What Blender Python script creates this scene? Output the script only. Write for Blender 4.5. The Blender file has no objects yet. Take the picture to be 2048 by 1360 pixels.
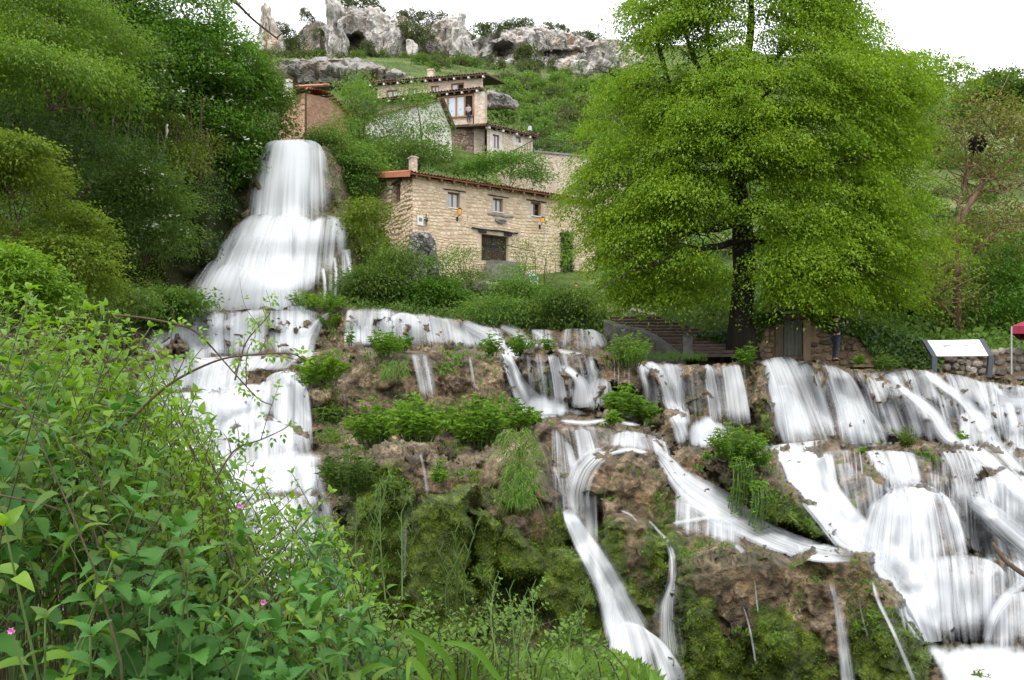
import bpy, math, random
import numpy as np
from mathutils import Vector, Matrix

SC = bpy.context.scene
COL = SC.collection
F, HX, HY, CZ = 1600.0, 1024.0, 800.0, 1.6      # focal length and horizon in units of the 2048 wide frame; eye height

# ------------------------------------------------------------------ camera
cam_d = bpy.data.cameras.new('camera')
cam = bpy.data.objects.new('camera', cam_d)
COL.objects.link(cam)
cam.location = (0, 0, CZ)
cam.rotation_euler = (math.radians(90), 0, 0)
cam_d.sensor_width = 36.0
cam_d.lens = F / 2048 * 36.0
cam_d.shift_y = (HY - 680) / 2048
cam_d.clip_start = 0.05
cam_d.clip_end = 3000
SC.camera = cam

# ------------------------------------------------------------------ sky (overcast) and sun
world = bpy.data.worlds.new('World')
SC.world = world
world.use_nodes = True
wn, wl = world.node_tree.nodes, world.node_tree.links
wn.clear()
sky = wn.new('ShaderNodeTexSky'); sky.sky_type = 'NISHITA'; sky.sun_disc = False
SUN_EL, SUN_ROT = math.radians(58), math.radians(215)
sky.sun_elevation = SUN_EL; sky.sun_rotation = SUN_ROT
skym = wn.new('ShaderNodeMixRGB'); skym.blend_type = 'MULTIPLY'; skym.inputs[0].default_value = 1
wl.new(sky.outputs[0], skym.inputs[1]); skym.inputs[2].default_value = (0.1, 0.1, 0.1, 1)
tcw = wn.new('ShaderNodeTexCoord')
cn = wn.new('ShaderNodeTexNoise'); cn.inputs['Scale'].default_value = 2.2; cn.inputs['Detail'].default_value = 5
wl.new(tcw.outputs['Generated'], cn.inputs['Vector'])
cr = wn.new('ShaderNodeValToRGB')
cr.color_ramp.elements[0].position = .3; cr.color_ramp.elements[0].color = (1.18, 1.22, 1.29, 1)
cr.color_ramp.elements[1].position = .7; cr.color_ramp.elements[1].color = (1.42, 1.44, 1.47, 1)
wl.new(cn.outputs['Fac'], cr.inputs[0])
mx = wn.new('ShaderNodeMixRGB'); mx.inputs[0].default_value = .93        # cloud cover
wl.new(skym.outputs[0], mx.inputs[1]); wl.new(cr.outputs[0], mx.inputs[2])
bg = wn.new('ShaderNodeBackground'); bg.inputs[1].default_value = 1.0
wl.new(mx.outputs[0], bg.inputs[0])
wo = wn.new('ShaderNodeOutputWorld'); wl.new(bg.outputs[0], wo.inputs[0])

sun_d = bpy.data.lights.new('sun', 'SUN'); sun_d.energy = 1.5; sun_d.angle = math.radians(24); sun_d.color = (1, .96, .9)
sun = bpy.data.objects.new('sun', sun_d); COL.objects.link(sun)
_az = math.radians(210)                         # from behind the camera, a little to the left
_dir = Vector((math.sin(_az) * math.cos(SUN_EL), math.cos(_az) * math.cos(SUN_EL), math.sin(SUN_EL)))
sun.rotation_euler = _dir.to_track_quat('Z', 'Y').to_euler()
sun.location = (0, 0, 60)

SC.view_settings.view_transform = 'Standard'
SC.view_settings.look = 'None'
SC.view_settings.exposure = 0.95
SC.view_settings.gamma = 1
SC.view_settings.use_curve_mapping = False
SC.render.engine = 'CYCLES'
cy = SC.cycles
cy.max_bounces = 6; cy.diffuse_bounces = 3; cy.glossy_bounces = 2; cy.transmission_bounces = 3; cy.transparent_max_bounces = 10
cy.caustics_reflective = False; cy.caustics_refractive = False
cy.use_denoising = True

# ------------------------------------------------------------------ helpers
def W(px, py, Y):
    """world point seen at (px, py) of the frame, Y metres in front of the camera"""
    px, py, Y = np.broadcast_arrays(np.asarray(px, float), np.asarray(py, float), np.asarray(Y, float))
    return np.stack([(px - HX) / F * Y, Y, CZ + (HY - py) / F * Y], -1)

_rs = np.random.RandomState(7)
_perm = np.concatenate([_rs.permutation(256)] * 3)
_g3 = _rs.normal(size=(256, 3)); _g3 /= np.linalg.norm(_g3, axis=1)[:, None]
def pnoise(P):
    P = np.asarray(P, float)
    i = np.floor(P).astype(int); f = P - i; i &= 255
    u = f * f * f * (f * (f * 6 - 15) + 10)
    out = 0
    for dx in (0, 1):
        for dy in (0, 1):
            for dz in (0, 1):
                h = _perm[_perm[_perm[i[..., 0] + dx] + i[..., 1] + dy] + i[..., 2] + dz]
                g = _g3[h]
                d = g[..., 0] * (f[..., 0] - dx) + g[..., 1] * (f[..., 1] - dy) + g[..., 2] * (f[..., 2] - dz)
                w = (u[..., 0] if dx else 1 - u[..., 0]) * (u[..., 1] if dy else 1 - u[..., 1]) * (u[..., 2] if dz else 1 - u[..., 2])
                out = out + w * d
    return out * 1.6
def fbm(P, oct=4, gain=.5, seed=0):
    P = np.asarray(P, float) + np.array([seed * 17.3, seed * 5.1, seed * 9.7]); a, s = 1.0, 0
    for k in range(oct):
        s = s + a * pnoise(P); P = P * 2.03 + 11.7; a *= gain
    return s

def sset(o, label=None, cat=None, group=None, kind=None):
    if label: o['label'] = label
    if cat: o['category'] = cat
    if group: o['group'] = group
    if kind: o['kind'] = kind
    return o

def mk(name, V, faces, mat, parent=None, smooth=False, attrs=None, uv=None, loc=None):
    """one mesh object from numpy arrays; faces: an (n,k) array or a list of such arrays"""
    V = np.ascontiguousarray(V, dtype=np.float32).reshape(-1, 3)
    if loc is None and parent is not None: loc = parent.location
    if loc is not None: V = V - np.array(loc, dtype=np.float32)
    fl = faces if isinstance(faces, list) else [faces]
    fl = [np.asarray(f, dtype=np.int32) for f in fl if len(f)]
    me = bpy.data.meshes.new(name)
    me.vertices.add(len(V)); me.vertices.foreach_set('co', V.ravel())
    li = np.concatenate([f.ravel() for f in fl])
    ks = np.concatenate([np.full(len(f), f.shape[1], dtype=np.int32) for f in fl])
    st = np.concatenate([[0], np.cumsum(ks)[:-1]]).astype(np.int32)
    me.loops.add(len(li)); me.loops.foreach_set('vertex_index', li)
    me.polygons.add(len(ks)); me.polygons.foreach_set('loop_start', st)
    me.polygons.foreach_set('use_smooth', np.full(len(ks), bool(smooth)))
    if attrs:
        for k, a in attrs.items():
            at = me.attributes.new(k, 'FLOAT', 'POINT'); at.data.foreach_set('value', np.ascontiguousarray(a, dtype=np.float32).ravel())
    me.update(calc_edges=True)
    if uv is not None:
        ul = me.uv_layers.new(name='flow'); ul.data.foreach_set('uv', np.ascontiguousarray(np.asarray(uv)[li], dtype=np.float32).ravel())
    if mat: me.materials.append(mat)
    o = bpy.data.objects.new(name, me); COL.objects.link(o)
    if parent is not None: o.parent = parent
    elif loc is not None: o.location = loc
    return o

def thing(name, label, cat, loc=(0, 0, 0), group=None):
    o = bpy.data.objects.new(name, None); COL.objects.link(o)
    o.location = tuple(float(v) for v in loc); o.empty_display_size = .2
    return sset(o, label, cat, group)

def dup(root, loc=None, rotz=None, scale=None, label=None, group=None):
    r = root.copy(); COL.objects.link(r)
    if loc is not None: r.location = tuple(float(v) for v in loc)
    if rotz is not None: r.rotation_euler = (r.rotation_euler[0], r.rotation_euler[1], rotz)
    if scale is not None: r.scale = (scale,) * 3 if np.isscalar(scale) else scale
    if label: r['label'] = label
    if group: r['group'] = group
    for ch in list(root.children):
        c = ch.copy(); COL.objects.link(c); c.parent = r
        for g in ch.children:
            d = g.copy(); COL.objects.link(d); d.parent = c
    return r

class MB:
    """collects boxes, tubes and quads; .build links them as ONE mesh"""
    def __init__(s): s.V, s.F, s.n = [], {}, 0
    def add(s, V, *fs):
        V = np.asarray(V, float).reshape(-1, 3)
        for f in fs:
            f = np.asarray(f, int)
            if len(f): s.F.setdefault(f.shape[1], []).append(f + s.n)
        s.V.append(V); s.n += len(V); return s
    def box(s, c, e1, e2, e3):
        """centre and three half-extent vectors"""
        c, e1, e2, e3 = (np.asarray(v, float) for v in (c, e1, e2, e3))
        V = [c + a * e1 + b * e2 + d * e3 for a in (-1, 1) for b in (-1, 1) for d in (-1, 1)]
        return s.add(V, [(0, 1, 3, 2), (4, 6, 7, 5), (0, 4, 5, 1), (2, 3, 7, 6), (0, 2, 6, 4), (1, 5, 7, 3)])
    def tube(s, pts, rad, n=7, cap=True):
        V, Q, C = tube_np(pts, rad, n)
        return s.add(V, Q, *([C] if cap else []))
    def arrays(s): return np.concatenate(s.V), [np.concatenate(f) for f in s.F.values()]
    def build(s, name, mat, parent=None, smooth=False, attrs=None, loc=None):
        V, Fs = s.arrays()
        return mk(name, V, Fs, mat, parent, smooth, attrs, loc=loc)

def tube_np(pts, rad, n=7):
    pts = np.asarray(pts, float); m = len(pts)
    rad = np.broadcast_to(np.asarray(rad, float), (m,))
    t = np.gradient(pts, axis=0); t /= np.linalg.norm(t, axis=1)[:, None] + 1e-9
    up = np.array([0, 0, 1.0]) if abs(t[0][2]) < .9 else np.array([1.0, 0, 0])
    V = np.empty((m, n, 3)); a = np.arange(n) / n * 2 * np.pi
    s = np.cross(t[0], up); s /= np.linalg.norm(s)
    for k in range(m):
        s = s - t[k] * (s @ t[k]); s /= np.linalg.norm(s) + 1e-9
        b = np.cross(t[k], s)
        V[k] = pts[k] + rad[k] * (np.cos(a)[:, None] * s + np.sin(a)[:, None] * b)
    i = np.arange(m - 1)[:, None] * n; j = np.arange(n)[None]; j2 = (j + 1) % n
    Q = np.stack([i + j, i + j2, i + n + j2, i + n + j], -1).reshape(-1, 4)
    C = np.array([[0, k + 1, k] for k in range(1, n - 1)] + [[(m - 1) * n, (m - 1) * n + k, (m - 1) * n + k + 1] for k in range(1, n - 1)])
    return V.reshape(-1, 3), Q, C

def resample(pts, n):
    pts = np.asarray(pts, float)
    d = np.concatenate([[0], np.cumsum(np.linalg.norm(np.diff(pts[:, :2], axis=0), axis=1))])
    t = np.linspace(0, d[-1], n)
    return np.stack([np.interp(t, d, pts[:, k]) for k in range(pts.shape[1])], -1)
def curve(pts, n):
    """smooth (Catmull-Rom) resample"""
    pts = np.asarray(pts, float)
    if len(pts) < 3: return resample(pts, n)
    P = np.vstack([2 * pts[0] - pts[1], pts, 2 * pts[-1] - pts[-2]])
    out = []
    for i in range(1, len(P) - 2):
        t = np.linspace(0, 1, 12, endpoint=False)[:, None]
        p0, p1, p2, p3 = P[i - 1], P[i], P[i + 1], P[i + 2]
        out.append(.5 * (2 * p1 + (p2 - p0) * t + (2 * p0 - 5 * p1 + 4 * p2 - p3) * t ** 2 + (3 * p1 - p0 - 3 * p2 + p3) * t ** 3))
    out.append(pts[-1:]); return resample(np.vstack(out), n)

# ------------------------------------------------------------------ materials
class NT:
    def __init__(s, name):
        s.m = bpy.data.materials.new(name); s.m.use_nodes = True
        s.t = s.m.node_tree; s.t.nodes.clear()
        s.out = s.n('ShaderNodeOutputMaterial')
    def n(s, typ, ins=None, **props):
        nd = s.t.nodes.new(typ)
        for k, v in props.items(): setattr(nd, k, v)
        for k, v in (ins or {}).items():
            if isinstance(v, bpy.types.NodeSocket): s.t.links.new(v, nd.inputs[k])
            else: nd.inputs[k].default_value = v
        return nd
    def coord(s, kind='Object'): return s.n('ShaderNodeTexCoord').outputs[kind]
    def mapping(s, vec, scale=(1, 1, 1)): return s.n('ShaderNodeMapping', {'Vector': vec, 'Scale': scale}).outputs[0]
    def noise(s, vec, scale, detail=4, rough=.55): return s.n('ShaderNodeTexNoise', {'Vector': vec, 'Scale': scale, 'Detail': detail, 'Roughness': rough}).outputs['Fac']
    def voro(s, vec, scale, feature='F1', out='Distance'): return s.n('ShaderNodeTexVoronoi', {'Vector': vec, 'Scale': scale}, feature=feature).outputs[out]
    def ramp(s, fac, *stops):
        r = s.n('ShaderNodeValToRGB', {0: fac}); e = r.color_ramp.elements
        while len(e) < len(stops): e.new(.5)
        for el, (p, c) in zip(e, stops):
            el.position = p; el.color = (c, c, c, 1) if np.isscalar(c) else tuple(c) + (1,)
        return r.outputs[0]
    def mix(s, fac, a, b, blend='MIX'):
        a = tuple(a) + (1,) if isinstance(a, tuple) and len(a) == 3 else a
        b = tuple(b) + (1,) if isinstance(b, tuple) and len(b) == 3 else b
        return s.n('ShaderNodeMixRGB', {0: fac, 1: a, 2: b}, blend_type=blend).outputs[0]
    def math(s, op, a, b=0.0, c=0.0, clamp=False): return s.n('ShaderNodeMath', {0: a, 1: b, 2: c}, operation=op, use_clamp=clamp).outputs[0]
    def attr(s, name): return s.n('ShaderNodeAttribute', attribute_name=name).outputs['Fac']
    def rnd(s):
        """a random number for each loose piece, different in every object"""
        a = s.n('ShaderNodeNewGeometry').outputs['Random Per Island']
        b = s.n('ShaderNodeObjectInfo').outputs['Random']
        return s.math('FRACT', s.math('ADD', a, b))
    def bump(s, h, strength=.5, dist=.05): return s.n('ShaderNodeBump', {'Height': h, 'Strength': strength, 'Distance': dist}).outputs[0]
    def principled(s, col, rough=.8, normal=None, spec=.3, **kw):
        ins = {'Base Color': tuple(col) + (1,) if isinstance(col, tuple) and len(col) == 3 else col, 'Roughness': rough, 'Specular IOR Level': spec}
        if normal is not None: ins['Normal'] = normal
        ins.update(kw)
        return s.n('ShaderNodeBsdfPrincipled', ins).outputs[0]
    def done(s, shader):
        s.t.links.new(shader, s.out.inputs[0]); return s.m

M = {}
def leaf_mat(name, dark, mid, light, trans=.45, rough=.5, spec=.25):
    t = NT(name)
    r = t.rnd()
    pos = t.n('ShaderNodeNewGeometry').outputs['Position']
    big = t.math('ADD', t.math('MULTIPLY', t.noise(pos, .4, 2), .5), t.math('MULTIPLY', t.noise(pos, 1.9, 2), .62))
    v = t.math('ADD', t.math('MULTIPLY', r, .34), t.math('MULTIPLY', t.math('SUBTRACT', big, .22), 1.02))
    dark, mid, light = (tuple(x * g for x, g in zip(c_, (1.3, 1.34, 1.12))) for c_ in (dark, mid, light))
    c = t.ramp(v, (.12, dark), (.5, mid), (.92, light))
    p = t.principled(c, rough, spec=spec)
    tl = t.n('ShaderNodeBsdfTranslucent', {'Color': t.mix(1.0, c, (1.0, 1.0, .55), 'MULTIPLY')}).outputs[0]
    M[name] = t.done(t.n('ShaderNodeMixShader', {0: trans, 1: p, 2: tl}).outputs[0])
def plain(name, a, b, scale=6, rough=.8, bump=.3, spec=.25, detail=5, stretch=(1, 1, 1), isl=.0):
    t = NT(name); co = t.mapping(t.coord(), stretch)
    f = t.noise(co, scale, detail)
    if isl: f = t.math('ADD', t.math('MULTIPLY', f, 1 - isl), t.math('MULTIPLY', t.rnd(), isl))
    c = t.ramp(f, (.28, a), (.72, b))
    nb = t.bump(t.noise(co, scale * 3, 6), bump, .03)
    M[name] = t.done(t.principled(c, rough, nb, spec))
# ================================================================== CASCADE: rock terrain
def rock_mat():
    t = NT('tufa_rock'); co = t.coord()
    n1 = t.noise(co, .9, 6, .6); n2 = t.noise(co, 5.5, 7, .68); n3 = t.noise(co, 19, 5, .65)
    base = t.ramp(n1, (.3, (.05, .034, .02)), (.43, (.14, .093, .052)), (.55, (.32, .222, .13)), (.70, (.50, .38, .245)))
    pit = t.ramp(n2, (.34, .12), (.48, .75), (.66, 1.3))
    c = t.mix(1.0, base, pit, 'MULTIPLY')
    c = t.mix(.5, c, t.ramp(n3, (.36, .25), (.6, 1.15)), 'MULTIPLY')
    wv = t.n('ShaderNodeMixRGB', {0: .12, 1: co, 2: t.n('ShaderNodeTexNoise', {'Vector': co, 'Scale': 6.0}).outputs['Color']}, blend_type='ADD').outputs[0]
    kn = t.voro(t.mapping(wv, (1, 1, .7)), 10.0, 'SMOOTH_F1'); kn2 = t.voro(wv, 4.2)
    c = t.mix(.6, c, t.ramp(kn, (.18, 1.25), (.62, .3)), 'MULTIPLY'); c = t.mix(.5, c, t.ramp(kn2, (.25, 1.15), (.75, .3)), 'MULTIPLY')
    c = t.mix(t.ramp(t.noise(co, 2.1, 4), (.54, 0.0), (.68, .45)), c, (.27, .165, .075))
    c = t.mix(t.ramp(t.noise(co, 1.3, 5, .6), (.46, 0.0), (.66, .55)), c, (.06, .066, .022))
    mossc = t.ramp(t.noise(co, 3.2, 6, .65), (.3, (.014, .02, .004)), (.5, (.052, .078, .007)), (.68, (.155, .215, .014)))
    mossc = t.mix(.6, mossc, t.ramp(t.noise(co, 42, 3), (.35, .25), (.65, 1.3)), 'MULTIPLY')
    mk_ = t.math('ADD', t.attr('moss'), t.math('MULTIPLY', t.math('SUBTRACT', t.noise(co, 2.6, 6, .65), .5), 1.5))
    mf = t.ramp(mk_, (.38, 0.0), (.56, 1.0))
    c = t.mix(mf, c, mossc)
    alg = t.ramp(t.math('ADD', t.attr('wet'), t.math('MULTIPLY', t.math('SUBTRACT', t.noise(co, 4.0, 4), .5), 1.2)), (.62, 0.0), (.8, .8))
    c = t.mix(t.math('MULTIPLY', alg, .75), c, t.mix(t.noise(co, 2.2, 3), (.16, .13, .10), (.10, .115, .085)))
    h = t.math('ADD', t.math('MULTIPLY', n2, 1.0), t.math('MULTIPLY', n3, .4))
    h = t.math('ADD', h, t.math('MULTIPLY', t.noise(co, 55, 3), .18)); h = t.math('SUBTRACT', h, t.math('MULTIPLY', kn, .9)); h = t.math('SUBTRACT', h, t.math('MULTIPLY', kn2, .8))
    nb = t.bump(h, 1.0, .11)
    rough = t.math('SUBTRACT', .66, t.math('MULTIPLY', t.attr('wet'), .45))
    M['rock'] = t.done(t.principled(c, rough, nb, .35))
rock_mat()

def water_mat():
    t = NT('silky_water')
    uvn = t.n('ShaderNodeUVMap', uv_map='flow').outputs[0]
    s1 = t.noise(t.mapping(uvn, (3.6, .14, 1)), 1.0, 3, .55)
    s2 = t.noise(t.mapping(uvn, (15.0, .22, 1)), 1.0, 4, .6)
    s3 = t.noise(t.mapping(uvn, (.9, .4, 1)), 1.0, 2, .5)
    st = t.math('ADD', t.math('MULTIPLY', s1, .36), t.math('ADD', t.math('MULTIPLY', s2, .40), t.math('MULTIPLY', s3, .32)))
    a = t.math('ADD', t.math('SUBTRACT', t.math('MULTIPLY', t.attr('dens'), 1.0), .13), t.math('MULTIPLY', t.math('SUBTRACT', st, .54), 3.4))
    a = t.n('ShaderNodeMapRange', {0: a, 1: -.08, 2: 1.3, 3: 0.0, 4: 1.0}, interpolation_type='SMOOTHSTEP').outputs[0]
    a = t.math('MULTIPLY', a, t.n('ShaderNodeMapRange', {0: t.attr('dens'), 1: -.3, 2: .15, 3: 0.0, 4: 1.0}).outputs[0])
    c = t.ramp(t.math('ADD', t.math('MULTIPLY', st, .7), t.math('MULTIPLY', t.attr('dens'), .3)), (.30, (.44, .475, .52)), (.60, (.68, .70, .72)))
    d = t.n('ShaderNodeBsdfDiffuse', {'Color': c, 'Normal': t.bump(st, .25, .12)}).outputs[0]
    tr = t.n('ShaderNodeBsdfTranslucent', {'Color': c}).outputs[0]
    dd = t.n('ShaderNodeMixShader', {0: .3, 1: d, 2: tr}).outputs[0]
    tp = t.n('ShaderNodeBsdfTransparent', {'Color': (1, 1, 1, 1)}).outputs[0]
    M['water'] = t.done(t.n('ShaderNodeMixShader', {0: a, 1: tp, 2: dd}).outputs[0])
water_mat()

# ---- the depth of the rock at every direction of view, built up from solid masses
GX0, GX1, GSX, GY0, GY1, GSY = -60, 2420, 4, 600, 1400, 3
gx = np.arange(GX0, GX1 + 1, GSX, dtype=float); gy = np.arange(GY0, GY1 + 1, GSY, dtype=float)
PX, PY = np.meshgrid(gx, gy)
wx = PX + 16 * fbm(np.stack([PX / 45, PY / 45, 0 * PX], -1), 3)
wy = PY + 12 * fbm(np.stack([PX / 40, PY / 40, 0 * PX + 9], -1), 3)
_st = [(450, [(600, 34.5), (620, 34), (712, 33), (716, 29.5), (800, 28.4), (803, 24.8), (893, 23.6), (912, 20.2), (1000, 19.2), (1048, 15.6), (1160, 14.4), (1300, 10.5), (1400, 9)]),
       (1000, [(600, 39.5), (640, 38.5), (698, 36.5), (702, 30), (712, 29), (835, 27), (842, 21), (865, 18.5), (905, 16.6), (950, 14.9), (1000, 14.2), (1100, 12.6), (1250, 11.6), (1400, 10)]),
       (1290, [(600, 38), (700, 36), (706, 29.5), (722, 28.5), (828, 26.5), (835, 21), (850, 19), (905, 16.4), (950, 14.4), (1000, 13.7), (1100, 12.0), (1250, 11.1), (1400, 9.6)]),
       (1450, [(600, 34), (712, 31), (722, 28), (888, 26), (905, 20), (925, 15.8), (950, 14.6), (1000, 13.6), (1060, 12.6), (1080, 11.8), (1110, 10.6), (1250, 10.2), (1400, 9.6)]),
       (1900, [(600, 34), (722, 31), (742, 28.2), (885, 25.8), (905, 20.5), (985, 19.4), (1010, 17), (1100, 16), (1125, 14.2), (1270, 13), (1290, 11), (1400, 8.8)])]
_cols = [np.interp(wy, [a for a, b in s], [b for a, b in s]) for _, s in _st]
_xs = [a for a, _ in _st]
D = np.empty_like(PX)
for j, x in enumerate(gx):
    k = min(max(np.searchsorted(_xs, x) - 1, 0), len(_xs) - 2)
    w = min(max((x - _xs[k]) / (_xs[k + 1] - _xs[k]), 0), 1)
    D[:, j] = _cols[k][:, j] * (1 - w) + _cols[k + 1][:, j] * w
MOSS = np.zeros_like(D); WET = np.zeros_like(D)
def poly_dist(x, y, poly):
    """(inside, distance to the outline) of points against a polygon"""
    poly = np.asarray(poly, float); n = len(poly)
    ins = np.zeros(x.shape, bool); dist = np.full(x.shape, 1e9)
    for i in range(n):
        (x1, y1), (x2, y2) = poly[i], poly[(i + 1) % n]
        c = ((y1 > y) != (y2 > y)) & (x < (x2 - x1) * (y - y1) / (y2 - y1 + 1e-9) + x1)
        ins ^= c
        dx, dy = x2 - x1, y2 - y1
        t = np.clip(((x - x1) * dx + (y - y1) * dy) / (dx * dx + dy * dy + 1e-9), 0, 1)
        dist = np.minimum(dist, np.hypot(x - x1 - t * dx, y - y1 - t * dy))
    return ins, dist
def sub(poly, pad=30):
    p = np.asarray(poly, float)
    j0, j1 = np.searchsorted(gx, [p[:, 0].min() - pad, p[:, 0].max() + pad]); i0, i1 = np.searchsorted(gy, [p[:, 1].min() - pad, p[:, 1].max() + pad])
    return slice(max(i0, 0), i1), slice(max(j0, 0), j1)
def mass(poly, Yt, Yb, rnd=24, bulge=.8, moss=0):
    s = sub(poly); x, y = wx[s], wy[s]
    ins, d = poly_dist(x, y, poly); p = np.asarray(poly)
    Yt = Yb + (Yt - Yb) * .38
    t = np.clip((y - p[:, 1].min()) / np.ptp(p[:, 1]), 0, 1)
    e = np.clip(1 - d / rnd, 0, 1)
    Yv = Yt + (Yb - Yt) * t + 1.7 * bulge * (1 - np.sqrt(np.clip(1 - e * e, 0, 1)))
    hit = ins & (Yv < D[s])
    D[s] = np.where(hit, Yv, D[s]); MOSS[s] = np.where(hit, moss, MOSS[s])

mass([(560, 745), (600, 742), (640, 735), (690, 745), (720, 698), (830, 700), (950, 697), (1000, 715), (1028, 765), (1040, 830), (1040, 900), (690, 900), (640, 900), (612, 800)], 28, 23.5, 30, 1.2)
mass([(700, 800), (720, 745), (760, 740), (800, 780), (820, 840), (700, 850)], 26.5, 24, 26, 1.0)
mass([(590, 770), (640, 755), (690, 770), (700, 830), (690, 920), (640, 910), (625, 850)], 26, 23, 22, .8, .3)
mass([(280, 700), (330, 702), (335, 745), (300, 770), (275, 740)], 28.5, 28, 12, .4)
mass([(440, 790), (520, 765), (575, 742), (605, 770), (625, 850), (632, 900), (440, 910)], 26, 23.5, 36, 1.0)
mass([(300, 790), (380, 780), (460, 785), (480, 860), (470, 920), (300, 960)], 26.5, 22, 24, .8)
mass([(400, 920), (480, 850), (540, 832), (590, 850), (640, 905), (655, 960), (640, 1040), (420, 1060)], 22, 18.5, 40, 1.0)
mass([(480, 1010), (560, 990), (640, 985), (660, 1080), (700, 1260), (520, 1200)], 17.5, 12.5, 30, .8)
# rocks right of the middle stream, below the stairs
mass([(1044, 712), (1060, 704), (1092, 704), (1100, 712), (1114, 742), (1118, 790), (1108, 802), (1081, 796), (1056, 784), (1042, 751)], 27.5, 26, 14, .7, .35)
mass([(1128, 714), (1150, 708), (1180, 712), (1182, 740), (1160, 750), (1132, 745)], 27.3, 27, 12, .5)
mass([(1124, 745), (1140, 738), (1155, 750), (1153, 800), (1140, 815), (1126, 800)], 26.6, 26, 9, .5)
mass([(1188, 715), (1215, 706), (1250, 706), (1274, 716), (1284, 760), (1280, 800), (1240, 800), (1225, 770), (1195, 765)], 26, 25.6, 18, .8, .3)
mass([(1182, 775), (1200, 760), (1222, 766), (1232, 800), (1225, 822), (1190, 822)], 25.7, 25.3, 14, .6)
mass([(1302, 742), (1318, 738), (1334, 760), (1340, 830), (1318, 835), (1306, 800)], 26.3, 25.4, 9, .5, .2)
mass([(1368, 735), (1395, 728), (1418, 738), (1424, 800), (1415, 850), (1375, 850), (1368, 800)], 26.2, 25.3, 14, .7, .2)
mass([(1505, 735), (1525, 728), (1542, 780), (1556, 880), (1520, 890), (1508, 830)], 26.0, 24.5, 14, .7, .45)
mass([(1610, 725), (1640, 722), (1655, 760), (1652, 800), (1630, 790)], 26.3, 26, 10, .5)
mass([(1735, 755), (1760, 745), (1775, 770), (1765, 800), (1740, 795)], 26.2, 26, 10, .5)
mass([(1196, 830), (1240, 810), (1290, 818), (1318, 838), (1330, 870), (1220, 860)], 20.5, 19.5, 16, .6, .2)
mass([(1316, 830), (1340, 820), (1362, 828), (1372, 870), (1366, 915), (1335, 920), (1320, 880)], 19, 17.8, 14, .6)
mass([(1045, 880), (1075, 848), (1140, 838), (1230, 846), (1300, 862), (1335, 885), (1350, 930), (1300, 960), (1110, 990), (1050, 940)], 17.6, 15.5, 16, .7)
mass([(1187, 866), (1200, 858), (1217, 862), (1220, 895), (1205, 905), (1188, 895)], 17.0, 16.7, 9, .4, .5)
mass([(1060, 905), (1090, 893), (1110, 905), (1115, 950), (1070, 950)], 16.0, 15.5, 12, .4)
# central mossy hump
mass([(680, 985), (720, 915), (780, 880), (850, 885), (900, 925), (945, 915), (1000, 890), (1050, 872), (1090, 895), (1112, 955), (1140, 1040), (1180, 1150), (1215, 1300), (1220, 1420), (690, 1420), (680, 1100)], 15.0, 11.2, 44, 1.6, .35)
mass([(760, 905), (820, 898), (860, 925), (850, 985), (790, 1000), (740, 960)], 14, 13.2, 26, .7, .1)
mass([(870, 925), (930, 918), (990, 950), (1020, 1000), (1000, 1050), (950, 1040), (890, 1000)], 13.3, 12.5, 24, .7, .1)
mass([(700, 1000), (760, 960), (830, 985), (850, 1080), (830, 1250), (720, 1250), (690, 1100)], 12.8, 11.4, 30, .9, .75)
mass([(811, 1025), (848, 991), (884, 986), (914, 973), (946, 973), (950, 1028), (942, 1105), (960, 1186), (985, 1260), (906, 1300), (830, 1300), (808, 1190), (818, 1085)], 11.5, 10.6, 26, .9, 1.0)
mass([(943, 1017), (980, 1015), (998, 1057), (996, 1120), (990, 1240), (950, 1220), (939, 1105)], 11.8, 11.0, 16, .6, .9)
mass([(968, 1085), (1009, 1055), (1056, 1070), (1090, 1115), (1095, 1160), (1016, 1170), (980, 1130)], 11.9, 11.2, 22, .7, 1.0)
mass([(1085, 1025), (1120, 1010), (1160, 1030), (1172, 1080), (1120, 1095), (1085, 1080)], 12.6, 12.2, 18, .5, .7)
mass([(1075, 1110), (1130, 1095), (1180, 1115), (1205, 1220), (1210, 1300), (1120, 1300), (1060, 1190)], 11.9, 11.0, 24, .7, .9)
# boulders right of the centre stream
mass([(1163, 965), (1180, 935), (1195, 910), (1225, 900), (1266, 898), (1303, 910), (1326, 928), (1338, 955), (1348, 990), (1352, 1050), (1330, 1085), (1240, 1080), (1172, 1005)], 13.6, 12.6, 30, 1.0, .12)
mass([(1166, 985), (1180, 970), (1215, 968), (1225, 985), (1210, 998), (1172, 996)], 12.7, 12.6, 9, .3, .7)
mass([(1200, 1000), (1230, 990), (1245, 1005), (1246, 1040), (1205, 1040)], 12.5, 12.3, 10, .3, .2)
mass([(1202, 1040), (1240, 1020), (1280, 1030), (1300, 1050), (1330, 1080), (1345, 1095), (1345, 1150), (1330, 1240), (1235, 1230), (1205, 1120)], 11.9, 11.0, 22, .8, .3)
mass([(1232, 1060), (1250, 1045), (1288, 1050), (1292, 1100), (1285, 1160), (1255, 1165), (1238, 1110)], 11.4, 11.1, 14, .5, 0)
# ridge with the bush
mass([(1402, 932), (1413, 902), (1490, 904), (1525, 906), (1552, 930), (1572, 961), (1605, 992), (1633, 1014), (1650, 1041), (1666, 1062), (1672, 1100), (1623, 1080), (1579, 1060), (1534, 1042), (1495, 1010), (1457, 982), (1436, 950)], 15.6, 12.3, 22, .8, .35)
mass([(1340, 915), (1380, 895), (1420, 905), (1440, 960), (1400, 985), (1360, 950)], 16.2, 15, 16, .6, .1)
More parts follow.
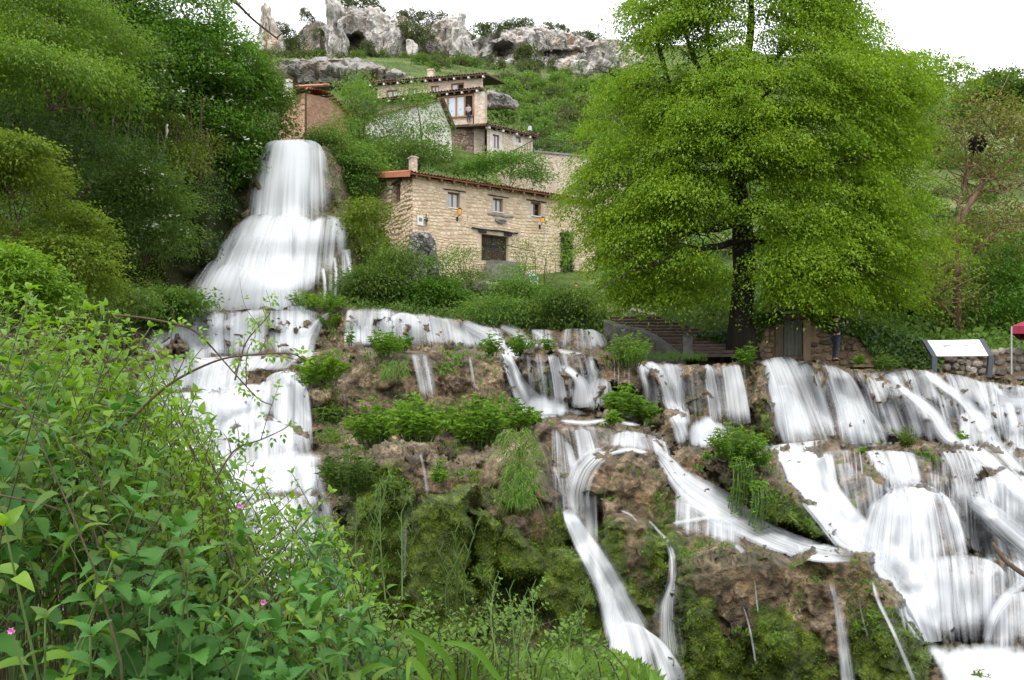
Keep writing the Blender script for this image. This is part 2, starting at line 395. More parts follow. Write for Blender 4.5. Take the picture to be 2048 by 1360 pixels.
# front right block
mass([(1350, 1120), (1411, 1112), (1485, 1106), (1588, 1108), (1650, 1104), (1712, 1102), (1742, 1116), (1752, 1150), (1780, 1170), (1808, 1195), (1822, 1249), (1850, 1286), (1885, 1420), (1352, 1420), (1345, 1212)], 9.9, 9.0, 26, .8, .25)
mass([(1360, 1130), (1420, 1118), (1500, 1118), (1600, 1122), (1700, 1112), (1745, 1128), (1755, 1165), (1700, 1185), (1600, 1170), (1500, 1165), (1420, 1170), (1370, 1160)], 9.45, 9.3, 12, .35, 0)
mass([(1436, 1190), (1470, 1175), (1498, 1190), (1500, 1240), (1480, 1290), (1455, 1270), (1440, 1230)], 9.1, 9.0, 12, .35, 0)
mass([(1610, 1160), (1650, 1150), (1680, 1180), (1672, 1250), (1650, 1295), (1622, 1270), (1605, 1210)], 9.15, 9.0, 14, .35, .05)
mass([(1510, 1230), (1560, 1215), (1600, 1240), (1615, 1400), (1500, 1400)], 9.05, 8.8, 24, .4, .9)
mass([(1690, 1240), (1740, 1210), (1790, 1225), (1830, 1300), (1850, 1400), (1690, 1400)], 8.95, 8.7, 26, .4, .9)
mass([(1370, 1220), (1430, 1200), (1460, 1290), (1480, 1400), (1370, 1400)], 9.1, 8.9, 20, .4, .8)
mass([(1555, 1330), (1585, 1325), (1605, 1345), (1600, 1385), (1560, 1385)], 8.75, 8.7, 10, .2, 0)
# island, fans, lower domes
mass([(1634, 908), (1658, 897), (1706, 895), (1722, 904), (1757, 944), (1776, 976), (1757, 1000), (1730, 1032), (1712, 1066), (1698, 1068), (1667, 1012), (1638, 961)], 18, 14.8, 22, .9, .4)
mass([(1712, 1130), (1725, 1040), (1770, 985), (1820, 968), (1880, 985), (1925, 1040), (1945, 1120), (1930, 1170), (1780, 1190)], 15.5, 12.8, 60, 1.6)
mass([(1930, 1010), (1960, 950), (2010, 930), (2090, 960), (2100, 1050), (2000, 1090)], 17, 14.5, 30, .9)
mass([(1775, 1270), (1790, 1160), (1840, 1120), (1930, 1110), (2010, 1130), (2030, 1200), (2010, 1280), (1900, 1300)], 12.9, 11.3, 40, 1.0)
mass([(1985, 1310), (1990, 1230), (2020, 1185), (2110, 1170), (2120, 1310)], 11.9, 11, 30, .7)
mass([(1870, 1255), (1890, 1243), (1915, 1246), (1922, 1275), (1880, 1285)], 11.2, 11.0, 12, .4)
rl = random.Random(3)
for _ in range(46):                                     # stepped stones of the right-hand falls
    cx, cy_ = rl.uniform(1690, 2100), rl.uniform(752, 880); r = rl.uniform(14, 34)
    d0 = float(D[int((cy_ - GY0) / GSY), int((cx - GX0) / GSX)]) - rl.uniform(.1, .5)
    mass([(cx + r * math.cos(a) * rl.uniform(.8, 1.2), cy_ + .8 * r * math.sin(a) * rl.uniform(.8, 1.2)) for a in np.linspace(0, 6.28, 9)[:-1]], d0, d0 - .25, r * .7, .6, rl.uniform(0, .3))
for _ in range(60):                                     # stones under the upper terrace falls
    cx = rl.uniform(290, 1220); cy_ = rl.uniform(640, 705) + (cx > 1050) * 12; r = rl.uniform(12, 30)
    d0 = float(D[int((cy_ - GY0) / GSY), int((cx - GX0) / GSX)]) - rl.uniform(.1, .6)
    mass([(cx + r * math.cos(a) * rl.uniform(.8, 1.2), cy_ + .8 * r * math.sin(a) * rl.uniform(.8, 1.2)) for a in np.linspace(0, 6.28, 9)[:-1]], d0, d0 - .2, r * .7, .5, rl.uniform(-.2, .2))
for _ in range(420):                                    # lumps all over
    cx, cy_ = rl.uniform(250, 2120), rl.uniform(720, 1390); r = rl.uniform(9, 34)
    s = sub([(cx - r, cy_ - r), (cx + r, cy_ + r)], 6)
    q = np.clip(1 - ((wx[s] - cx) / r) ** 2 - ((wy[s] - cy_) / (r * rl.uniform(.7, 1.5))) ** 2, 0, 1)
    D[s] -= np.sqrt(q) * r * rl.uniform(.35, 1.1) * D[s] / F
# upper terrace lip: everything above it is open (the pools behind)
LIP = [(150, 640), (300, 645), (340, 628), (440, 620), (520, 615), (600, 611), (700, 614), (800, 621), (900, 636), (1000, 650), (1060, 658), (1130, 658), (1200, 664), (1225, 700), (1290, 722), (1400, 728), (1480, 722), (1560, 714), (1640, 720), (1720, 738), (1800, 736), (1900, 740), (2000, 752), (2130, 765), (2420, 790)]
lipy = np.interp(gx, [a for a, b in LIP], [b for a, b in LIP]) + 3 * fbm(np.stack([gx / 30, gx * 0, gx * 0], -1), 3)
P0 = W(PX, PY, D)
up = PY < lipy[None] + 2
amp = np.clip(D / 30, .25, 1)
msk = np.clip(fbm(P0 * .35, 2, .5, 4) * 1.2 + .55, .1, 1)          # some faces are smooth, some broken
ph = P0[..., 2] * 1.25 + .9 * fbm(P0 * np.array([.5, .5, .15]), 3, .5, 14); saw = ph - np.floor(ph)      # stepped lips that overhang
D -= .5 * amp * np.clip(saw ** 2.2 * (1 - np.clip((saw - .93) / .07, 0, 1)), 0, 1) * np.clip(.3 + 1.4 * pnoise(P0 * .45 + 3), .15, 1)
D += .42 * amp * fbm(P0 * .55, 3, .45, 1) + .22 * amp * fbm(P0 * np.array([2.4, 2.4, .5]), 3, .5, 2) * msk
def Dat(px, py, arr=None):
    arr = D if arr is None else arr
    x = np.clip((np.asarray(px, float) - GX0) / GSX, 0, len(gx) - 1.001); y = np.clip((np.asarray(py, float) - GY0) / GSY, 0, len(gy) - 1.001)
    i, j = y.astype(int), x.astype(int); fy, fx = y - i, x - j
    return (arr[i, j] * (1 - fx) + arr[i, j + 1] * fx) * (1 - fy) + (arr[i + 1, j] * (1 - fx) + arr[i + 1, j + 1] * fx) * fy

# ---- mesh
P = W(PX, PY, D)
nr, nc = PX.shape
nrm = np.cross(np.gradient(P, axis=1), np.gradient(P, axis=0)); nrm /= np.linalg.norm(nrm, axis=2)[..., None] + 1e-9
nrm *= np.where((nrm * -P).sum(-1) > 0, 1, -1)[..., None]
fine = (fbm(P * np.array([2.6, 2.6, 1.5]), 4, .5, 3) * .10 - np.abs(fbm(P * np.array([5.5, 5.5, 2.8]), 3, .6, 6)) * .09) * msk * np.clip(D / 16, .7, 1.6)[..., None][..., 0]
P = P + nrm * fine[..., None]
D2 = P[..., 1].copy()
for j in range(nc):                                     # behind the lip the rock runs back level
    k = int(np.searchsorted(gy, lipy[j]))
    if 0 < k < nr:
        b = P[k, j].copy()
        for i in range(k - 1, -1, -1):
            m_ = k - i
            P[i, j] = b + np.array([0, .35 * m_ if m_ < 6 else 2 + (m_ - 6) * .0, -.012 * m_ - (.25 if m_ == k else 0)])
keep = np.ones((nr - 1, nc - 1), bool)
kk = np.searchsorted(gy, lipy)
for j in range(nc - 1):
    keep[:max(min(kk[j], kk[j + 1]) - 8, 0), j] = False
ii, jj = np.nonzero(keep)
q = np.stack([ii * nc + jj, (ii + 1) * nc + jj, (ii + 1) * nc + jj + 1, ii * nc + jj + 1], -1)
# moss likes the low, wet, steep rock of the middle; wet stone lies near the streams
low = np.clip((PY - 960) / 160, 0, 1) * .5 - .06
MO = MOSS * .75 + low + np.clip(-nrm[..., 2], 0, 1) * .1
MO = np.where(PX > 1650, MO - .3, MO); MO = np.where(PX < 640, MO - .25, MO)
for (mx_, my_, r1, r2, v) in [(1090, 770, 22, 40, .5), (1400, 820, 20, 40, .35), (660, 860, 50, 60, .5), (900, 760, 30, 50, .3), (1310, 1000, 40, 30, .5), (1325, 1080, 40, 40, .7), (1700, 1000, 40, 40, .5),
                              (1530, 870, 18, 50, .5), (1220, 1120, 24, 90, .8), (1400, 950, 40, 30, .3), (1560, 1040, 50, 30, .7), (760, 1050, 60, 120, .6), (640, 640, 20, 20, .3), (1830, 1300, 40, 90, .7),
                              (1250, 990, 50, 50, -.5), (1540, 1150, 170, 50, -.75), (1640, 1220, 40, 60, -.5), (1470, 1230, 30, 60, -.5), (1060, 925, 60, 40, -.3), (880, 900, 120, 30, -.25), (1270, 1090, 40, 50, -.5)]:
    MO = MO + v * np.exp(-((PX - mx_) / r1) ** 2 - ((PY - my_) / r2) ** 2)
WET0 = np.zeros_like(D)
# ================================================================== WATER
def sheet(X, Y_, dens, off, name='cascade_water', Yov=None, unit=None, smooth=4, rip=1.0, seed=0):
    """a veil of water over the grid of view directions X, Y_ (rows run downstream), lying just clear of the rock"""
    r, c = X.shape
    if Yov is None:
        d0 = Dat(X, Y_, D2)
        core = np.clip(dens + .3, .02, 1)
        uu = np.linspace(-1, 1, c)[None]; w = core.copy()
        tol = .05 * np.median(d0, axis=1)[:, None] + .3
        A0 = B0 = None
        for it in range(4):
            sw = w.sum(1) + .02; mu = (w * uu).sum(1) / sw; md = (w * d0).sum(1) / sw
            b_ = (w * (uu - mu[:, None]) * (d0 - md[:, None])).sum(1) / ((w * (uu - mu[:, None]) ** 2).sum(1) + .15 * sw)
            a_ = md - b_ * mu
            for _ in range(2):
                a_ = np.convolve(np.pad(a_, 1, mode='edge'), [.25, .5, .25], 'valid'); b_ = np.convolve(np.pad(b_, 2, mode='edge'), [.15, .2, .3, .2, .15], 'valid')
            med = a_[:, None] + b_[:, None] * uu
            w = core * np.exp(-((d0 - med) / tol) ** 2) + 1e-4
        d = np.where(np.abs(d0 - med) < 2 * tol, d0, med) * w; w0 = w
        for _ in range(smooth):
            e = np.pad(d, 1, mode='edge'); f = np.pad(w, 1, mode='edge')
            d = (e[:-2, 1:-1] + e[2:, 1:-1] + e[1:-1, :-2] + e[1:-1, 2:] + 2 * d) / 6
            w = (f[:-2, 1:-1] + f[2:, 1:-1] + f[1:-1, :-2] + f[1:-1, 2:] + 2 * w) / 6
        d = d / w - off
        pr_ = np.clip((d - d0 - .25 * tol) / (.5 * tol), 0, 1.5)
        for _ in range(2):
            e = np.pad(pr_, 1, mode='edge'); pr_ = np.maximum(pr_, (e[:-2, 1:-1] + e[2:, 1:-1] + e[1:-1, :-2] + e[1:-1, 2:] + 2 * pr_) / 6)
        dens = dens - .65 * pr_
        g = (d - d0 + .04) / tol                        # let small bumps pass under the veil, big ones stand out of it
        d = np.where(g > 0, d0 - .04 + (d - d0 + .04) * np.clip((g - .3) / .35, 0, 1), d)
        for _ in range(2):
            e = np.pad(d, 1, mode='edge')
            d = np.minimum(d, (e[:-2, 1:-1] + e[2:, 1:-1] + 2 * e[1:-1, :-2] + 2 * e[1:-1, 2:] + 2 * d) / 8)
        fr = np.minimum.accumulate(d, axis=0)               # water leaving an overhang drops clear of the rock
        d = np.where(med > 0, np.minimum(d, fr + .012 * med * .3), d)
        for _ in range(3):
            e = np.pad(d, 1, mode='edge'); d = (e[:-2, 1:-1] + e[2:, 1:-1] + e[1:-1, :-2] + e[1:-1, 2:] + 2 * d) / 6
        d = d - .03
        inside = (X > GX0) & (X < GX1) & (Y_ > GY0) & (Y_ < GY1)
        ii_ = np.clip(((Y_ - GY0) / GSY).round().astype(int), 0, nr - 1); jj_ = np.clip(((X - GX0) / GSX).round().astype(int), 0, nc - 1)
        for a in range(-3, 4):
            for b in range(-3, 4):
                w = .8 * np.exp(-(a * a + b * b) / 8) * np.clip(dens, 0, 1)
                np.maximum.at(WET0, (np.clip(ii_ + a, 0, nr - 1), np.clip(jj_ + b, 0, nc - 1)), np.where(inside, w, 0))
    else: d = Yov(X, Y_); dens = dens + .10 * np.clip((dens - .3) * 3, 0, 1)
    P = W(X, Y_, d)
    yav = float(np.mean(d)); unit = unit or 11.0 / yav
    du = np.concatenate([np.zeros((r, 1)), np.cumsum(np.linalg.norm(np.diff(P, axis=1), axis=2), axis=1)], 1)
    dv = np.concatenate([np.zeros((1, c)), np.cumsum(np.linalg.norm(np.diff(P, axis=0), axis=2), axis=0)], 0)
    u0 = du[r // 2][None] * np.ones((r, 1))
    uv = np.stack([u0 * unit + seed * 7.13, dv * unit + seed * 3.7], -1)
    rg = pnoise(np.stack([uv[..., 0] * 1.2, uv[..., 1] * .08, uv[..., 0] * 0 + seed], -1)) + .5 * pnoise(np.stack([uv[..., 0] * 3.1, uv[..., 1] * .1, uv[..., 0] * 0 + seed + 5], -1))
    P = P + np.array([0, -1, 0]) * (rg * .055 * rip * yav / 16)[..., None]
    i, j = np.meshgrid(np.arange(r - 1), np.arange(c - 1), indexing='ij')
    Q = np.stack([i * c + j, (i + 1) * c + j, (i + 1) * c + j + 1, i * c + j + 1], -1).reshape(-1, 4)
    o = mk(name, P.reshape(-1, 3), Q, M['water'], smooth=True, attrs={'dens': dens}, uv=uv.reshape(-1, 2))
    return sset(o, kind='structure')
_ws = [0]
def fall(top, bot, d0=.8, d1=.8, off=.1, p=1.35, ex=.2, fin=.08, fout=.2, step=5, **kw):
    """water leaving the lip top (left to right) and landing on the line bot"""
    _ws[0] += 1
    top, bot = np.asarray(top, float), np.asarray(bot, float)
    wpx = max(np.hypot(*(top[-1] - top[0])[:2]), np.hypot(*(bot[-1] - bot[0])[:2])); hpx = max(np.abs(bot[:, 1].mean() - top[:, 1].mean()), 20)
    c = int(max(7, wpx / step)) + 1; r = int(max(7, hpx / step)) + 1
    if top[:, 0].mean() < 650 and 'Yov' not in kw: d0, d1 = d0 + .1, d1 + .1
    T, B = curve(top, c), curve(bot, c)
    s = np.linspace(0, 1, r)[:, None]
    X = T[None, :, 0] + (B - T)[None, :, 0] * s; Y_ = T[None, :, 1] + (B - T)[None, :, 1] * s ** p
    u = np.linspace(0, 1, c)[None]
    ed = np.clip(np.minimum(u, 1 - u) / ex, 0, 1) if ex else np.ones_like(u)
    vd = np.clip(s / max(fin, 1e-3), 0, 1) * np.clip((1 - s) / max(fout, 1e-3), 0, 1)
    wob = .22 * pnoise(np.stack([X / 30, Y_ / 60, 0 * X + _ws[0]], -1))
    dens = (d0 + (d1 - d0) * s) * np.ones_like(u) + wob
    dens = dens - (1 - ed) * .8 - (1 - vd) * .55
    return sheet(X, Y_, dens, off, seed=_ws[0], **kw)
def stream(path, d=.85, off=.1, d1=None, ex=.75, fin=.06, fout=.1, step=5, **kw):
    """path of (px, py, width in px)"""
    _ws[0] += 1
    path = np.asarray(path, float)
    L = np.sum(np.hypot(*np.diff(path[:, :2], axis=0).T))
    r = int(max(8, L / step)); C = curve(path, r); w = C[:, 2]
    t = np.gradient(C[:, :2], axis=0); t /= np.linalg.norm(t, axis=1)[:, None] + 1e-9
    nx, ny = -t[:, 1], t[:, 0]
    nx, ny = -nx, -ny
    c = int(max(6, path[:, 2].max() / step)) + 1
    u = np.linspace(-.5, .5, c)[None]
    X = C[:, 0:1] + (nx * w)[:, None] * u; Y_ = C[:, 1:2] + (ny * w)[:, None] * u
    s = np.linspace(0, 1, r)[:, None]
    ed = np.clip((.5 - np.abs(u)) / (.5 * ex), 0, 1)
    dens = (d + ((d if d1 is None else d1) - d) * s) - (1 - ed) * .8 - (1 - np.clip(s / fin, 0, 1)) * .5 - (1 - np.clip((1 - s) / fout, 0, 1)) * .5
    dens = dens + .15 * pnoise(np.stack([X / 30, Y_ / 50, 0 * X + _ws[0]], -1))
    return sheet(X, Y_, dens, off, seed=_ws[0], **kw)
def foam(poly, d=1.1, off=.12, soft=22, step=6, **kw):
    """churned white water lying in a hollow"""
    _ws[0] += 1
    p = np.asarray(poly, float)
    x = np.arange(p[:, 0].min() - 4, p[:, 0].max() + 5, step); y = np.arange(p[:, 1].min() - 4, p[:, 1].max() + 5, step)
    X, Y_ = np.meshgrid(x, y)
    ins, dd = poly_dist(X + 8 * pnoise(np.stack([X / 25, Y_ / 25, 0 * X], -1)), Y_, poly)
    dens = np.where(ins, -.5 + (d + .5) * np.clip((dd + 7 * pnoise(np.stack([X / 13, Y_ / 16, 0 * X + 4], -1))) / max(soft, 26), 0, 1) ** .8, -.6)
    return sheet(X, Y_, dens, off, seed=_ws[0], unit=.12, **kw)

# ---- the great fall
def Ymain(x, y):
    t = np.clip((y - 280) / 330, 0, 1)
    Y = 45 - 1.6 * t
    for (y0, h) in ((425, 1.7), (520, 1.9)):
        Y = Y - h * (lambda q_: q_ * q_ * (3 - 2 * q_))(np.clip((y - y0 + 14) / 74, 0, 1))
    cx = 585 - 60 * np.clip((y - 420) / 190, 0, 1); hw = 62 + 120 * np.clip((y - 300) / 310, 0, 1)
    q = np.clip(np.abs(x - cx) / hw, 0, 1.2)
    return Y + 1.7 * q ** 2.2
def Yr(x, y): return Ymain(x, y) + .55
mainw = dict(Yov=Ymain, step=6)
YM = lambda k: (lambda x, y: Ymain(x, y) - k)
fall([(526, 300), (533, 286), (550, 280), (585, 278), (622, 281), (640, 290), (650, 308)], [(478, 472), (520, 478), (560, 470), (600, 476), (640, 462), (672, 440)], 1.1, .8, p=1.7, ex=.16, fin=.01, fout=.25, **mainw)
fall([(540, 290), (560, 282), (600, 281), (622, 288)], [(500, 500), (550, 505), (590, 500), (628, 480)], 1.2, .8, p=1.6, fin=.01, fout=.3, Yov=YM(.12), step=6)
fall([(482, 446), (505, 428), (545, 432), (590, 428), (630, 440), (655, 446)], [(404, 585), (460, 590), (520, 592), (570, 592), (610, 585), (640, 560)], .85, 1.0, p=1.6, ex=.2, fin=.22, fout=.15, Yov=YM(.2), step=6)
fall([(520, 440), (560, 436), (600, 444)], [(450, 618), (530, 622), (610, 612)], .9, 1.2, p=1.4, ex=.3, fin=.3, Yov=YM(.35), step=6)
fall([(470, 470), (490, 452), (520, 470), (560, 500)], [(352, 622), (410, 630), (480, 628), (560, 622)], .7, 1.0, p=1.7, ex=.25, fin=.3, Yov=YM(.5), step=6)
fall([(430, 545), (460, 522), (500, 540), (560, 570), (600, 580)], [(350, 632), (420, 634), (490, 632), (570, 626), (625, 616)], .85, 1.1, p=1.5, ex=.2, fin=.2, Yov=YM(.7), step=6)
fall([(470, 480), (455, 490), (440, 520)], [(372, 600), (366, 615), (362, 625)], .55, .45, p=1.5, ex=.3, fin=.3, fout=.4, Yov=YM(.6), step=6)
fall([(625, 440), (655, 428), (690, 436)], [(600, 612), (636, 590), (672, 545)], .72, .62, p=1.5, ex=.2, fin=.15, Yov=YM(.55), step=5)
fall([(660, 445), (682, 440), (700, 450)], [(665, 520), (686, 520), (706, 500)], .55, .4, p=1.6, ex=.3, Yov=YM(.5), step=4)
fall([(655, 510), (680, 498), (704, 496)], [(650, 604), (680, 606), (712, 604)], .46, .46, ex=.1, Yov=YM(.6), step=4)
for pth, dd in [([(690, 496, 12), (700, 540, 10), (704, 592, 10)], .7),
                ([(668, 512, 12), (672, 550, 12), (670, 596, 12)], .72), ([(645, 535, 12), (650, 570, 12), (648, 604, 12)], .72), ([(478, 424, 14), (462, 414, 10), (452, 406, 6)], .5)]:
    stream(pth, dd, Yov=lambda x, y: Ymain(x, y) - .75)
# rock behind it
_yy = np.arange(262, 640, 5.0); _xx = np.arange(330, 735, 5.0)
MX, MY = np.meshgrid(_xx, _yy)
MD = Ymain(MX, MY) + .6; MP = W(MX, MY, MD)
MP[..., 1] += .5 * fbm(MP * .8, 4, .55, 5) - .3 * np.abs(pnoise(MP * 1.7))
_out = [(495, 290), (520, 270), (560, 284), (620, 284), (655, 292), (680, 330), (690, 420), (712, 480), (716, 640), (335, 640), (345, 590), (420, 520), (450, 470), (470, 420), (480, 340)]
_in, _ = poly_dist(MX, MY, _out)
MP[..., 1] += np.where(_in, 0, 1.5); MP[..., 2] -= np.where(MY < 290, .4, 0)
_n = MX.shape; _i, _j = np.nonzero((_in[:-1, :-1] | _in[1:, 1:]))
o = mk('waterfall_rock', MP.reshape(-1, 3), np.stack([_i * _n[1] + _j, (_i + 1) * _n[1] + _j, (_i + 1) * _n[1] + _j + 1, _i * _n[1] + _j + 1], -1), M['rock'], smooth=True,
       attrs={'moss': np.full(MX.size, .45), 'wet': np.full(MX.size, .6)})
sset(o, kind='structure')

# ---- gauzy thin veils that wet the whole lip
for tp, bt, d_ in [([(300, 655), (340, 632), (440, 624), (540, 618), (640, 618)], [(285, 735), (350, 735), (440, 722), (540, 716), (640, 705)], .46), ([(690, 618), (780, 620), (860, 630), (950, 648), (1010, 656)], [(690, 700), (780, 702), (860, 700), (950, 700), (1030, 702)], .44),
                   ([(1275, 726), (1340, 726), (1420, 728), (1500, 724)], [(1290, 840), (1350, 840), (1430, 850), (1510, 860)], .36), ([(1500, 724), (1580, 716), (1660, 726), (1730, 745)], [(1540, 886), (1620, 888), (1700, 888), (1790, 886)], .5),
                   ([(1700, 746), (1790, 742), (1880, 745), (1980, 762), (2090, 776)], [(1770, 884), (1850, 888), (1930, 900), (2010, 900), (2100, 900)], .52), ([(1640, 905), (1760, 902), (1880, 905), (2000, 930), (2090, 960)], [(1690, 1050), (1780, 1120), (1880, 1120), (1990, 1090), (2100, 1090)], .4),
                   ([(1760, 1120), (1850, 1110), (1960, 1110), (2080, 1130)], [(1800, 1280), (1880, 1290), (1970, 1290), (2090, 1290)], .5), ([(1090, 848), (1180, 850), (1270, 862), (1330, 875)], [(1110, 960), (1180, 940), (1270, 908), (1350, 930)], .34),
                   ([(1100, 850), (1130, 870), (1150, 890)], [(1100, 1040), (1140, 1060), (1200, 1080)], .34), ([(300, 790), (400, 780), (520, 765), (610, 770)], [(290, 940), (400, 950), (520, 930), (640, 910)], .5),
                   ([(1040, 706), (1120, 706), (1200, 712)], [(1050, 800), (1120, 815), (1230, 812)], .3), ([(2080, 776), (2180, 780), (2290, 785), (2400, 800)], [(2090, 900), (2190, 900), (2290, 900), (2400, 900)], .7), ([(2080, 960), (2200, 950), (2380, 960)], [(2090, 1180), (2210, 1190), (2390, 1200)], .75),
                   ([(430, 940), (520, 930), (650, 930)], [(430, 1080), (540, 1130), (680, 1150)], .5)]:
    fall(tp, bt, d_ + .06, d_ + .06, ex=.06, off=.07, p=1.2, step=7)
# ---- upper terrace
fall([(304, 664), (318, 645), (340, 630), (375, 626), (410, 624), (440, 622)], [(282, 735), (310, 738), (345, 738), (390, 735), (430, 730), (450, 722)], .8, 1.0, p=1.7, ex=.1)
fall([(430, 624), (450, 640), (490, 622), (535, 616)], [(420, 725), (450, 722), (490, 718), (535, 715)], .62, .62, ex=.08)
fall([(545, 640), (560, 622), (585, 612), (612, 612)], [(540, 712), (565, 712), (590, 712), (606, 705)], .5, .62, ex=.1)
fall([(572, 612), (592, 610), (612, 612)], [(568, 655), (590, 655), (612, 658)], .75, .85, ex=.1, off=.15)
fall([(556, 664), (575, 654), (600, 652), (615, 658)], [(548, 712), (575, 716), (598, 716), (620, 705)], .9, .8, ex=.1, off=.2, p=1.7)
stream([(660, 625, 12), (640, 640, 22), (622, 665, 34), (610, 690, 50), (605, 712, 60), (600, 735, 55)], .95, off=.2)
fall([(620, 620), (640, 625), (658, 630)], [(615, 690), (628, 690), (640, 690)], .4, .5)
fall([(690, 620), (720, 617), (755, 616), (790, 618)], [(684, 698), (720, 700), (755, 700), (780, 700)], .55, .6, ex=.06)
fall([(695, 655), (720, 650), (745, 655)], [(690, 700), (722, 700), (750, 702)], .85, .75, off=.2, p=1.6)
fall([(772, 650), (785, 632), (805, 625), (830, 632), (846, 650)], [(764, 700), (790, 700), (810, 700), (836, 700), (852, 700)], .85, .6, off=.25, p=1.8)
fall([(840, 626), (870, 630), (900, 636)], [(852, 690), (885, 695), (915, 695)], .55, .55, ex=.08)
fall([(880, 632), (920, 640), (960, 650), (985, 656)], [(900, 690), (950, 698), (990, 700), (1030, 700)], .75, .8, ex=.08, p=1.2)
stream([(925, 645, 24), (965, 665, 34), (1000, 685, 34), (1030, 702, 34), (1050, 712, 26)], 1.0, off=.2)
stream([(1000, 652, 14), (1030, 665, 26), (1045, 685, 34), (1050, 705, 34)], .95, off=.15)
fall([(1058, 658), (1085, 657), (1110, 660)], [(1060, 700), (1090, 705), (1115, 708)], .5, .7)
stream([(1062, 660, 14), (1082, 672, 16), (1092, 690, 16), (1094, 702, 14)], .9, off=.15)
fall([(1118, 662), (1140, 656), (1168, 658), (1185, 664)], [(1105, 712), (1140, 712), (1170, 712), (1200, 710)], .6, .55, ex=.1, p=1.4)
fall([(1165, 660), (1185, 658), (1205, 668)], [(1180, 710), (1203, 710), (1224, 702)], .8, .6, p=1.9, off=.2)
stream([(1112, 700, 10), (1140, 706, 12), (1175, 711, 10)], .95)
stream([(1060, 695, 10), (1085, 690, 14), (1100, 700, 12)], .8)
# ---- left steps
fall([(286, 735), (330, 722), (380, 718), (430, 722), (470, 728)], [(262, 800), (320, 812), (370, 815), (430, 800), (470, 790)], .85, .9, p=1.6, ex=.1, off=.15)
fall([(330, 720), (400, 715), (470, 712), (540, 712), (600, 720)], [(320, 745), (400, 750), (470, 745), (530, 740), (570, 745)], .85, 1.0, ex=.1, off=.18)
fall([(400, 735), (440, 725), (480, 735), (500, 760)], [(380, 800), (430, 800), (470, 795), (500, 790)], .7, .8, ex=.1, off=.15)
foam([(520, 770), (545, 735), (590, 728), (612, 745), (610, 775), (560, 790)], 1.1, off=.2)
fall([(520, 770), (545, 748), (575, 742), (600, 752), (612, 775)], [(480, 892), (530, 905), (565, 910), (600, 905), (634, 895)], .95, .62, p=1.9, ex=.08, off=.3)
fall([(440, 790), (470, 775), (500, 768), (530, 770)], [(400, 900), (440, 905), (490, 905), (530, 905)], .9, .65, p=1.5, ex=.1, off=.2)
fall([(300, 795), (350, 785), (400, 785), (450, 785)], [(290, 930), (350, 940), (400, 940), (440, 930)], .85, .75, ex=.1, off=.2)
foam([(380, 830), (430, 780), (500, 775), (520, 800), (470, 850), (400, 880)], .95, off=.3)
fall([(420, 900), (470, 850), (520, 832), (570, 845), (600, 870)], [(400, 1020), (450, 1030), (510, 1000), (560, 950), (600, 920)], .75, .8, p=1.7, ex=.1, off=.2)
foam([(470, 920), (540, 895), (620, 890), (652, 905), (650, 935), (560, 960), (480, 960)], 1.0, off=.25)
fall([(440, 940), (500, 920), (560, 920), (610, 915), (648, 915)], [(420, 1050), (490, 1070), (550, 1050), (600, 1010), (650, 960)], .85, .65, p=1.6, ex=.1, off=.2)
fall([(470, 1010), (530, 990), (590, 985), (640, 985)], [(480, 1200), (560, 1210), (620, 1200), (670, 1180)], .65, .6, ex=.1, off=.2)
stream([(655, 940, 26), (640, 975, 40), (650, 1020, 50), (665, 1080, 50), (680, 1160, 46), (690, 1260, 40)], .6, off=.2)
# ---- centre, small runs
fall([(817, 710), (835, 706), (862, 706)], [(838, 796), (858, 798), (880, 796)], .5, .7, ex=.12, p=1.2)
stream([(938, 712, 7), (944, 745, 10), (950, 785, 11)], .5)
stream([(1012, 700, 12), (1016, 730, 16), (1030, 768, 20)], .4)
stream([(686, 770, 14), (690, 820, 16), (686, 880, 18)], .42)
stream([(840, 905, 9), (848, 940, 11), (856, 990, 14)], .62, off=.12)
stream([(858, 985, 16), (836, 1000, 18), (818, 1015, 18), (810, 1060, 20), (806, 1170, 24)], .5, d1=.3, off=.2)
stream([(720, 695, 8), (745, 715, 8), (752, 740, 8)], .4)
# ---- the slide down to the white pool
stream([(1004, 690, 18), (1014, 715, 24), (1026, 745, 30), (1040, 775, 40), (1056, 800, 54), (1080, 822, 60), (1110, 838, 40)], 1.15, off=.3, ex=.3)
foam([(1040, 790), (1070, 778), (1110, 782), (1145, 805), (1180, 815), (1222, 820), (1240, 832), (1180, 845), (1080, 846), (1050, 830)], 1.25, off=.4, soft=14)
fall([(1092, 712), (1108, 708), (1118, 716)], [(1108, 815), (1126, 818), (1140, 812)], .6, .7, p=1.3, ex=.14, off=.2)
stream([(1115, 728, 12), (1135, 738, 20), (1152, 752, 24), (1165, 775, 46), (1168, 815, 70)], .95, off=.25)
stream([(1184, 718, 14), (1184, 735, 20), (1190, 752, 40), (1180, 775, 56), (1172, 818, 70)], 1.0, off=.3)
fall([(1180, 775), (1194, 758), (1212, 758), (1226, 772)], [(1178, 822), (1195, 824), (1215, 824), (1236, 815)], .55, .6, p=1.9, off=.25)
for x in (1228, 1236, 1248, 1257): stream([(x, 716, 4), (x + 1, 740, 4), (x + 1, 765 + (x % 7) * 3, 4)], .5)
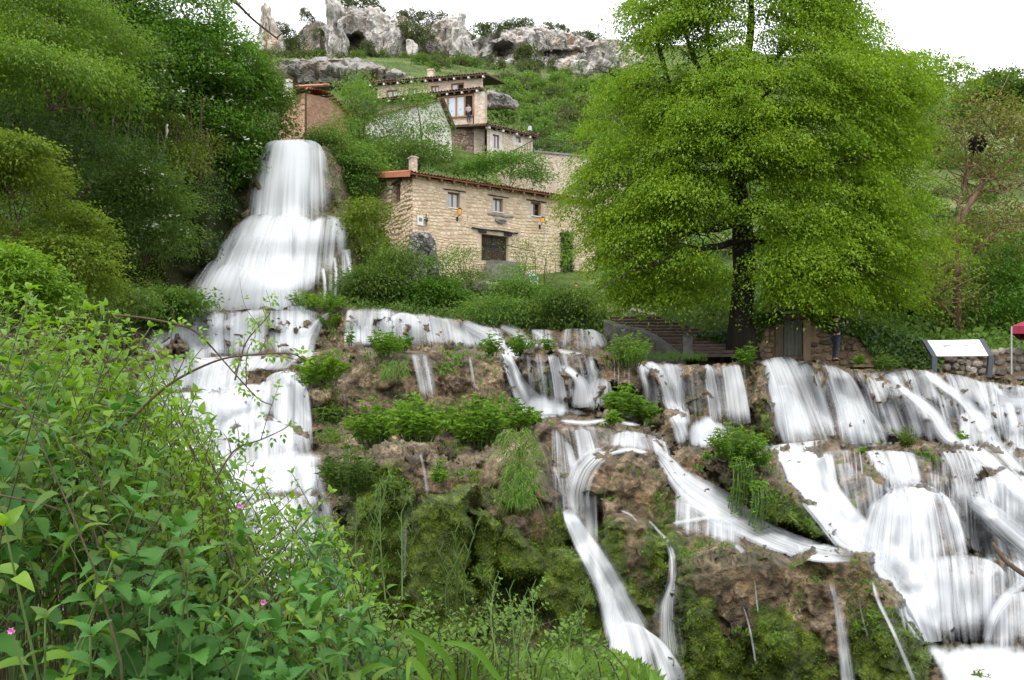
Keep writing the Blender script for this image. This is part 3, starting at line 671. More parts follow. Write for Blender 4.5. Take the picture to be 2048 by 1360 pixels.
# ---- right-hand wall
fall([(1266, 722), (1282, 728), (1300, 742)], [(1282, 822), (1302, 826), (1330, 826)], .8, .75, p=1.6, off=.2)
stream([(1290, 728, 20), (1312, 736, 20), (1328, 765, 24), (1342, 810, 30), (1362, 850, 30), (1374, 880, 26)], 1.0, off=.3)
fall([(1308, 728), (1330, 726), (1350, 728), (1368, 730)], [(1330, 800), (1348, 812), (1360, 812), (1376, 790)], .7, .9, p=1.2, off=.2)
stream([(1356, 728, 14), (1364, 742, 18), (1360, 770, 22), (1362, 820, 30), (1370, 860, 30)], .85, off=.25)
fall([(1402, 732), (1416, 728), (1426, 736)], [(1418, 850), (1434, 850), (1450, 842)], .9, .85, p=1.4, off=.2)
fall([(1440, 736), (1456, 730), (1480, 728)], [(1456, 850), (1480, 850), (1506, 845)], .75, .75, p=1.3, off=.2, ex=.1)
fall([(1425, 735), (1435, 730), (1442, 735)], [(1440, 850), (1452, 850), (1462, 850)], .5, .55)
foam([(1360, 860), (1385, 835), (1415, 822), (1450, 832), (1472, 850), (1470, 905), (1360, 905)], 1.3, off=.5, soft=16)
fall([(1334, 845), (1345, 830), (1356, 832)], [(1352, 895), (1368, 900), (1380, 900)], .6, .75, off=.2, p=1.6)
fall([(1514, 728), (1535, 718), (1560, 714), (1590, 716)], [(1556, 888), (1590, 888), (1630, 888), (1672, 886)], .8, .95, p=1.25, ex=.1, off=.25)
fall([(1548, 770), (1570, 765), (1590, 775)], [(1562, 888), (1600, 888), (1640, 888)], .8, .95, p=1.2, off=.4)
fall([(1585, 720), (1608, 722), (1622, 730)], [(1640, 865), (1660, 872), (1676, 868)], .85, .8, p=1.25, off=.3)
fall([(1648, 732), (1670, 732), (1694, 745)], [(1672, 888), (1720, 888), (1768, 884)], .8, .85, p=1.5, ex=.1, off=.25)
fall([(1655, 800), (1690, 790), (1730, 815), (1750, 830)], [(1672, 888), (1710, 890), (1760, 890), (1800, 884)], .65, .7, p=1.5, off=.3)
fall([(1700, 748), (1730, 745), (1745, 755)], [(1730, 840), (1760, 850), (1790, 850)], .6, .6, p=1.3, off=.2)
fall([(1760, 750), (1790, 742), (1830, 738), (1860, 742)], [(1780, 810), (1810, 820), (1850, 815), (1885, 810)], .62, .68, ex=.08, off=.2)
stream([(1785, 745, 18), (1800, 775, 20), (1830, 800, 30), (1866, 830, 40), (1892, 870, 40), (1925, 890, 30)], 1.0, off=.35)
stream([(1850, 745, 20), (1885, 770, 26), (1925, 800, 30), (1955, 835, 40), (1985, 880, 40), (2020, 920, 40), (2060, 960, 44)], 1.05, off=.4)
fall([(1880, 744), (1920, 750), (1960, 762)], [(1910, 820), (1950, 830), (1995, 830)], .68, .65, ex=.08, off=.2)
fall([(1950, 762), (1990, 764), (2040, 770), (2080, 775)], [(1970, 860), (2010, 870), (2050, 860), (2095, 860)], .68, .68, ex=.06, off=.2)
stream([(1985, 770, 14), (2010, 800, 18), (2025, 840, 24), (2030, 880, 26)], .95, off=.3)
stream([(1995, 800, 40), (2030, 802, 30), (2060, 800, 30)], .9, off=.3)
fall([(1800, 815), (1840, 805), (1870, 820)], [(1810, 884), (1850, 886), (1900, 884)], .55, .65, ex=.1, off=.25)
fall([(1915, 830), (1950, 820), (1985, 835)], [(1920, 905), (1955, 915), (2000, 915)], .7, .75, ex=.1, off=.3, p=1.7)
fall([(2000, 850), (2040, 845), (2080, 850)], [(2000, 930), (2045, 950), (2090, 950)], .7, .75, off=.3)
# ---- shelf and chute
foam([(1480, 885), (1540, 878), (1680, 878), (1830, 880), (1850, 892), (1760, 900), (1640, 908), (1560, 925), (1500, 905)], 1.25, off=.4, soft=10)
stream([(1598, 885, 110), (1604, 930, 104), (1632, 975, 86), (1668, 1025, 80), (1712, 1075, 84), (1772, 1125, 84), (1828, 1180, 76), (1850, 1230, 56), (1866, 1285, 40)], 1.35, off=.35, ex=.35, fout=.25)
stream([(1575, 900, 60), (1605, 950, 60), (1640, 1000, 50), (1675, 1045, 44), (1715, 1090, 50)], 1.1, off=.3, ex=.3)
fall([(1636, 912), (1655, 900), (1690, 898), (1716, 902)], [(1660, 1010), (1680, 985), (1700, 975), (1718, 960)], .42, .3, p=1.3, off=.12)
for x, y1 in ((1690, 960), (1704, 955), (1712, 975), (1722, 950)): stream([(x - 4, 900, 5), (x, 925, 6), (x + 2, y1, 6)], .6)
fall([(1640, 905), (1655, 905), (1665, 905)], [(1668, 1010), (1682, 1040), (1692, 1060)], .7, .5, p=1.3, off=.2)
# ---- lower right
fall([(1722, 905), (1750, 900), (1800, 902), (1830, 905)], [(1770, 985), (1795, 990), (1820, 985), (1845, 978)], .85, 1.0, p=1.4, off=.25, ex=.1)
fall([(1760, 990), (1785, 972), (1815, 962), (1850, 968), (1880, 985)], [(1702, 1130), (1760, 1170), (1820, 1175), (1885, 1160), (1945, 1100)], 1.0, .72, p=1.9, ex=.06, off=.35)
fall([(1775, 985), (1800, 972), (1840, 975)], [(1725, 1150), (1800, 1175), (1880, 1165)], .9, .55, p=1.9, ex=.1, off=.5)
fall([(1876, 905), (1920, 898), (1960, 905), (1990, 915)], [(1915, 1020), (1955, 1040), (1995, 1030), (2030, 1000)], .75, .8, p=1.5, ex=.08, off=.3)
stream([(1925, 885, 26), (1965, 910, 34), (2005, 945, 40), (2045, 985, 46), (2090, 1020, 50)], 1.15, off=.4)
fall([(1990, 940), (2030, 945), (2080, 960)], [(1990, 1060), (2040, 1080), (2095, 1080)], .72, .8, off=.3)
stream([(1940, 1000, 40), (1985, 1030, 60), (2030, 1070, 70), (2080, 1110, 80)], 1.1, off=.4)
fall([(1850, 985), (1890, 990), (1915, 1010)], [(1930, 1090), (1960, 1120), (1985, 1120)], .6, .75, p=1.6, off=.3)
fall([(1930, 1060), (1970, 1060), (2010, 1085), (2060, 1110)], [(1960, 1150), (2000, 1170), (2040, 1180), (2080, 1190)], .75, .75, off=.25)
fall([(1780, 1165), (1815, 1128), (1870, 1112), (1940, 1110), (1990, 1125), (2015, 1150)], [(1790, 1275), (1840, 1285), (1895, 1285), (1950, 1280), (1995, 1270), (2015, 1250)], .78, .55, p=1.6, ex=.06, off=.25)
fall([(1760, 1110), (1790, 1140), (1800, 1180), (1806, 1210)], [(1800, 1250), (1830, 1275), (1850, 1285), (1862, 1290)], .9, .9, p=1.2, off=.3)
fall([(1978, 1240), (2000, 1205), (2035, 1185), (2090, 1180)], [(1960, 1300), (2005, 1310), (2050, 1310), (2095, 1310)], .85, .8, p=1.8, ex=.1, off=.3)
stream([(2060, 1160, 40), (2010, 1205, 46), (1985, 1250, 40), (1975, 1290, 40)], .9, off=.35)
foam([(1835, 1275), (1900, 1285), (1970, 1275), (2050, 1285), (2400, 1295), (2400, 1395), (1880, 1395), (1860, 1320)], 1.15, off=.25, soft=14)
# ---- middle shelf and the run to the front block
stream([(1120, 842, 12), (1170, 846, 14), (1210, 842, 12), (1280, 850, 10)], .8)
fall([(1224, 868), (1250, 862), (1280, 866), (1300, 872)], [(1218, 900), (1245, 905), (1275, 908), (1302, 905)], .72, .8, off=.15, ex=.1)
fall([(1296, 868), (1316, 866), (1330, 880)], [(1308, 912), (1330, 925), (1350, 925)], .6, .7, off=.15)
stream([(1218, 904, 16), (1260, 899, 12), (1296, 906, 10)], 1.0, off=.12)
stream([(1312, 905, 20), (1334, 925, 36), (1362, 960, 50), (1400, 990, 66), (1450, 1020, 70), (1505, 1055, 56), (1570, 1085, 48), (1640, 1105, 40), (1700, 1112, 30)], 1.0, off=.15, ex=.35)
fall([(1346, 940), (1380, 945), (1420, 970), (1460, 1000)], [(1346, 1040), (1380, 1060), (1420, 1070), (1470, 1080)], .62, .6, ex=.08, off=.12)
fall([(1346, 1000), (1390, 1010), (1440, 1030), (1490, 1050)], [(1345, 1060), (1390, 1075), (1440, 1085), (1490, 1100)], .6, .6, ex=.08, off=.15)
stream([(1345, 1048, 12), (1390, 1040, 14), (1430, 1035, 12), (1470, 1050, 16)], .9)
fall([(1560, 1080), (1600, 1090), (1640, 1100)], [(1570, 1112), (1620, 1118), (1670, 1116)], .6, .5)
stream([(1470, 1088, 16), (1482, 1100, 18), (1490, 1112, 26)], .75)
# ---- centre-right stream
fall([(1146, 862), (1162, 856), (1180, 862)], [(1156, 925), (1178, 930), (1200, 925)], .6, .8, ex=.12, off=.15)
stream([(1212, 905, 26), (1186, 918, 44), (1164, 945, 52), (1152, 985, 54), (1152, 1025, 60)], 1.0, off=.2, d1=.95)
fall([(1120, 880), (1138, 886), (1146, 898)], [(1140, 950), (1152, 952), (1162, 945)], .5, .7, p=1.4)
stream([(1106, 930, 12), (1118, 955, 16), (1126, 985, 18), (1132, 1030, 20)], .75)
fall([(1136, 992), (1170, 990), (1198, 992)], [(1138, 1060), (1170, 1090), (1204, 1090)], .75, .6, ex=.1, off=.15)
stream([(1132, 1020, 20), (1146, 1045, 34), (1168, 1085, 46), (1196, 1130, 56), (1222, 1180, 64), (1245, 1240, 84), (1262, 1280, 100)], 1.05, off=.25, ex=.35)
fall([(1222, 1262), (1245, 1245), (1275, 1248), (1300, 1270)], [(1208, 1398), (1260, 1400), (1320, 1400), (1390, 1385)], .95, .8, p=1.8, ex=.08, off=.3)
fall([(1195, 1180), (1215, 1170), (1240, 1190)], [(1214, 1330), (1240, 1340), (1280, 1330)], .8, .8, off=.25)
stream([(1240, 1020, 6), (1262, 1030, 8), (1276, 1045, 6)], .6)
stream([(1334, 1085, 14), (1344, 1110, 16), (1346, 1160, 26), (1336, 1215, 56), (1338, 1280, 80), (1345, 1330, 86)], .7, d1=.5, off=.2)
stream([(1296, 1040, 8), (1318, 1064, 10), (1338, 1086, 12)], .55)
# ---- trickles on the front block
stream([(1660, 1165, 14), (1672, 1200, 22), (1682, 1260, 30), (1692, 1330, 38), (1700, 1395, 44)], .72, off=.12)
stream([(1745, 1160, 10), (1756, 1200, 14), (1785, 1260, 14), (1815, 1330, 16), (1840, 1390, 20)], .55, off=.1)
stream([(1509, 1160, 4), (1512, 1190, 6), (1516, 1226, 7)], .55)
stream([(1716, 1180, 6), (1724, 1230, 10), (1738, 1280, 10)], .42)
stream([(1486, 1210, 4), (1500, 1260, 7), (1512, 1330, 8)], .4)
# ---- finish the rock, now that the wet places are known
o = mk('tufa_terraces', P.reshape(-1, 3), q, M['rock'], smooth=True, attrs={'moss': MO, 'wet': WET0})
sset(o, kind='structure')
# ================================================================== HILLS, CLIFFS, BANK
def soil_mat(name, cols, scale=.5, bump=.6):
    t = NT(name); co = t.coord()
    n = t.noise(co, scale, 8, .65); f = t.noise(co, scale * 14, 5, .7)
    c = t.ramp(n, (.3, cols[0]), (.5, cols[1]), (.7, cols[2]))
    c = t.mix(.55, c, t.ramp(f, (.35, .3), (.65, 1.35)), 'MULTIPLY')
    M[name] = t.done(t.principled(c, .95, t.bump(f, bump, .2), .1))
soil_mat('hill_grass', [(.03, .05, .014), (.07, .105, .025), (.17, .17, .075)], .12)
soil_mat('ivy_soil', [(.012, .016, .006), (.03, .042, .012), (.06, .05, .028)], .6)
soil_mat('bank_soil', [(.03, .035, .012), (.05, .06, .02), (.07, .06, .035)], 1.2)
soil_mat('meadow', [(.07, .13, .02), (.11, .19, .03), (.15, .22, .045)], .5)
soil_mat('path_soil', [(.12, .09, .06), (.2, .15, .10), (.27, .21, .15)], .8)

def terrain(name, x0, x1, sx, y0, y1, sy, depth, mat, noise=0.0, nfreq=.2, mask=None):
    """a ground surface from its distance at each direction of view"""
    x = np.arange(x0, x1 + 1, sx, dtype=float); y = np.arange(y0, y1 + 1, sy, dtype=float)
    X, Y_ = np.meshgrid(x, y); d = depth(X, Y_)
    P_ = W(X, Y_, d)
    if noise: d = d + noise * d / d.mean() * fbm(P_ * nfreq, 5, .5, 13); P_ = W(X, Y_, d)
    r, c = X.shape; i, j = np.meshgrid(np.arange(r - 1), np.arange(c - 1), indexing='ij')
    k = np.ones(i.shape, bool) if mask is None else mask(X, Y_)[:-1, :-1]
    i, j = i[k], j[k]
    Q = np.stack([i * c + j, (i + 1) * c + j, (i + 1) * c + j + 1, i * c + j + 1], -1).reshape(-1, 4)
    o = mk(name, P_.reshape(-1, 3), Q, mat, smooth=True)
    return sset(o, kind='structure')
def stepf(px, xs, tables):
    """depth tables {py: Y} at stations xs, linear between"""
    def f(X, Y_):
        c = [np.interp(Y_, [a for a, _ in t], [b for _, b in t]) for t in tables]
        out = c[0].copy()
        for k in range(len(xs) - 1):
            w = np.clip((X - xs[k]) / (xs[k + 1] - xs[k]), 0, 1)
            out = np.where(X >= xs[k], c[k] * (1 - w) + c[k + 1] * w, out)
        return out
    return f
# the village hill, from behind the falls to the foot of the cliffs
hill_d = stepf(None, [480, 700, 1000, 1250, 1600, 2050],
   [[(60, 240), (110, 225), (135, 130), (180, 112), (210, 80), (290, 56), (450, 48), (620, 41)],
    [(60, 245), (110, 228), (125, 150), (175, 115), (205, 86), (300, 62), (380, 54), (520, 46), (620, 39)],
    [(60, 250), (120, 225), (170, 150), (230, 105), (320, 74), (400, 60), (560, 49), (600, 44), (650, 39)],
    [(60, 255), (140, 225), (200, 160), (300, 100), (380, 70), (520, 56), (585, 47), (620, 40), (690, 37)],
    [(60, 260), (150, 225), (220, 170), (300, 120), (420, 75), (560, 50), (640, 38), (720, 33)],
    [(60, 260), (150, 215), (220, 160), (320, 110), (450, 70), (580, 48), (660, 38), (740, 31)]])
def hilltop(X, Y_):
    return Y_ > np.interp(X, [470, 560, 700, 900, 1000, 1200, 1700, 1900, 1960, 2000, 2060, 2200], [92, 78, 70, 70, 80, 75, 120, 165, 156, 160, 152, 140]) + 3 * pnoise(np.stack([X / 20, X * 0, X * 0], -1))
terrain('hill', 470, 2200, 8, 60, 760, 6, hill_d, M['hill_grass'], 1.6, .12, hilltop)
# a strip of mown green slope behind the wall on the right
# the wooded bluff left of the fall
bluff_d = stepf(None, [-350, 0, 200, 400, 480, 560],
   [[(-250, 34), (300, 21), (500, 15), (640, 11)],
    [(-250, 42), (100, 34), (200, 34), (320, 33), (400, 27), (560, 21), (640, 20)],
    [(-250, 46), (60, 43), (180, 43), (330, 42), (400, 38), (520, 38), (570, 37), (640, 30)],
    [(-250, 52), (40, 48), (200, 45), (400, 42), (560, 43), (640, 34)],
    [(-250, 56), (60, 54), (250, 49), (420, 46.5), (560, 43), (640, 35)],
    [(-250, 70), (60, 66), (250, 58), (420, 50), (600, 44), (640, 38)]])
terrain('wooded_bluff', -350, 545, 7, -250, 660, 7, bluff_d, M['ivy_soil'], 1.1, .35,
        lambda X, Y_: (Y_ > np.interp(X, [-350, 190, 260, 300, 440, 500, 545], [-250, -60, -20, 20, 60, 230, 285])) & ~((Y_ > 578) & (X > 385)))

# ---- pillow-shaped rock bodies
def limestone(nm='limestone', dk=1.0):
    t = NT(nm); co = t.coord()
    n = t.noise(co, .10, 8, .7); st = t.noise(t.mapping(co, (.30, .30, .05)), 1, 5, .6); f = t.noise(co, .9, 6, .7)
    c = t.ramp(n, (.32, (.37, .345, .31)), (.5, (.50, .47, .43)), (.68, (.60, .575, .53)))
    c = t.mix(t.ramp(st, (.52, 0.0), (.70, .7)), c, (.50, .31, .18))
    c = t.mix(t.ramp(t.noise(t.mapping(co, (.5, .5, .06)), 1, 4), (.54, 0.0), (.72, .55)), c, (.17, .17, .175))
    lay = t.noise(t.mapping(co, (.06, .06, .55)), 1, 5, .7)
    c = t.mix(.4, c, t.ramp(lay, (.35, .45), (.6, 1.1)), 'MULTIPLY')
    c = t.mix(.4, c, t.ramp(f, (.35, .45), (.62, 1.1)), 'MULTIPLY')
    c = t.mix(1.0, c, (dk, dk, dk), 'MULTIPLY')
    M[nm] = t.done(t.principled(c, .9, t.bump(t.math('ADD', f, lay), .9, .8), .15))
limestone(); limestone('grey_limestone', .55)
def pillow(name, poly, Y, front, back, amp=.8, freq=.25, mat=None, na=150, nr_=26, cave=(), flat=.3, parent=None, layer=.0):
    p = curve(list(poly) + [poly[0]], na + 1)[:-1]
    c = p.mean(0); ts = np.linspace(0, 1, nr_)[1:]
    V = []
    for side, bl in ((-1, front), (1, back)):
        for t in ts if side < 0 else ts[:-1][::2]:
            q = c + (p - c) * t
            V.append(np.c_[q, np.full(na, Y) + side * bl * (1 - t ** (2 / flat)) ** .5 * (1 if side < 0 else 1)])
    V = np.array(V); F_ = len(ts); B_ = len(ts[:-1][::2])
    fx, fy, fd = V[..., 0], V[..., 1], V[..., 2]
    for (cx, cy_, rx, ry, dep) in cave:
        u = np.clip(1.25 - np.sqrt(((fx - cx) / rx) ** 2 + ((fy - cy_) / ry) ** 2), 0, .5) * 2
        fd[:F_] += (dep * u ** .7)[:F_]
    Pw = W(fx, fy, fd)
    n3 = fbm(Pw * np.array([1.2, 1.2, .6]) * freq, 6, .6, 21)
    rg = np.abs(fbm(Pw * np.array([freq * 1.6, freq * 1.6, freq * .35]), 3, .5, 31))       # upright flutes
    ly = pnoise(np.stack([Pw[..., 2] * 0, Pw[..., 2] * 0 + .5, Pw[..., 2] * freq * 3.2 + .8 * n3], -1)) * layer
    Pw[..., 1] -= amp * (n3 * 1.2 - rg * 2.0 + .5 + ly)
    Pw[..., 0] += amp * .55 * fbm(Pw * freq * 1.3, 4, .55, 23); Pw[..., 2] += amp * .35 * fbm(Pw * freq * 1.3, 4, .5, 27)
    Vf = list(Pw.reshape(-1, 3)); n = na
    Q = []
    j = np.arange(na); j2 = (j + 1) % na
    order = list(range(F_)) + [F_ + k for k in range(B_ - 1, -1, -1)]
    for a, b in zip(order[:-1], order[1:]): Q.append(np.stack([a * n + j, b * n + j, b * n + j2, a * n + j2], -1))
    Q = np.concatenate(Q)[:, ::-1]
    cf = len(Vf); Vf.append(Pw[0].mean(0)); Vf.append(Pw[F_].mean(0))
    T = np.concatenate([np.stack([np.full(na, cf), j2, j], -1)[:, ::-1], np.stack([np.full(na, cf + 1), F_ * n + j, F_ * n + j2], -1)[:, ::-1]])
    return mk(name, np.array(Vf), [Q, T], mat or M['limestone'], parent, smooth=False)
def crag(name, label, poly, Y, front=5, back=6, **kw):
    return sset(pillow(name, poly, Y, front, back, **kw), label, 'cliff' if 'cliff' in name else 'rock')
crag('rock_pinnacle', 'grey rock pinnacle standing alone against the sky left of the caves', [(524, 8), (533, 2), (540, 16), (546, 38), (556, 55), (566, 78), (570, 104), (552, 112), (528, 108), (512, 116), (517, 70), (520, 45)], 205, 3, 4, amp=1.1)
crag('rock_pillar', 'tall pale rock pillar with an orange stain beside the cave mouth', [(650, -12), (662, -8), (676, 4), (688, 18), (692, 38), (687, 58), (694, 80), (696, 104), (688, 130), (664, 126), (654, 96), (650, 60), (652, 30)], 205, 4, 6, amp=1.2)
crag('cave_cliff', 'pale cliff with a dark round cave mouth', [(678, 34), (694, 18), (715, 14), (750, 18), (776, 30), (800, 46), (806, 84), (796, 124), (745, 134), (700, 134), (680, 110)], 214, 6, 10, amp=1.2, cave=[(710, 84, 19, 17, 13)], nr_=44)
crag('rock_wall', 'low grey rock wall between the left pinnacle and the pillar', [(592, 70), (606, 54), (624, 42), (652, 48), (668, 96), (640, 118), (600, 112)], 216, 3, 5, amp=1.2)
crag('cliff_wall', 'grey cliff wall between the cave and the thin pinnacle', [(776, 44), (800, 38), (836, 50), (862, 50), (880, 40), (914, 34), (936, 60), (944, 124), (900, 134), (830, 134), (776, 126)], 222, 6, 10, amp=1.6)
crag('back_cliff', 'continuous pale limestone band behind the pinnacles and the pillar', [(590, 84), (640, 62), (690, 46), (740, 40), (800, 52), (850, 56), (910, 52), (960, 74), (1040, 66), (1120, 68), (1200, 84), (1270, 96), (1280, 150), (1100, 160), (900, 150), (700, 140), (600, 130)], 232, 5, 14, amp=1.8, na=260, nr_=30)
crag('thin_pinnacle', 'thin leaning rock pinnacle in the middle of the skyline', [(917, 24), (922, 19), (931, 30), (927, 50), (936, 68), (948, 100), (953, 124), (946, 138), (926, 138), (915, 112), (905, 96), (903, 62), (914, 54)], 200, 3, 4, amp=.9)
crag('long_cliff', 'long pale cliff with a shallow cave along the right part of the skyline', [(932, 84), (965, 70), (1000, 62), (1040, 58), (1070, 54), (1112, 60), (1155, 72), (1190, 82), (1250, 84), (1270, 140), (1200, 170), (1140, 166), (1080, 150), (1000, 146), (940, 140)], 220, 7, 12, amp=1.6, cave=[(1006, 100, 20, 15, 8), (1120, 106, 40, 7, 5)], nr_=40, na=220)
crag('rock_block', 'small white rock block among bushes below the cave cliff', [(812, 78), (826, 80), (836, 94), (832, 114), (818, 112), (811, 96)], 190, 2.5, 3, amp=.6, na=60, nr_=14)
crag('pale_outcrop', 'pale broken rock outcrop under the right end of the long cliff', [(1108, 122), (1150, 116), (1176, 126), (1180, 150), (1140, 160), (1112, 142)], 205, 3, 4, amp=1.2, na=80)
crag('rock_overhang', 'broad layered grey rock overhang above the upper house', [(528, 140), (556, 124), (600, 120), (660, 119), (715, 120), (770, 134), (812, 148), (840, 160), (834, 176), (770, 184), (700, 190), (640, 194), (585, 196), (544, 186)], 112, 5, 8, amp=.7, freq=.4, na=220, nr_=34, cave=[(650, 186, 120, 18, 6)], layer=.9, mat=M['grey_limestone'])
crag('rock_shelf', 'low grey rock shelf right of the upper house', [(964, 196), (978, 182), (1000, 184), (1030, 200), (1034, 216), (1000, 220), (966, 218)], 92, 2, 3, amp=.5, freq=.6, na=80, nr_=14, layer=.5, mat=M['grey_limestone'])
crag('hill_boulder', 'white boulder on the slope behind the upper roof', [(968, 154), (976, 150), (984, 156), (978, 162), (968, 162)], 100, .7, .7, amp=.15, freq=.8, na=30, nr_=8)
crag('far_crag', 'grey crag showing beyond the right edge of the big tree', [(1860, 190), (1900, 168), (1935, 172), (1950, 205), (1910, 225), (1870, 225)], 190, 4, 5, amp=1.4, na=80)
crag('red_crag', 'reddish brown crag at the top left above the bushes', [(170, -60), (290, -60), (292, -10), (280, 30), (240, 48), (190, 30), (165, 0)], 58, 2, 4, amp=.5, freq=.5, na=80)
# ---- the near bank the photographer stands on
_bx = np.linspace(-7, 4.2, 90); _by = np.linspace(-3, 8.5, 90)
BX, BY = np.meshgrid(_bx, _by)
def bank_z(x, y): return -.12 - .9 * np.clip((y - 4.5) / 3.5, 0, 1) ** 1.3 - 1.6 * np.clip((x - .6 - .05 * y) / 1.3, 0, 1) ** 1.2 + .35 * np.clip((-x - 1.2) / 3, 0, 1)
BZ = bank_z(BX, BY) + .07 * fbm(np.stack([BX * 1.5, BY * 1.5, 0 * BX], -1), 4)
_r, _c = BX.shape; _i, _j = (a.ravel() for a in np.meshgrid(np.arange(_r - 1), np.arange(_c - 1), indexing='ij'))
sset(mk('bank_ground', np.stack([BX, BY, BZ], -1).reshape(-1, 3), np.stack([_i * _c + _j, _i * _c + _j + 1, (_i + 1) * _c + _j + 1, (_i + 1) * _c + _j], -1), M['bank_soil'], smooth=True), kind='structure')
# wide base ground so that nothing stands over a void
_g = np.array([[-400, -60, -2.6], [400, -60, -2.6], [400, 700, -2.6], [-400, 700, -2.6]])
sset(mk('ground', _g, np.array([[0, 1, 2, 3]]), M['bank_soil']), kind='structure')
# ================================================================== BUILDINGS
plain('mortar', (.40, .315, .225), (.52, .42, .31), 1.2, .95, .4)
plain('old_wood', (.035, .024, .017), (.085, .055, .035), 3, .8, .4, stretch=(1, 1, .15))
plain('brown_wood', (.17, .075, .035), (.29, .14, .07), 3, .6, .3, stretch=(1, 1, .2))
plain('dark_beam', (.012, .011, .011), (.035, .03, .027), 4, .85, .5)
plain('black_iron', (.012, .012, .013), (.03, .028, .027), 20, .6, .2)
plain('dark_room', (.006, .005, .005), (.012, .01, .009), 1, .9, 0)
plain('whitewash', (.38, .36, .32), (.56, .54, .5), 4, .9, .2)
plain('step_stone', (.085, .06, .052), (.17, .125, .108), 5, .9, .5, isl=.3)
plain('grey_stone', (.12, .11, .10), (.25, .235, .21), 3, .9, .7)
plain('tile_clay', (.15, .075, .048), (.34, .19, .125), 2.5, .9, .3, isl=.75)
plain('red_tile', (.33, .115, .06), (.46, .2, .115), 2.5, .85, .2, isl=.6)
plain('orange_wall', (.32, .19, .13), (.46, .31, .225), 1.6, .95, .5)
plain('sill', (.5, .46, .4), (.62, .58, .5), 4, .9, .2)
plain('maroon_cloth', (.17, .012, .03), (.24, .022, .045), 3, .7, .1)
plain('grey_metal', (.25, .25, .26), (.34, .34, .35), 10, .4, .05, .5)
plain('panel_frame', (.02, .024, .032), (.035, .04, .05), 8, .5, .1, .4)
plain('panel_face', (.60, .60, .57), (.66, .66, .64), 3, .5, .02)
plain('print_ink', (.10, .10, .11), (.24, .25, .26), 30, .6, 0)
plain('print_map', (.25, .38, .42), (.5, .54, .46), 14, .6, 0)
def stone_mat(name, cols, bump=.5):
    t = NT(name); co = t.coord()
    r = t.rnd(); f = t.noise(co, 5, 6, .65)
    v = t.math('ADD', t.math('MULTIPLY', r, .6), t.math('MULTIPLY', f, .4))
    c = t.ramp(v, (.15, cols[0]), (.45, cols[1]), (.85, cols[2]))
    M[name] = t.done(t.principled(c, .93, t.bump(f, bump, .04), .2))
stone_mat('wall_stone', [(.43, .31, .20), (.57, .44, .295), (.68, .555, .405)])
stone_mat('garden_stone', [(.07, .05, .034), (.16, .115, .075), (.28, .20, .125)], .8)
stone_mat('pale_rubble', [(.09, .075, .06), (.2, .175, .145), (.40, .36, .31)], .8)
def masonry(name, cols, joint, scale, bump=.6):
    """squared rubble too far away to pick its stones apart"""
    t = NT(name); co = t.coord()
    w = t.n('ShaderNodeMixRGB', {0: .12, 1: co, 2: t.n('ShaderNodeTexNoise', {'Vector': co, 'Scale': scale * 1.2}).outputs['Color']}, blend_type='ADD').outputs[0]
    m = t.mapping(w, (scale, scale, scale * 1.7))
    e = t.voro(m, 1, 'DISTANCE_TO_EDGE'); cell = t.n('ShaderNodeTexVoronoi', {'Vector': m, 'Scale': 1}).outputs['Color']
    v = t.math('ADD', t.math('MULTIPLY', t.n('ShaderNodeSeparateColor', {0: cell}).outputs[0], .6), t.math('MULTIPLY', t.noise(co, 1.2, 6), .4))
    c = t.ramp(v, (.2, cols[0]), (.5, cols[1]), (.8, cols[2]))
    ee = t.ramp(e, (.02, 0.0), (.12, 1.0))
    c = t.mix(ee, joint, c)
    M[name] = t.done(t.principled(c, .95, t.bump(t.math('ADD', ee, t.noise(co, 6, 4)), bump, .06), .15))
masonry('far_masonry', [(.35, .28, .21), (.45, .37, .29), (.55, .47, .385)], (.37, .305, .23), 4.2, .4)
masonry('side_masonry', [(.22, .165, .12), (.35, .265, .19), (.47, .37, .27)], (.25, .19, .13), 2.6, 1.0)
masonry('vine_wall', [(.11, .075, .06), (.21, .145, .115), (.33, .26, .21)], (.10, .07, .055), 3.5)
masonry('buttress_rock', [(.10, .095, .09), (.19, .18, .165), (.32, .30, .27)], (.06, .055, .05), 2.2, 1.0)
def glass_mat():
    t = NT('window_glass')
    M['glass'] = t.done(t.principled((.32, .36, .40), .04, None, 1.0, Metallic=.0))
glass_mat()

class Plane:
    """an upright wall plane through two points given by direction of view and distance"""
    def __init__(s, a, b, zbase=None):
        A, B = W(*a), W(*b)
        s.o = np.array([A[0], A[1], 0.0]); d = np.array([B[0] - A[0], B[1] - A[1], 0.0]); s.len = np.linalg.norm(d); s.u = d / s.len
        s.n = np.array([s.u[1], -s.u[0], 0.0])
        if s.n @ (s.o + np.array([0, 0, 0])) > 0: s.n = -s.n
        s.rz = math.atan2(s.u[1], s.u[0])
    def uz(s, px, py):
        r = np.array([(px - HX) / F, 1.0, (HY - py) / F])
        t = (s.o @ s.n) / (r @ s.n)
        p = r * t
        return float((p - s.o) @ s.u), float(CZ + p[2])
    def P(s, u, z, out=0.0): return s.o + s.u * u + np.array([0, 0, 1.0]) * z + s.n * out
    def rect(s, px0, py0, px1, py1):
        """wall rectangle from its frame corners (top left, bottom right)"""
        u0, z1 = s.uz(px0, py0); u1, z0 = s.uz(px1, py1)
        return u0, u1, z0, z1
    def box(s, mb, u0, u1, z0, z1, n0, n1):
        c = s.P((u0 + u1) / 2, (z0 + z1) / 2, (n0 + n1) / 2)
        return mb.box(c, s.u * (u1 - u0) / 2, s.n * (n1 - n0) / 2, np.array([0, 0, (z1 - z0) / 2]))

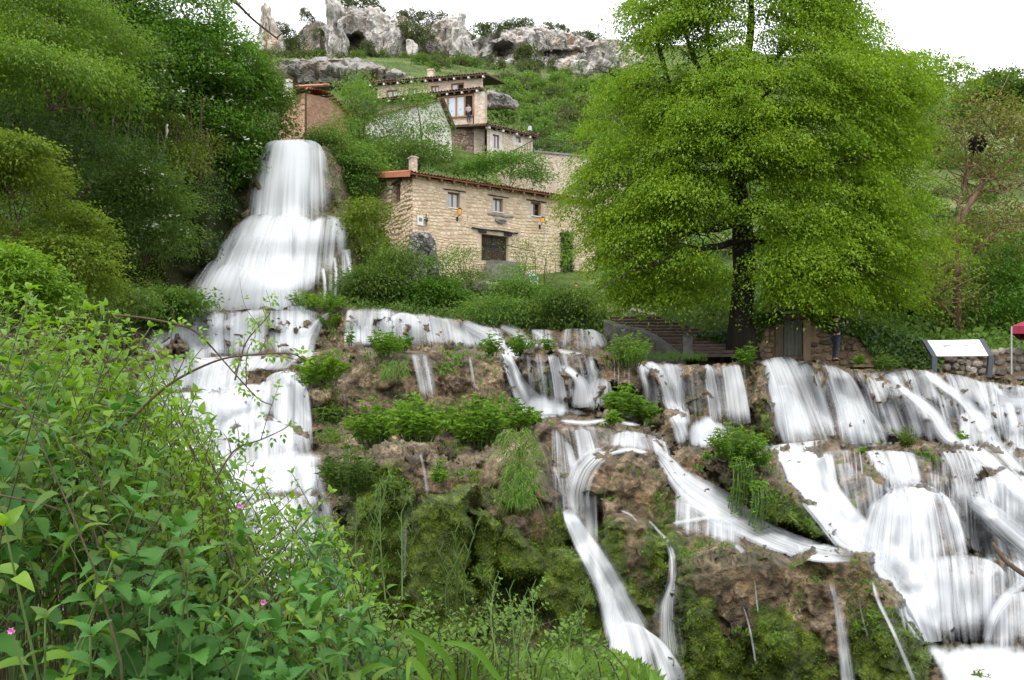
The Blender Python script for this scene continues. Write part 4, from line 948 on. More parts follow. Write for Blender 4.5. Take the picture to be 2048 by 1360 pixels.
def wall(pl, u0, u1, z0, ztop, holes, mat, parent, name='wall', depth=.45):
    """a wall with real openings; ztop(u) is its upper edge; holes: (u0, u1, z0, z1)"""
    mb = MB(); us = sorted({u0, u1, *[h[0] for h in holes], *[h[1] for h in holes]} | set(np.linspace(u0, u1, 6)))
    zs = sorted({z0, *[h[2] for h in holes], *[h[3] for h in holes]})
    for a, b in zip(us[:-1], us[1:]):
        if b - a < 1e-5: continue
        for k in range(len(zs)):
            c = zs[k]; d = zs[k + 1] if k + 1 < len(zs) else None
            um = (a + b) / 2; zm = (c + (d if d is not None else ztop(um))) / 2
            if any(h[0] < um < h[1] and h[2] < zm < h[3] for h in holes): continue
            za, zb = (d, d) if d is not None else (ztop(a), ztop(b))
            mb.add([pl.P(a, c), pl.P(b, c), pl.P(b, zb), pl.P(a, za)], [(0, 1, 2, 3)])
            if d is None: mb.add([pl.P(a, za), pl.P(b, zb), pl.P(b, zb, -depth), pl.P(a, za, -depth)], [(0, 1, 2, 3)])
    for (a, b, c, d) in holes:
        for q in ([(a, c), (a, d)], [(b, c), (b, d)], [(a, c), (b, c)], [(a, d), (b, d)]):
            (ua, za), (ub, zb) = q
            mb.add([pl.P(ua, za), pl.P(ub, zb), pl.P(ub, zb, -depth), pl.P(ua, za, -depth)], [(0, 1, 2, 3)])
    mb.add([pl.P(u0, z0, -depth), pl.P(u1, z0, -depth), pl.P(u1, ztop(u1), -depth), pl.P(u0, ztop(u0), -depth)], [(0, 1, 2, 3)]) if not holes else None
    return mb.build(name, mat, parent)
def child(o, par):
    """hang a part built in place under another part"""
    o.parent = par; o.matrix_parent_inverse = Matrix.Translation(-(Vector(par.location) if par.parent is None else Vector((0, 0, 0))))
    if par.parent is not None: o.matrix_parent_inverse = Matrix.Identity(4)
    return o
def window(pl, h, parent, back=.22, leaves=2, open_side=None, wood='brown_wood', pane='glass', fw=.07, sill=True):
    """frame, casements, panes; every part is built in the coordinates of the building's base"""
    a, b, c, d = h; mb = MB()
    for (p, q, r, s_) in ((a, a + fw, c, d), (b - fw, b, c, d), (a + fw, b - fw, d - fw, d), (a + fw, b - fw, c, c + fw)): pl.box(mb, p, q, r, s_, -back - .07, -back)
    if leaves > 1:
        for k in range(1, leaves): m = a + (b - a) * k / leaves; pl.box(mb, m - fw * .55, m + fw * .55, c + fw, d - fw, -back - .07, -back + .01)
    w = mb.build('window', M[wood], parent)
    for k in range(leaves):
        x0, x1 = a + (b - a) * k / leaves + fw * .6, a + (b - a) * (k + 1) / leaves - fw * .6
        g = MB(); pl.box(g, x0, x1, c + fw, d - fw, -back - .05, -back - .03)
        o = g.build('open_pane' if open_side == k else 'pane', M['dark_room'] if open_side == k else M[pane], None, loc=parent.location)
        o.location = (0, 0, 0); o.parent = w
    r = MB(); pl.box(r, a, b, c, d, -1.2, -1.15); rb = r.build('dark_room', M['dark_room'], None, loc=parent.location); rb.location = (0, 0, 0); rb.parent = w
    if sill:
        sb = MB(); pl.box(sb, a - .05, b + .05, c - .07, c + .005, -.2, .05)
        o = sb.build('sill', M['sill'], None, loc=parent.location); o.location = (0, 0, 0); o.parent = w
    return w
def lintel(pl, u0, u1, z0, z1, parent, mat, out=.05, name='lintel', wob=.02, seed=0):
    """an adzed beam set in the wall"""
    rr = random.Random(seed); n = 9; V = []; Fq = []
    for k in range(n):
        u = u0 + (u1 - u0) * k / (n - 1); j = [rr.uniform(-wob, wob) for _ in range(4)]
        V += [pl.P(u, z0 + j[0], -.1), pl.P(u, z0 + j[1], out + j[2]), pl.P(u, z1 + j[3], out + j[2]), pl.P(u, z1 + j[3], -.1)]
    for k in range(n - 1):
        for e in range(4): Fq.append((k * 4 + e, k * 4 + (e + 1) % 4, k * 4 + 4 + (e + 1) % 4, k * 4 + 4 + e))
    Fq += [(0, 1, 2, 3), (n * 4 - 4, n * 4 - 3, n * 4 - 2, n * 4 - 1)]
    return mk(name, V, np.array(Fq), mat, parent)
# unit stones, shared by every laid stone (x along, y out of the wall, z up)
def unit_stone(seed, boxy=.75):
    rr = np.random.RandomState(seed); a = (np.arange(8) + .5) / 8 * 2 * np.pi
    ca, sa = np.cos(a), np.sin(a)
    sq = 1 / np.maximum(np.abs(ca), np.abs(sa)); r = (1 - boxy) + boxy * sq
    o = np.stack([ca * r, sa * r], -1) * .5 * (1 + rr.uniform(-.13, .06, (8, 1)))
    V = [np.c_[o[:, 0] * 1.0, np.full(8, -.25), o[:, 1] * 1.0], np.c_[o[:, 0] * .98, rr.uniform(.25, .5, 8), o[:, 1] * .98], np.c_[o[:, 0] * .72, rr.uniform(.7, 1.0, 8), o[:, 1] * .72], [[0, rr.uniform(.85, 1.1), 0]]]
    V = np.concatenate(V); j = np.arange(8); j2 = (j + 1) % 8
    Q = np.concatenate([np.stack([j, j2, 8 + j2, 8 + j], -1), np.stack([8 + j, 8 + j2, 16 + j2, 16 + j], -1)]); T = np.stack([16 + j, 16 + j2, np.full(8, 24)], -1)
    return V, Q, T
UNIT = [unit_stone(k) for k in range(12)]
_unit_me = {}
def unit_mesh(k, mat):
    if (k, mat.name) not in _unit_me:
        V, Q, T = UNIT[k]
        o = mk('stone', V, [Q, T], mat); _unit_me[(k, mat.name)] = o.data; bpy.data.objects.remove(o)
    return _unit_me[(k, mat.name)]
def lay_stones(pl, region, holes, parent, mat, hmin, hmax, lmin, lmax, proud=.06, limit=300, seed=1, inside=None, name='stone', gap=.015, sort=None):
    """stones laid course by course over a wall region (u0, u1, z0, z1)"""
    rr = random.Random(seed); u0, u1, z0, z1 = region; out = []
    z = z0
    while z < z1 - hmin * .5:
        h = rr.uniform(hmin, hmax); u = u0 - rr.uniform(0, lmax * .5)
        while u < u1:
            l = rr.uniform(lmin, lmax) * (1 if rr.random() < .8 else .6)
            a, b = max(u, u0), min(u + l, u1)
            hh = h * rr.uniform(.82, 1.05); dz = rr.uniform(-.1, .1) * h
            if b - a > lmin * .4:
                c = (a + b) / 2; zc = z + h / 2 + dz + .35 * h * math.sin(c * 1.9 + z * 2.3)
                ok = not any(hx0 - .02 < b and hx1 + .02 > a and hz0 - .02 < zc + hh / 2 and hz1 + .02 > zc - hh / 2 for hx0, hx1, hz0, hz1 in holes)
                if ok and (inside is None or inside(c, zc + hh * .5)): out.append((c, zc, b - a - gap, hh - gap, rr.randrange(12), proud * rr.uniform(.5, 1.3), rr.uniform(-.04, .04)))
            u += l
        z += h
    big = sorted(range(len(out)), key=lambda i: -out[i][2] * out[i][3])
    single = set(big[:limit]); mb = MB()
    for i, (c, zc, l, h, k, pr, rot) in enumerate(out):
        if i in single:
            o = bpy.data.objects.new(name, unit_mesh(k, mat)); COL.objects.link(o); o.parent = parent
            p = pl.P(c, zc) - np.array(parent.location)
            o.location = p; o.rotation_euler = (0, rot, pl.rz if pl.n @ np.array([-pl.u[1], pl.u[0], 0]) > 0 else pl.rz + math.pi); o.scale = (l, pr, h)
        else:
            V, Q, T = UNIT[k]
            cr_, sr = math.cos(rot), math.sin(rot); x, zz = V[:, 0] * l, V[:, 2] * h
            Vw = pl.P(c, zc)[None] + (x * cr_ + zz * sr)[:, None] * pl.u + (zz * cr_ - x * sr)[:, None] * np.array([0, 0, 1.0]) + (V[:, 1] * pr)[:, None] * pl.n
            mb.add(Vw, Q, T)
    if mb.n: sset(mb.build('rubble', mat, parent), kind='stuff')
def tile_rows(mb, A, B, up, w=.2, rows=3, length=.45, r=None, seed=0):
    """barrel tiles along an eave from A to B; up = the vector of one tile up the slope"""
    rr = random.Random(seed); A, B, up = (np.asarray(v, float) for v in (A, B, up)); d = B - A; L = np.linalg.norm(d); d /= L
    nrm_ = np.cross(d, up); nrm_ /= np.linalg.norm(nrm_); nrm_ *= np.sign(nrm_[2]) or 1
    n = int(L / w); r = r or w * .5; a = np.linspace(0, np.pi, 6)
    for row in range(rows):
        for k in range(n):
            c0 = A + d * (k + .5) * L / n + up * row + nrm_ * (.03 * row * 0 + rr.uniform(0, .02)) - up * rr.uniform(0, .08); c1 = c0 + up * 1.12 + nrm_ * -.03
            V = []
            for c_, rad in ((c0, r), (c1, r * .8)):
                V.append(c_ + rad * (np.cos(a)[:, None] * d + np.sin(a)[:, None] * nrm_ * .9))
            for c_, rad in ((c0, r - .025), (c1, r * .8 - .025)):
                V.append(c_ + rad * (np.cos(a)[:, None] * d + np.sin(a)[:, None] * nrm_ * .9))
            j = np.arange(5)
            Q = np.concatenate([np.stack([j, j + 1, 6 + j + 1, 6 + j], -1), np.stack([12 + j, 12 + j + 1, j + 1, j], -1), np.stack([18 + j, 18 + j + 1, 12 + j + 1, 12 + j], -1)])
            mb.add(np.concatenate(V), Q)
Zv = np.array([0, 0, 1.0])

# ------------------------------------------------------------------ the stone house
A0, A1 = (825, 0, 46.0), (1195, 0, 53.2)
pl = Plane((825, 800, 46.0), (1190, 800, 52.6))
zE = pl.uz(828, 352)[1]                                   # eaves
zB = 7.0
house = thing('stone_house', 'warm stone house with a mono-pitch tiled roof and dark double door beside the waterfall', 'house', pl.P(0, zB))
holes = [pl.rect(896, 383, 920, 417), pl.rect(986, 395, 1006, 425), pl.rect(1062, 403, 1082, 433)]
door_h = pl.rect(963, 467, 1017, 526)
L_ = pl.len
wall(pl, 0, L_, zB, lambda u: zE, holes + [door_h], M['mortar'], house)
lintels = [(886, 376, 931, 387), (976, 388, 1017, 398), (1052, 397, 1092, 408)]
lh = [pl.rect(*l) for l in lintels]
big_l = pl.rect(943, 455, 1035, 471)
for k, (h, l) in enumerate(zip(holes, lh)):
    w = window(pl, h, house, open_side=1 if k == 2 else None)
    if k == 2: w['label'] = 'window with its casement open'
    lintel(pl, l[0], l[1], l[2] + .05, l[3] - .02, house, M['old_wood'], .07, seed=k)
lintel(pl, big_l[0], big_l[1], big_l[2] + .1, big_l[3], house, M['dark_beam'], .14, 'door_lintel', .03, 9)
for uu in (door_h[0] - .12, door_h[1] - .22):
    mb = MB(); pl.box(mb, uu - .1, uu + .42, big_l[2] - .1, big_l[2] + .1, .0, .11); mb.build('corbel', M['dark_beam'], house)
# double door of upright planks
dz0, dz1 = door_h[2], big_l[2] + .08
dr = MB(); pl.box(dr, door_h[0], door_h[1], dz0, dz1, -.38, -.34); dro = dr.build('door', M['old_wood'], house)
npl = 11
for k in range(npl):
    a = door_h[0] + (door_h[1] - door_h[0]) * k / npl + .012; b = door_h[0] + (door_h[1] - door_h[0]) * (k + 1) / npl - .012
    mb = MB(); pl.box(mb, a, b, dz0 + .02, dz1 - .03, -.34, -.30 + .008 * (k % 3)); o = mb.build('plank', M['old_wood'], None, loc=house.location); o.location = (0, 0, 0); o.parent = dro
mb = MB(); pl.box(mb, door_h[0], door_h[1], dz0 + .95, dz0 + 1.08, -.30, -.25); o = mb.build('crossbar', M['dark_beam'], None, loc=house.location); o.location = (0, 0, 0); o.parent = dro
plate = pl.rect(975, 426, 1026, 436); shield = pl.rect(990, 437, 1012, 449)
lay_stones(pl, (0, L_, zB, zE - .12), holes + lh + [door_h, big_l, plate, shield], house, M['wall_stone'], .13, .26, .2, .52, .028, 300, 4)
# carved beam and coat of arms over the door
lintel(pl, plate[0], plate[1], plate[2], plate[3], house, M['grey_stone'], .06, 'carved_beam', .03, 3)
mb = MB(); u0, u1, z0, z1 = shield
V = [(u0, z1), (u1, z1), (u1, (z0 + z1) / 2), ((u0 + u1) / 2 + .1, z0), ((u0 + u1) / 2 - .1, z0), (u0, (z0 + z1) / 2)]
n = len(V); mb.add([pl.P(a, b, .02) for a, b in V] + [pl.P(a, b, .11) for a, b in V], [tuple(range(n, 2 * n))], [(k, (k + 1) % n, n + (k + 1) % n, n + k) for k in range(n)])
pl.box(mb, u0 + .12, u1 - .12, z0 + .22, z1 - .1, .11, .15)
mb.build('coat_of_arms', M['grey_stone'], house)
# side wall going back from the corner
sn = np.array([-pl.u[1], pl.u[0], 0.0])
Ls = 5.4; ps = Plane((825, 800, 46.0), (826, 800, 46.0)); ps.o = pl.o.copy(); ps.u = sn; ps.len = Ls; ps.n = -pl.u.copy(); ps.rz = math.atan2(sn[1], sn[0])
zBk = zE + 1.2
sw = ps.rect(788, 372, 800, 402); sw = (min(sw[0], sw[1]), max(sw[0], sw[1]), sw[2], sw[3])
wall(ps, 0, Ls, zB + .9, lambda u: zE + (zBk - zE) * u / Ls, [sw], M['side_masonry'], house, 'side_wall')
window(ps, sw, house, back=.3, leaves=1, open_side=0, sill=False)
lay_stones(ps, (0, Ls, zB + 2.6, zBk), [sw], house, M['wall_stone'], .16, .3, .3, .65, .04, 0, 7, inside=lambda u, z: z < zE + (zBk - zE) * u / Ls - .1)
lintel(ps, sw[0] - .3, sw[1] + .3, sw[3] + .04, sw[3] + .22, house, M['old_wood'], .06)
bkm = MB(); q = [pl.P(L_, zB), pl.P(L_, zE), pl.P(L_, zBk) + sn * Ls, pl.P(L_, zB) + sn * Ls]; bkm.add(q, [(0, 1, 2, 3)])
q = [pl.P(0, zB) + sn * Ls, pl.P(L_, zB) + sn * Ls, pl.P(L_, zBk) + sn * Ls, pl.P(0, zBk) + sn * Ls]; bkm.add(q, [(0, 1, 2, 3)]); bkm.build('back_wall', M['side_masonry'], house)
# roof: boards, rafters, tiles
slope = (sn * Ls + Zv * (zBk - zE)); sl = slope / np.linalg.norm(slope)
rA, rB = pl.P(-.35, zE + .06, 0) - sl * .45, pl.P(L_ + .3, zE + .06, 0) - sl * .45
rf = MB(); th = Zv * .07
rf.add([rA, rB, rB + sl * 6.4, rA + sl * 6.4, rA + th, rB + th, rB + sl * 6.4 + th, rA + sl * 6.4 + th], [(3, 2, 1, 0), (4, 5, 6, 7), (0, 1, 5, 4), (1, 2, 6, 5), (2, 3, 7, 6), (3, 0, 4, 7)])
roof = rf.build('roof', M['brown_wood'], house)
tm = MB(); tile_rows(tm, rA + th * 1.3 - sl * .08, rB + th * 1.3 - sl * .08, sl * .42, .2, 15)
o = sset(tm.build('roof_tiles', M['tile_clay'], None, loc=house.location), kind='stuff'); o.location = (0, 0, 0); o.parent = roof
for k in range(17):
    u = .1 + k * (L_ - .2) / 16
    mb = MB(); c = pl.P(u, zE - .03, 0) + sl * .05; mb.box(c, pl.u * .055, sl * .45, np.cross(pl.u, sl) * .07)
    o = mb.build('rafter', M['brown_wood'], None, loc=house.location); o.location = (0, 0, 0); o.parent = roof
mb = MB(); c = pl.P(-.36, zE + .03) - sl * .45 + sl * 3.2; mb.box(c, pl.u * .03, sl * 3.2, np.cross(pl.u, sl) * .13)
o = mb.build('verge_board', M['red_tile'], None, loc=house.location); o.location = (0, 0, 0); o.parent = roof
mb = MB()
for k in range(15):
    c = pl.P(-.3, zE + .19) - sl * .45 + sl * (.25 + k * .42); tb, tq, tc = tube_np([c - sl * .24, c + sl * .26], [.1, .085], 8); mb.add(tb, tq, tc)
o = mb.build('verge_tiles', M['red_tile'], None, loc=house.location); o.location = (0, 0, 0); o.parent = roof
# chimney
ch = pl.P(.42, zE + .25) + sl * .9; mb = MB(); mb.box(ch + Zv * .4, pl.u * .19, sn * .19, Zv * .45); mb.box(ch + Zv * .87, pl.u * .24, sn * .24, Zv * .035); mb.box(ch + Zv * .93, pl.u * .14, sn * .14, Zv * .04)
mb.build('chimney', M['far_masonry'], house)
# left end: small shed roofed balcony and hollow under the corner
mb = MB(); c = ps.P(Ls + .1, zB + 4.6, .35); mb.box(c, ps.u * .5, ps.n * .35, Zv * 1.1); mb.build('balcony', M['whitewash'], house)
mb = MB()
for k in range(8): p0 = ps.P(Ls - .4 + k * .14, zB + 3.2, .8); mb.tube([p0, p0 + Zv * 1.0], .02, 5)
mb.tube([ps.P(Ls - .4, zB + 4.2, .8), ps.P(Ls + .6, zB + 4.2, .8)], .025, 5); mb.build('balcony_railing', M['black_iron'], house)
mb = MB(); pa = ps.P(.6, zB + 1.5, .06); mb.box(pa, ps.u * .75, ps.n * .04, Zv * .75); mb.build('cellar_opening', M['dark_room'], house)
mb = MB(); c = ps.P(.35, zB + 2.25, .35); mb.box(c, ps.u * .4 + Zv * .12, ps.n * .35 - Zv * .2, Zv * .02 + ps.n * .02); mb.build('awning_board', M['grey_metal'], house)
o = pillow('rock_footing', [(818, 470), (835, 463), (862, 468), (874, 500), (880, 560), (850, 580), (818, 575), (814, 520)], 45.3, .7, 1.0, .18, 1.2, M['buttress_rock'], 70, 14, parent=None)
sset(o, 'grey rough rock buttress under the left corner of the stone house', 'rock')
# wall tile, bracket
r_ = pl.rect(834, 432, 845, 452); mb = MB(); pl.box(mb, r_[0], r_[1], r_[2], r_[3], .05, .12); pq = mb.build('wall_plaque', M['panel_face'], None); sset(pq, 'small white tile plaque on the stone house wall by its corner', 'plaque')
mb = MB(); pl.box(mb, r_[0] + .06, r_[1] - .08, r_[2] + .22, r_[3] - .1, .12, .126); mb.build('picture', M['print_ink'], pq)
def lantern(px, py, lab, lit=True, s=1.0):
    u, z = pl.uz(px, py); c = pl.P(u, z, .34)
    t = thing('wall_lantern', lab, 'lantern', pl.P(u, z - .2, 0), 'lanterns on the stone house')
    mb = MB(); mb.tube([pl.P(u, z - .42, .05), pl.P(u, z - .3, .2), pl.P(u, z - .2, .34)], .025 * s, 6); pl.box(mb, u - .05, u + .05, z - .55, z - .28, .0, .06); mb.build('bracket', M['black_iron'], t)
    mb = MB()
    for a in (-1, 1):
        for b in (-1, 1): mb.tube([c + pl.u * a * .10 * s + pl.n * b * .10 * s - Zv * .2 * s, c + pl.u * a * .15 * s + pl.n * b * .15 * s + Zv * .12 * s], .016, 5)
    V = [c + pl.u * a * .19 * s + pl.n * b * .19 * s + Zv * .12 * s for a, b in ((-1, -1), (1, -1), (1, 1), (-1, 1))] + [c + Zv * .32 * s]
    mb.add(V, [(0, 1, 4), (1, 2, 4), (2, 3, 4), (3, 0, 4)], [(3, 2, 1, 0)]); mb.build('cap', M['black_iron'], t)
    V = [c + pl.u * a * w + pl.n * b * w + Zv * z_ for w, z_ in ((.085 * s, -.18 * s), (.135 * s, .11 * s)) for a, b in ((-1, -1), (1, -1), (1, 1), (-1, 1))]
    mb = MB().add(V, [(0, 1, 5, 4), (1, 2, 6, 5), (2, 3, 7, 6), (3, 0, 4, 7), (0, 3, 2, 1)]); mb.build('lamp_glass', M['amber'] if lit else M['glass'], t)
tq_ = NT('amber_glow'); M['amber'] = tq_.done(tq_.n('ShaderNodeEmission', {'Color': (1, .42, .04, 1), 'Strength': .7}).outputs[0])
lantern(914, 424, 'lit amber lantern under the left window of the stone house', s=.66)
lantern(1079, 441, 'lit amber lantern under the open right window of the stone house', s=.66)
u, z = pl.uz(851, 440)
t_ = thing('lamp_bracket', 'black iron lamp bracket beside the white plaque', 'bracket', pl.P(u, z - .3))
mb = MB(); mb.tube([pl.P(u, z - .35, .08), pl.P(u, z + .35, .08)], .03, 6); mb.tube([pl.P(u - .12, z, .08), pl.P(u + .12, z, .08)], .03, 6); mb.build('arm', M['black_iron'], t_)
mb = MB(); mb.tube([pl.P(u, z - .1, .08), pl.P(u, z - .1, .3), pl.P(u, z + .05, .3)], .03, 6); mb.build('hook', M['black_iron'], t_)
# landing, steps and railing in front of the door
st = thing('door_steps', 'short stone steps with an iron rail below the dark double door', 'steps', pl.P(door_h[0], zB, .8))
for k in range(5):
    mb = MB(); pl.box(mb, door_h[0] + .3 - .12 * k, door_h[1] + .35 + .03 * k, dz0 - .28 * k - .3, dz0 - .28 * k - .03, -.3, .7 + .3 * k); mb.build('step', M['grey_stone'], st)
mb = MB()
for k in range(9): p0 = pl.P(door_h[0] - .05 + k * .11, dz0 - .05, .9); mb.tube([p0, p0 + Zv * .95], .018, 5)
mb.tube([pl.P(door_h[0] - .05, dz0 + .9, .9), pl.P(door_h[0] + .9, dz0 + .9, .9)], .025, 5); mb.tube([pl.P(door_h[0] - .05, dz0 + .45, .9), pl.P(door_h[0] + .9, dz0 + .45, .9)], .02, 5)
mb.tube([pl.P(door_h[0] + .9, dz0 + .9, .9), pl.P(door_h[1] + 1.1, dz0 + .6, 1.3), pl.P(door_h[1] + 1.15, dz0 - .6, 1.3)], .025, 5)
mb.build('railing', M['black_iron'], st)
# banner
u, z = pl.uz(1062, 543); bn = thing('banner', 'white pointed banner with a small green and blue picture before the stone house', 'banner', pl.P(u, zB + .8, 2.2))
pb = Plane((1057, 800, 47.6), (1080, 800, 47.9))
V = [pb.P(*pb.uz(a, b)) for a, b in ((1057, 540), (1076, 553), (1078, 572), (1062, 572))]; mb = MB(); mb.add(V + [v - pb.n * .03 for v in V], [(0, 1, 2, 3), (7, 6, 5, 4), (0, 4, 5, 1), (1, 5, 6, 2), (2, 6, 7, 3), (3, 7, 4, 0)]); mb.build('cloth', M['panel_face'], bn)
tb_ = NT('print_picture'); cc = tb_.coord(); M['print_picture'] = tb_.done(tb_.principled(tb_.ramp(tb_.noise(cc, 4, 3), (.35, (.02, .12, .05)), (.5, (.03, .22, .18)), (.65, (.25, .45, .5))), .6))
mb = MB(); u0, u1, z0, z1 = pb.rect(1062, 551, 1075, 561); pb.box(mb, u0, u1, z0, z1, .005, .012); mb.build('picture', M['print_picture'], bn)
mb = MB(); p0 = pb.P(*pb.uz(1057, 540)) - pb.n * .04; mb.tube([p0 - Zv * 2.2, p0 + Zv * .05], .025, 6); mb.build('pole', M['grey_metal'], bn)

# ------------------------------------------------------------------ upper house (several levels)
pu = Plane((755, 800, 78.6), (966, 800, 76.2))
base = thing('upper_house', 'big upper house with a long tiled roof, four windows and a glazed bay', 'house', pu.P(0, 18))
zr0 = pu.uz(755, 172)[1]; zr1 = pu.uz(966, 156)[1]
Lu = pu.len
ztop = lambda u: zr0 + (zr1 - zr0) * u / Lu
hw = [pu.rect(773, 181, 796, 202), pu.rect(816, 177, 834, 196), pu.rect(862, 172, 878, 190), pu.rect(902, 167, 928, 186)]
zlow = pu.uz(860, 330)[1]
bay = pu.rect(884, 204, 952, 238)
wall(pu, 0, Lu, zlow, ztop, hw, M['far_masonry'], base)
for k, h in enumerate(hw): window(pu, h, base, back=.15, open_side=1 if k == 3 else None, fw=.12, sill=False)
un = -pu.n
def roof_slab(pl_, ua, ub, za, zb, out, depth_, rise, tiles, parent, name='roof', rows=3, w=.28, mat='old_wood', up_dir=None):
    A = pl_.P(ua, za, out); B = pl_.P(ub, zb, out); upv = -pl_.n * depth_ + Zv * rise
    mb = MB(); th_ = Zv * .1
    mb.add([A, B, B + upv, A + upv, A + th_, B + th_, B + upv + th_, A + upv + th_], [(3, 2, 1, 0), (4, 5, 6, 7), (0, 1, 5, 4), (1, 2, 6, 5), (2, 3, 7, 6), (3, 0, 4, 7)])
    r = mb.build(name, M[mat], parent)
    tmb = MB(); upn = upv / np.linalg.norm(upv); tile_rows(tmb, A + th_ * 1.3, B + th_ * 1.3, upn * .5, w, rows)
    o = sset(tmb.build('roof_tiles', M[tiles], None, loc=parent.location), kind='stuff'); o.location = (0, 0, 0); o.parent = r
    nn = int(np.linalg.norm(B - A) / .7)
    for k in range(nn):
        c = A + (B - A) * (k + .5) / nn - Zv * .12 + upn * .25; mb = MB(); d_ = (B - A) / np.linalg.norm(B - A); mb.box(c, d_ * .08, upn * .3, Zv * .09)
        o = mb.build('rafter', M['whitewash'] if mat == 'old_wood' and k % 2 == 0 else M['old_wood'], None, loc=parent.location); o.location = (0, 0, 0); o.parent = r
    return r
roof_slab(pu, -.9, Lu + .5, ztop(-.9) + .05, ztop(Lu + .5) + .05, .55, 8, 2.2, 'tile_clay', base, rows=10)
e2a, e2b = pu.uz(752, 212), pu.uz(968, 188)
roof_slab(pu, e2a[0], e2b[0], e2a[1], e2b[1], 1.25, 1.35, .38, 'tile_clay', base, 'lower_roof', rows=3)
mb = MB(); c = pu.P(pu.uz(854, 150)[0], pu.uz(854, 150)[1], -1.2); mb.box(c, pu.u * .28, pu.n * .28, Zv * .9); mb.box(c + Zv * .9, pu.u * .34, pu.n * .34, Zv * .06); mb.build('chimney', M['far_masonry'], base)
# glazed bay
bm = MB(); b0, b1, bz0, bz1 = bay
for zz in (bz0 - .06, bz1): pu.box(bm, b0, b1, zz, zz + .14, .3, .95)
for k in range(5): uu = b0 + (b1 - b0) * k / 4; pu.box(bm, uu - .08, uu + .08, bz0 + .08, bz1, .8, .95)
bo = bm.build('bay_window', M['brown_wood'], base)
for k in range(4):
    mb = MB(); pu.box(mb, b0 + (b1 - b0) * k / 4 + .08, b0 + (b1 - b0) * (k + 1) / 4 - .08, bz0 + .08, bz1, .84, .86)
    o = mb.build('pane' if k < 3 else 'open_pane', M['sky_glass'] if k < 3 else M['dark_room'], None, loc=base.location) if False else mb.build('pane' if k < 3 else 'open_pane', M['glass'] if k < 3 else M['dark_room'], None, loc=base.location); o.location = (0, 0, 0); o.parent = bo
mb = MB(); sp = pu.rect(884, 240, 952, 254); pu.box(mb, b0 + .1, b1 - .1, sp[2], bz0 - .06, 0, .8); mb.build('bay_wall', M['far_masonry'], base)
mb = MB(); pu.box(mb, b0 - .1, b1 + .1, sp[2] - .2, sp[2], 0, .95); mb.build('bay_ledge', M['old_wood'], base)
mb = MB(); pr = pu.rect(953, 192, 974, 330); pu.box(mb, pr[0], pr[1], zlow, pr[3], .005, .9); mb.build('corner_pier', M['far_masonry'], base)
mb = MB(); vr = pu.rect(900, 256, 952, 330); pu.box(mb, vr[0], vr[1], zlow, vr[3] - .3, .005, .5); mb.build('vine_covered_wall', M['vine_wall'], base)
# white gabled annex in front of its left part
pa = Plane((755, 800, 66.0), (905, 800, 69.5)); an = thing('white_annex', 'whitewashed gabled annex with a sloping brown verge below the upper house', 'house', pa.P(0, 18))
zt = lambda px, py: pa.uz(px, py)
mb = MB(); pts = [zt(752, 320), zt(905, 320), zt(902, 260), zt(884, 205), zt(870, 206), zt(752, 235)]
V = [pa.P(*p) for p in pts]; n = len(V); mb.add(V + [v - pa.n * 2.5 for v in V], [tuple(range(n)), tuple(range(2 * n - 1, n - 1, -1))], [(k, (k + 1) % n, n + (k + 1) % n, n + k) for k in range(n)]); mb.build('wall', M['whitewash'], an)
p0, p1 = pa.P(*zt(880, 200)), pa.P(*zt(905, 262)); d_ = (p1 - p0); mb = MB(); mb.box((p0 + p1) / 2 + pa.n * .2, d_ / 2, pa.n * .4, np.cross(d_ / np.linalg.norm(d_), pa.n) * .1); mb.build('verge', M['old_wood'], an)
p0, p1 = pa.P(*zt(752, 234)), pa.P(*zt(872, 204)); mb = MB(); tile_rows(mb, p0 + pa.n * .3, p1 + pa.n * .3, -pa.n * .5 + Zv * .12, .28, 4); sset(mb.build('roof_tiles', M['tile_clay'], an), kind='stuff')
# small house with a white framed window
p2 = Plane((974, 800, 73.0), (1066, 800, 76.0)); sh = thing('small_stone_house', 'small pale stone house with two white framed windows right of the upper house', 'house', p2.P(0, 19))
zt2 = p2.uz(975, 256)[1]; h1 = p2.rect(985, 268, 998, 298); h2 = p2.rect(1031, 272, 1041, 286); zb2 = p2.uz(1010, 330)[1]
wall(p2, 0, p2.len, zb2, lambda u: zt2, [h1, h2], M['far_masonry'], sh)
for h in (h1, h2):
    w = window(p2, h, sh, back=.12, leaves=2 if h is h1 else 1, fw=.1, sill=False); mb = MB(); s_ = .32
    for (a, b, c, d) in ((h[0] - s_, h[0], h[2] - s_, h[3] + s_), (h[1], h[1] + s_, h[2] - s_, h[3] + s_), (h[0], h[1], h[3], h[3] + s_), (h[0], h[1], h[2] - s_, h[2])): p2.box(mb, a, b, c, d, -.02, .03)
    o = mb.build('white_surround', M['whitewash'], None, loc=sh.location); o.location = (0, 0, 0); o.parent = w
roof_slab(p2, -.4, p2.len + .5, zt2 + .03, zt2 + .03, .45, 5, 1.2, 'tile_clay', sh, rows=6)
mb = MB(); c = p2.P(p2.len, (zb2 + zt2) / 2, -2.5); mb.box(c, p2.u * .01, p2.n * 2.5, Zv * (zt2 - zb2) / 2); mb.build('end_wall', M['far_masonry'], sh)
wp = p2.rect(1006, 299, 1032, 308); mb = MB(); p2.box(mb, wp[0], wp[1], wp[2], wp[3], -.02, .02); mb.build('white_patch', M['whitewash'], sh)
u, z = p2.uz(1056, 268); lp = thing('wall_lamp', 'tiny grey lamp on the right end of the small stone house', 'lantern', p2.P(u, z))
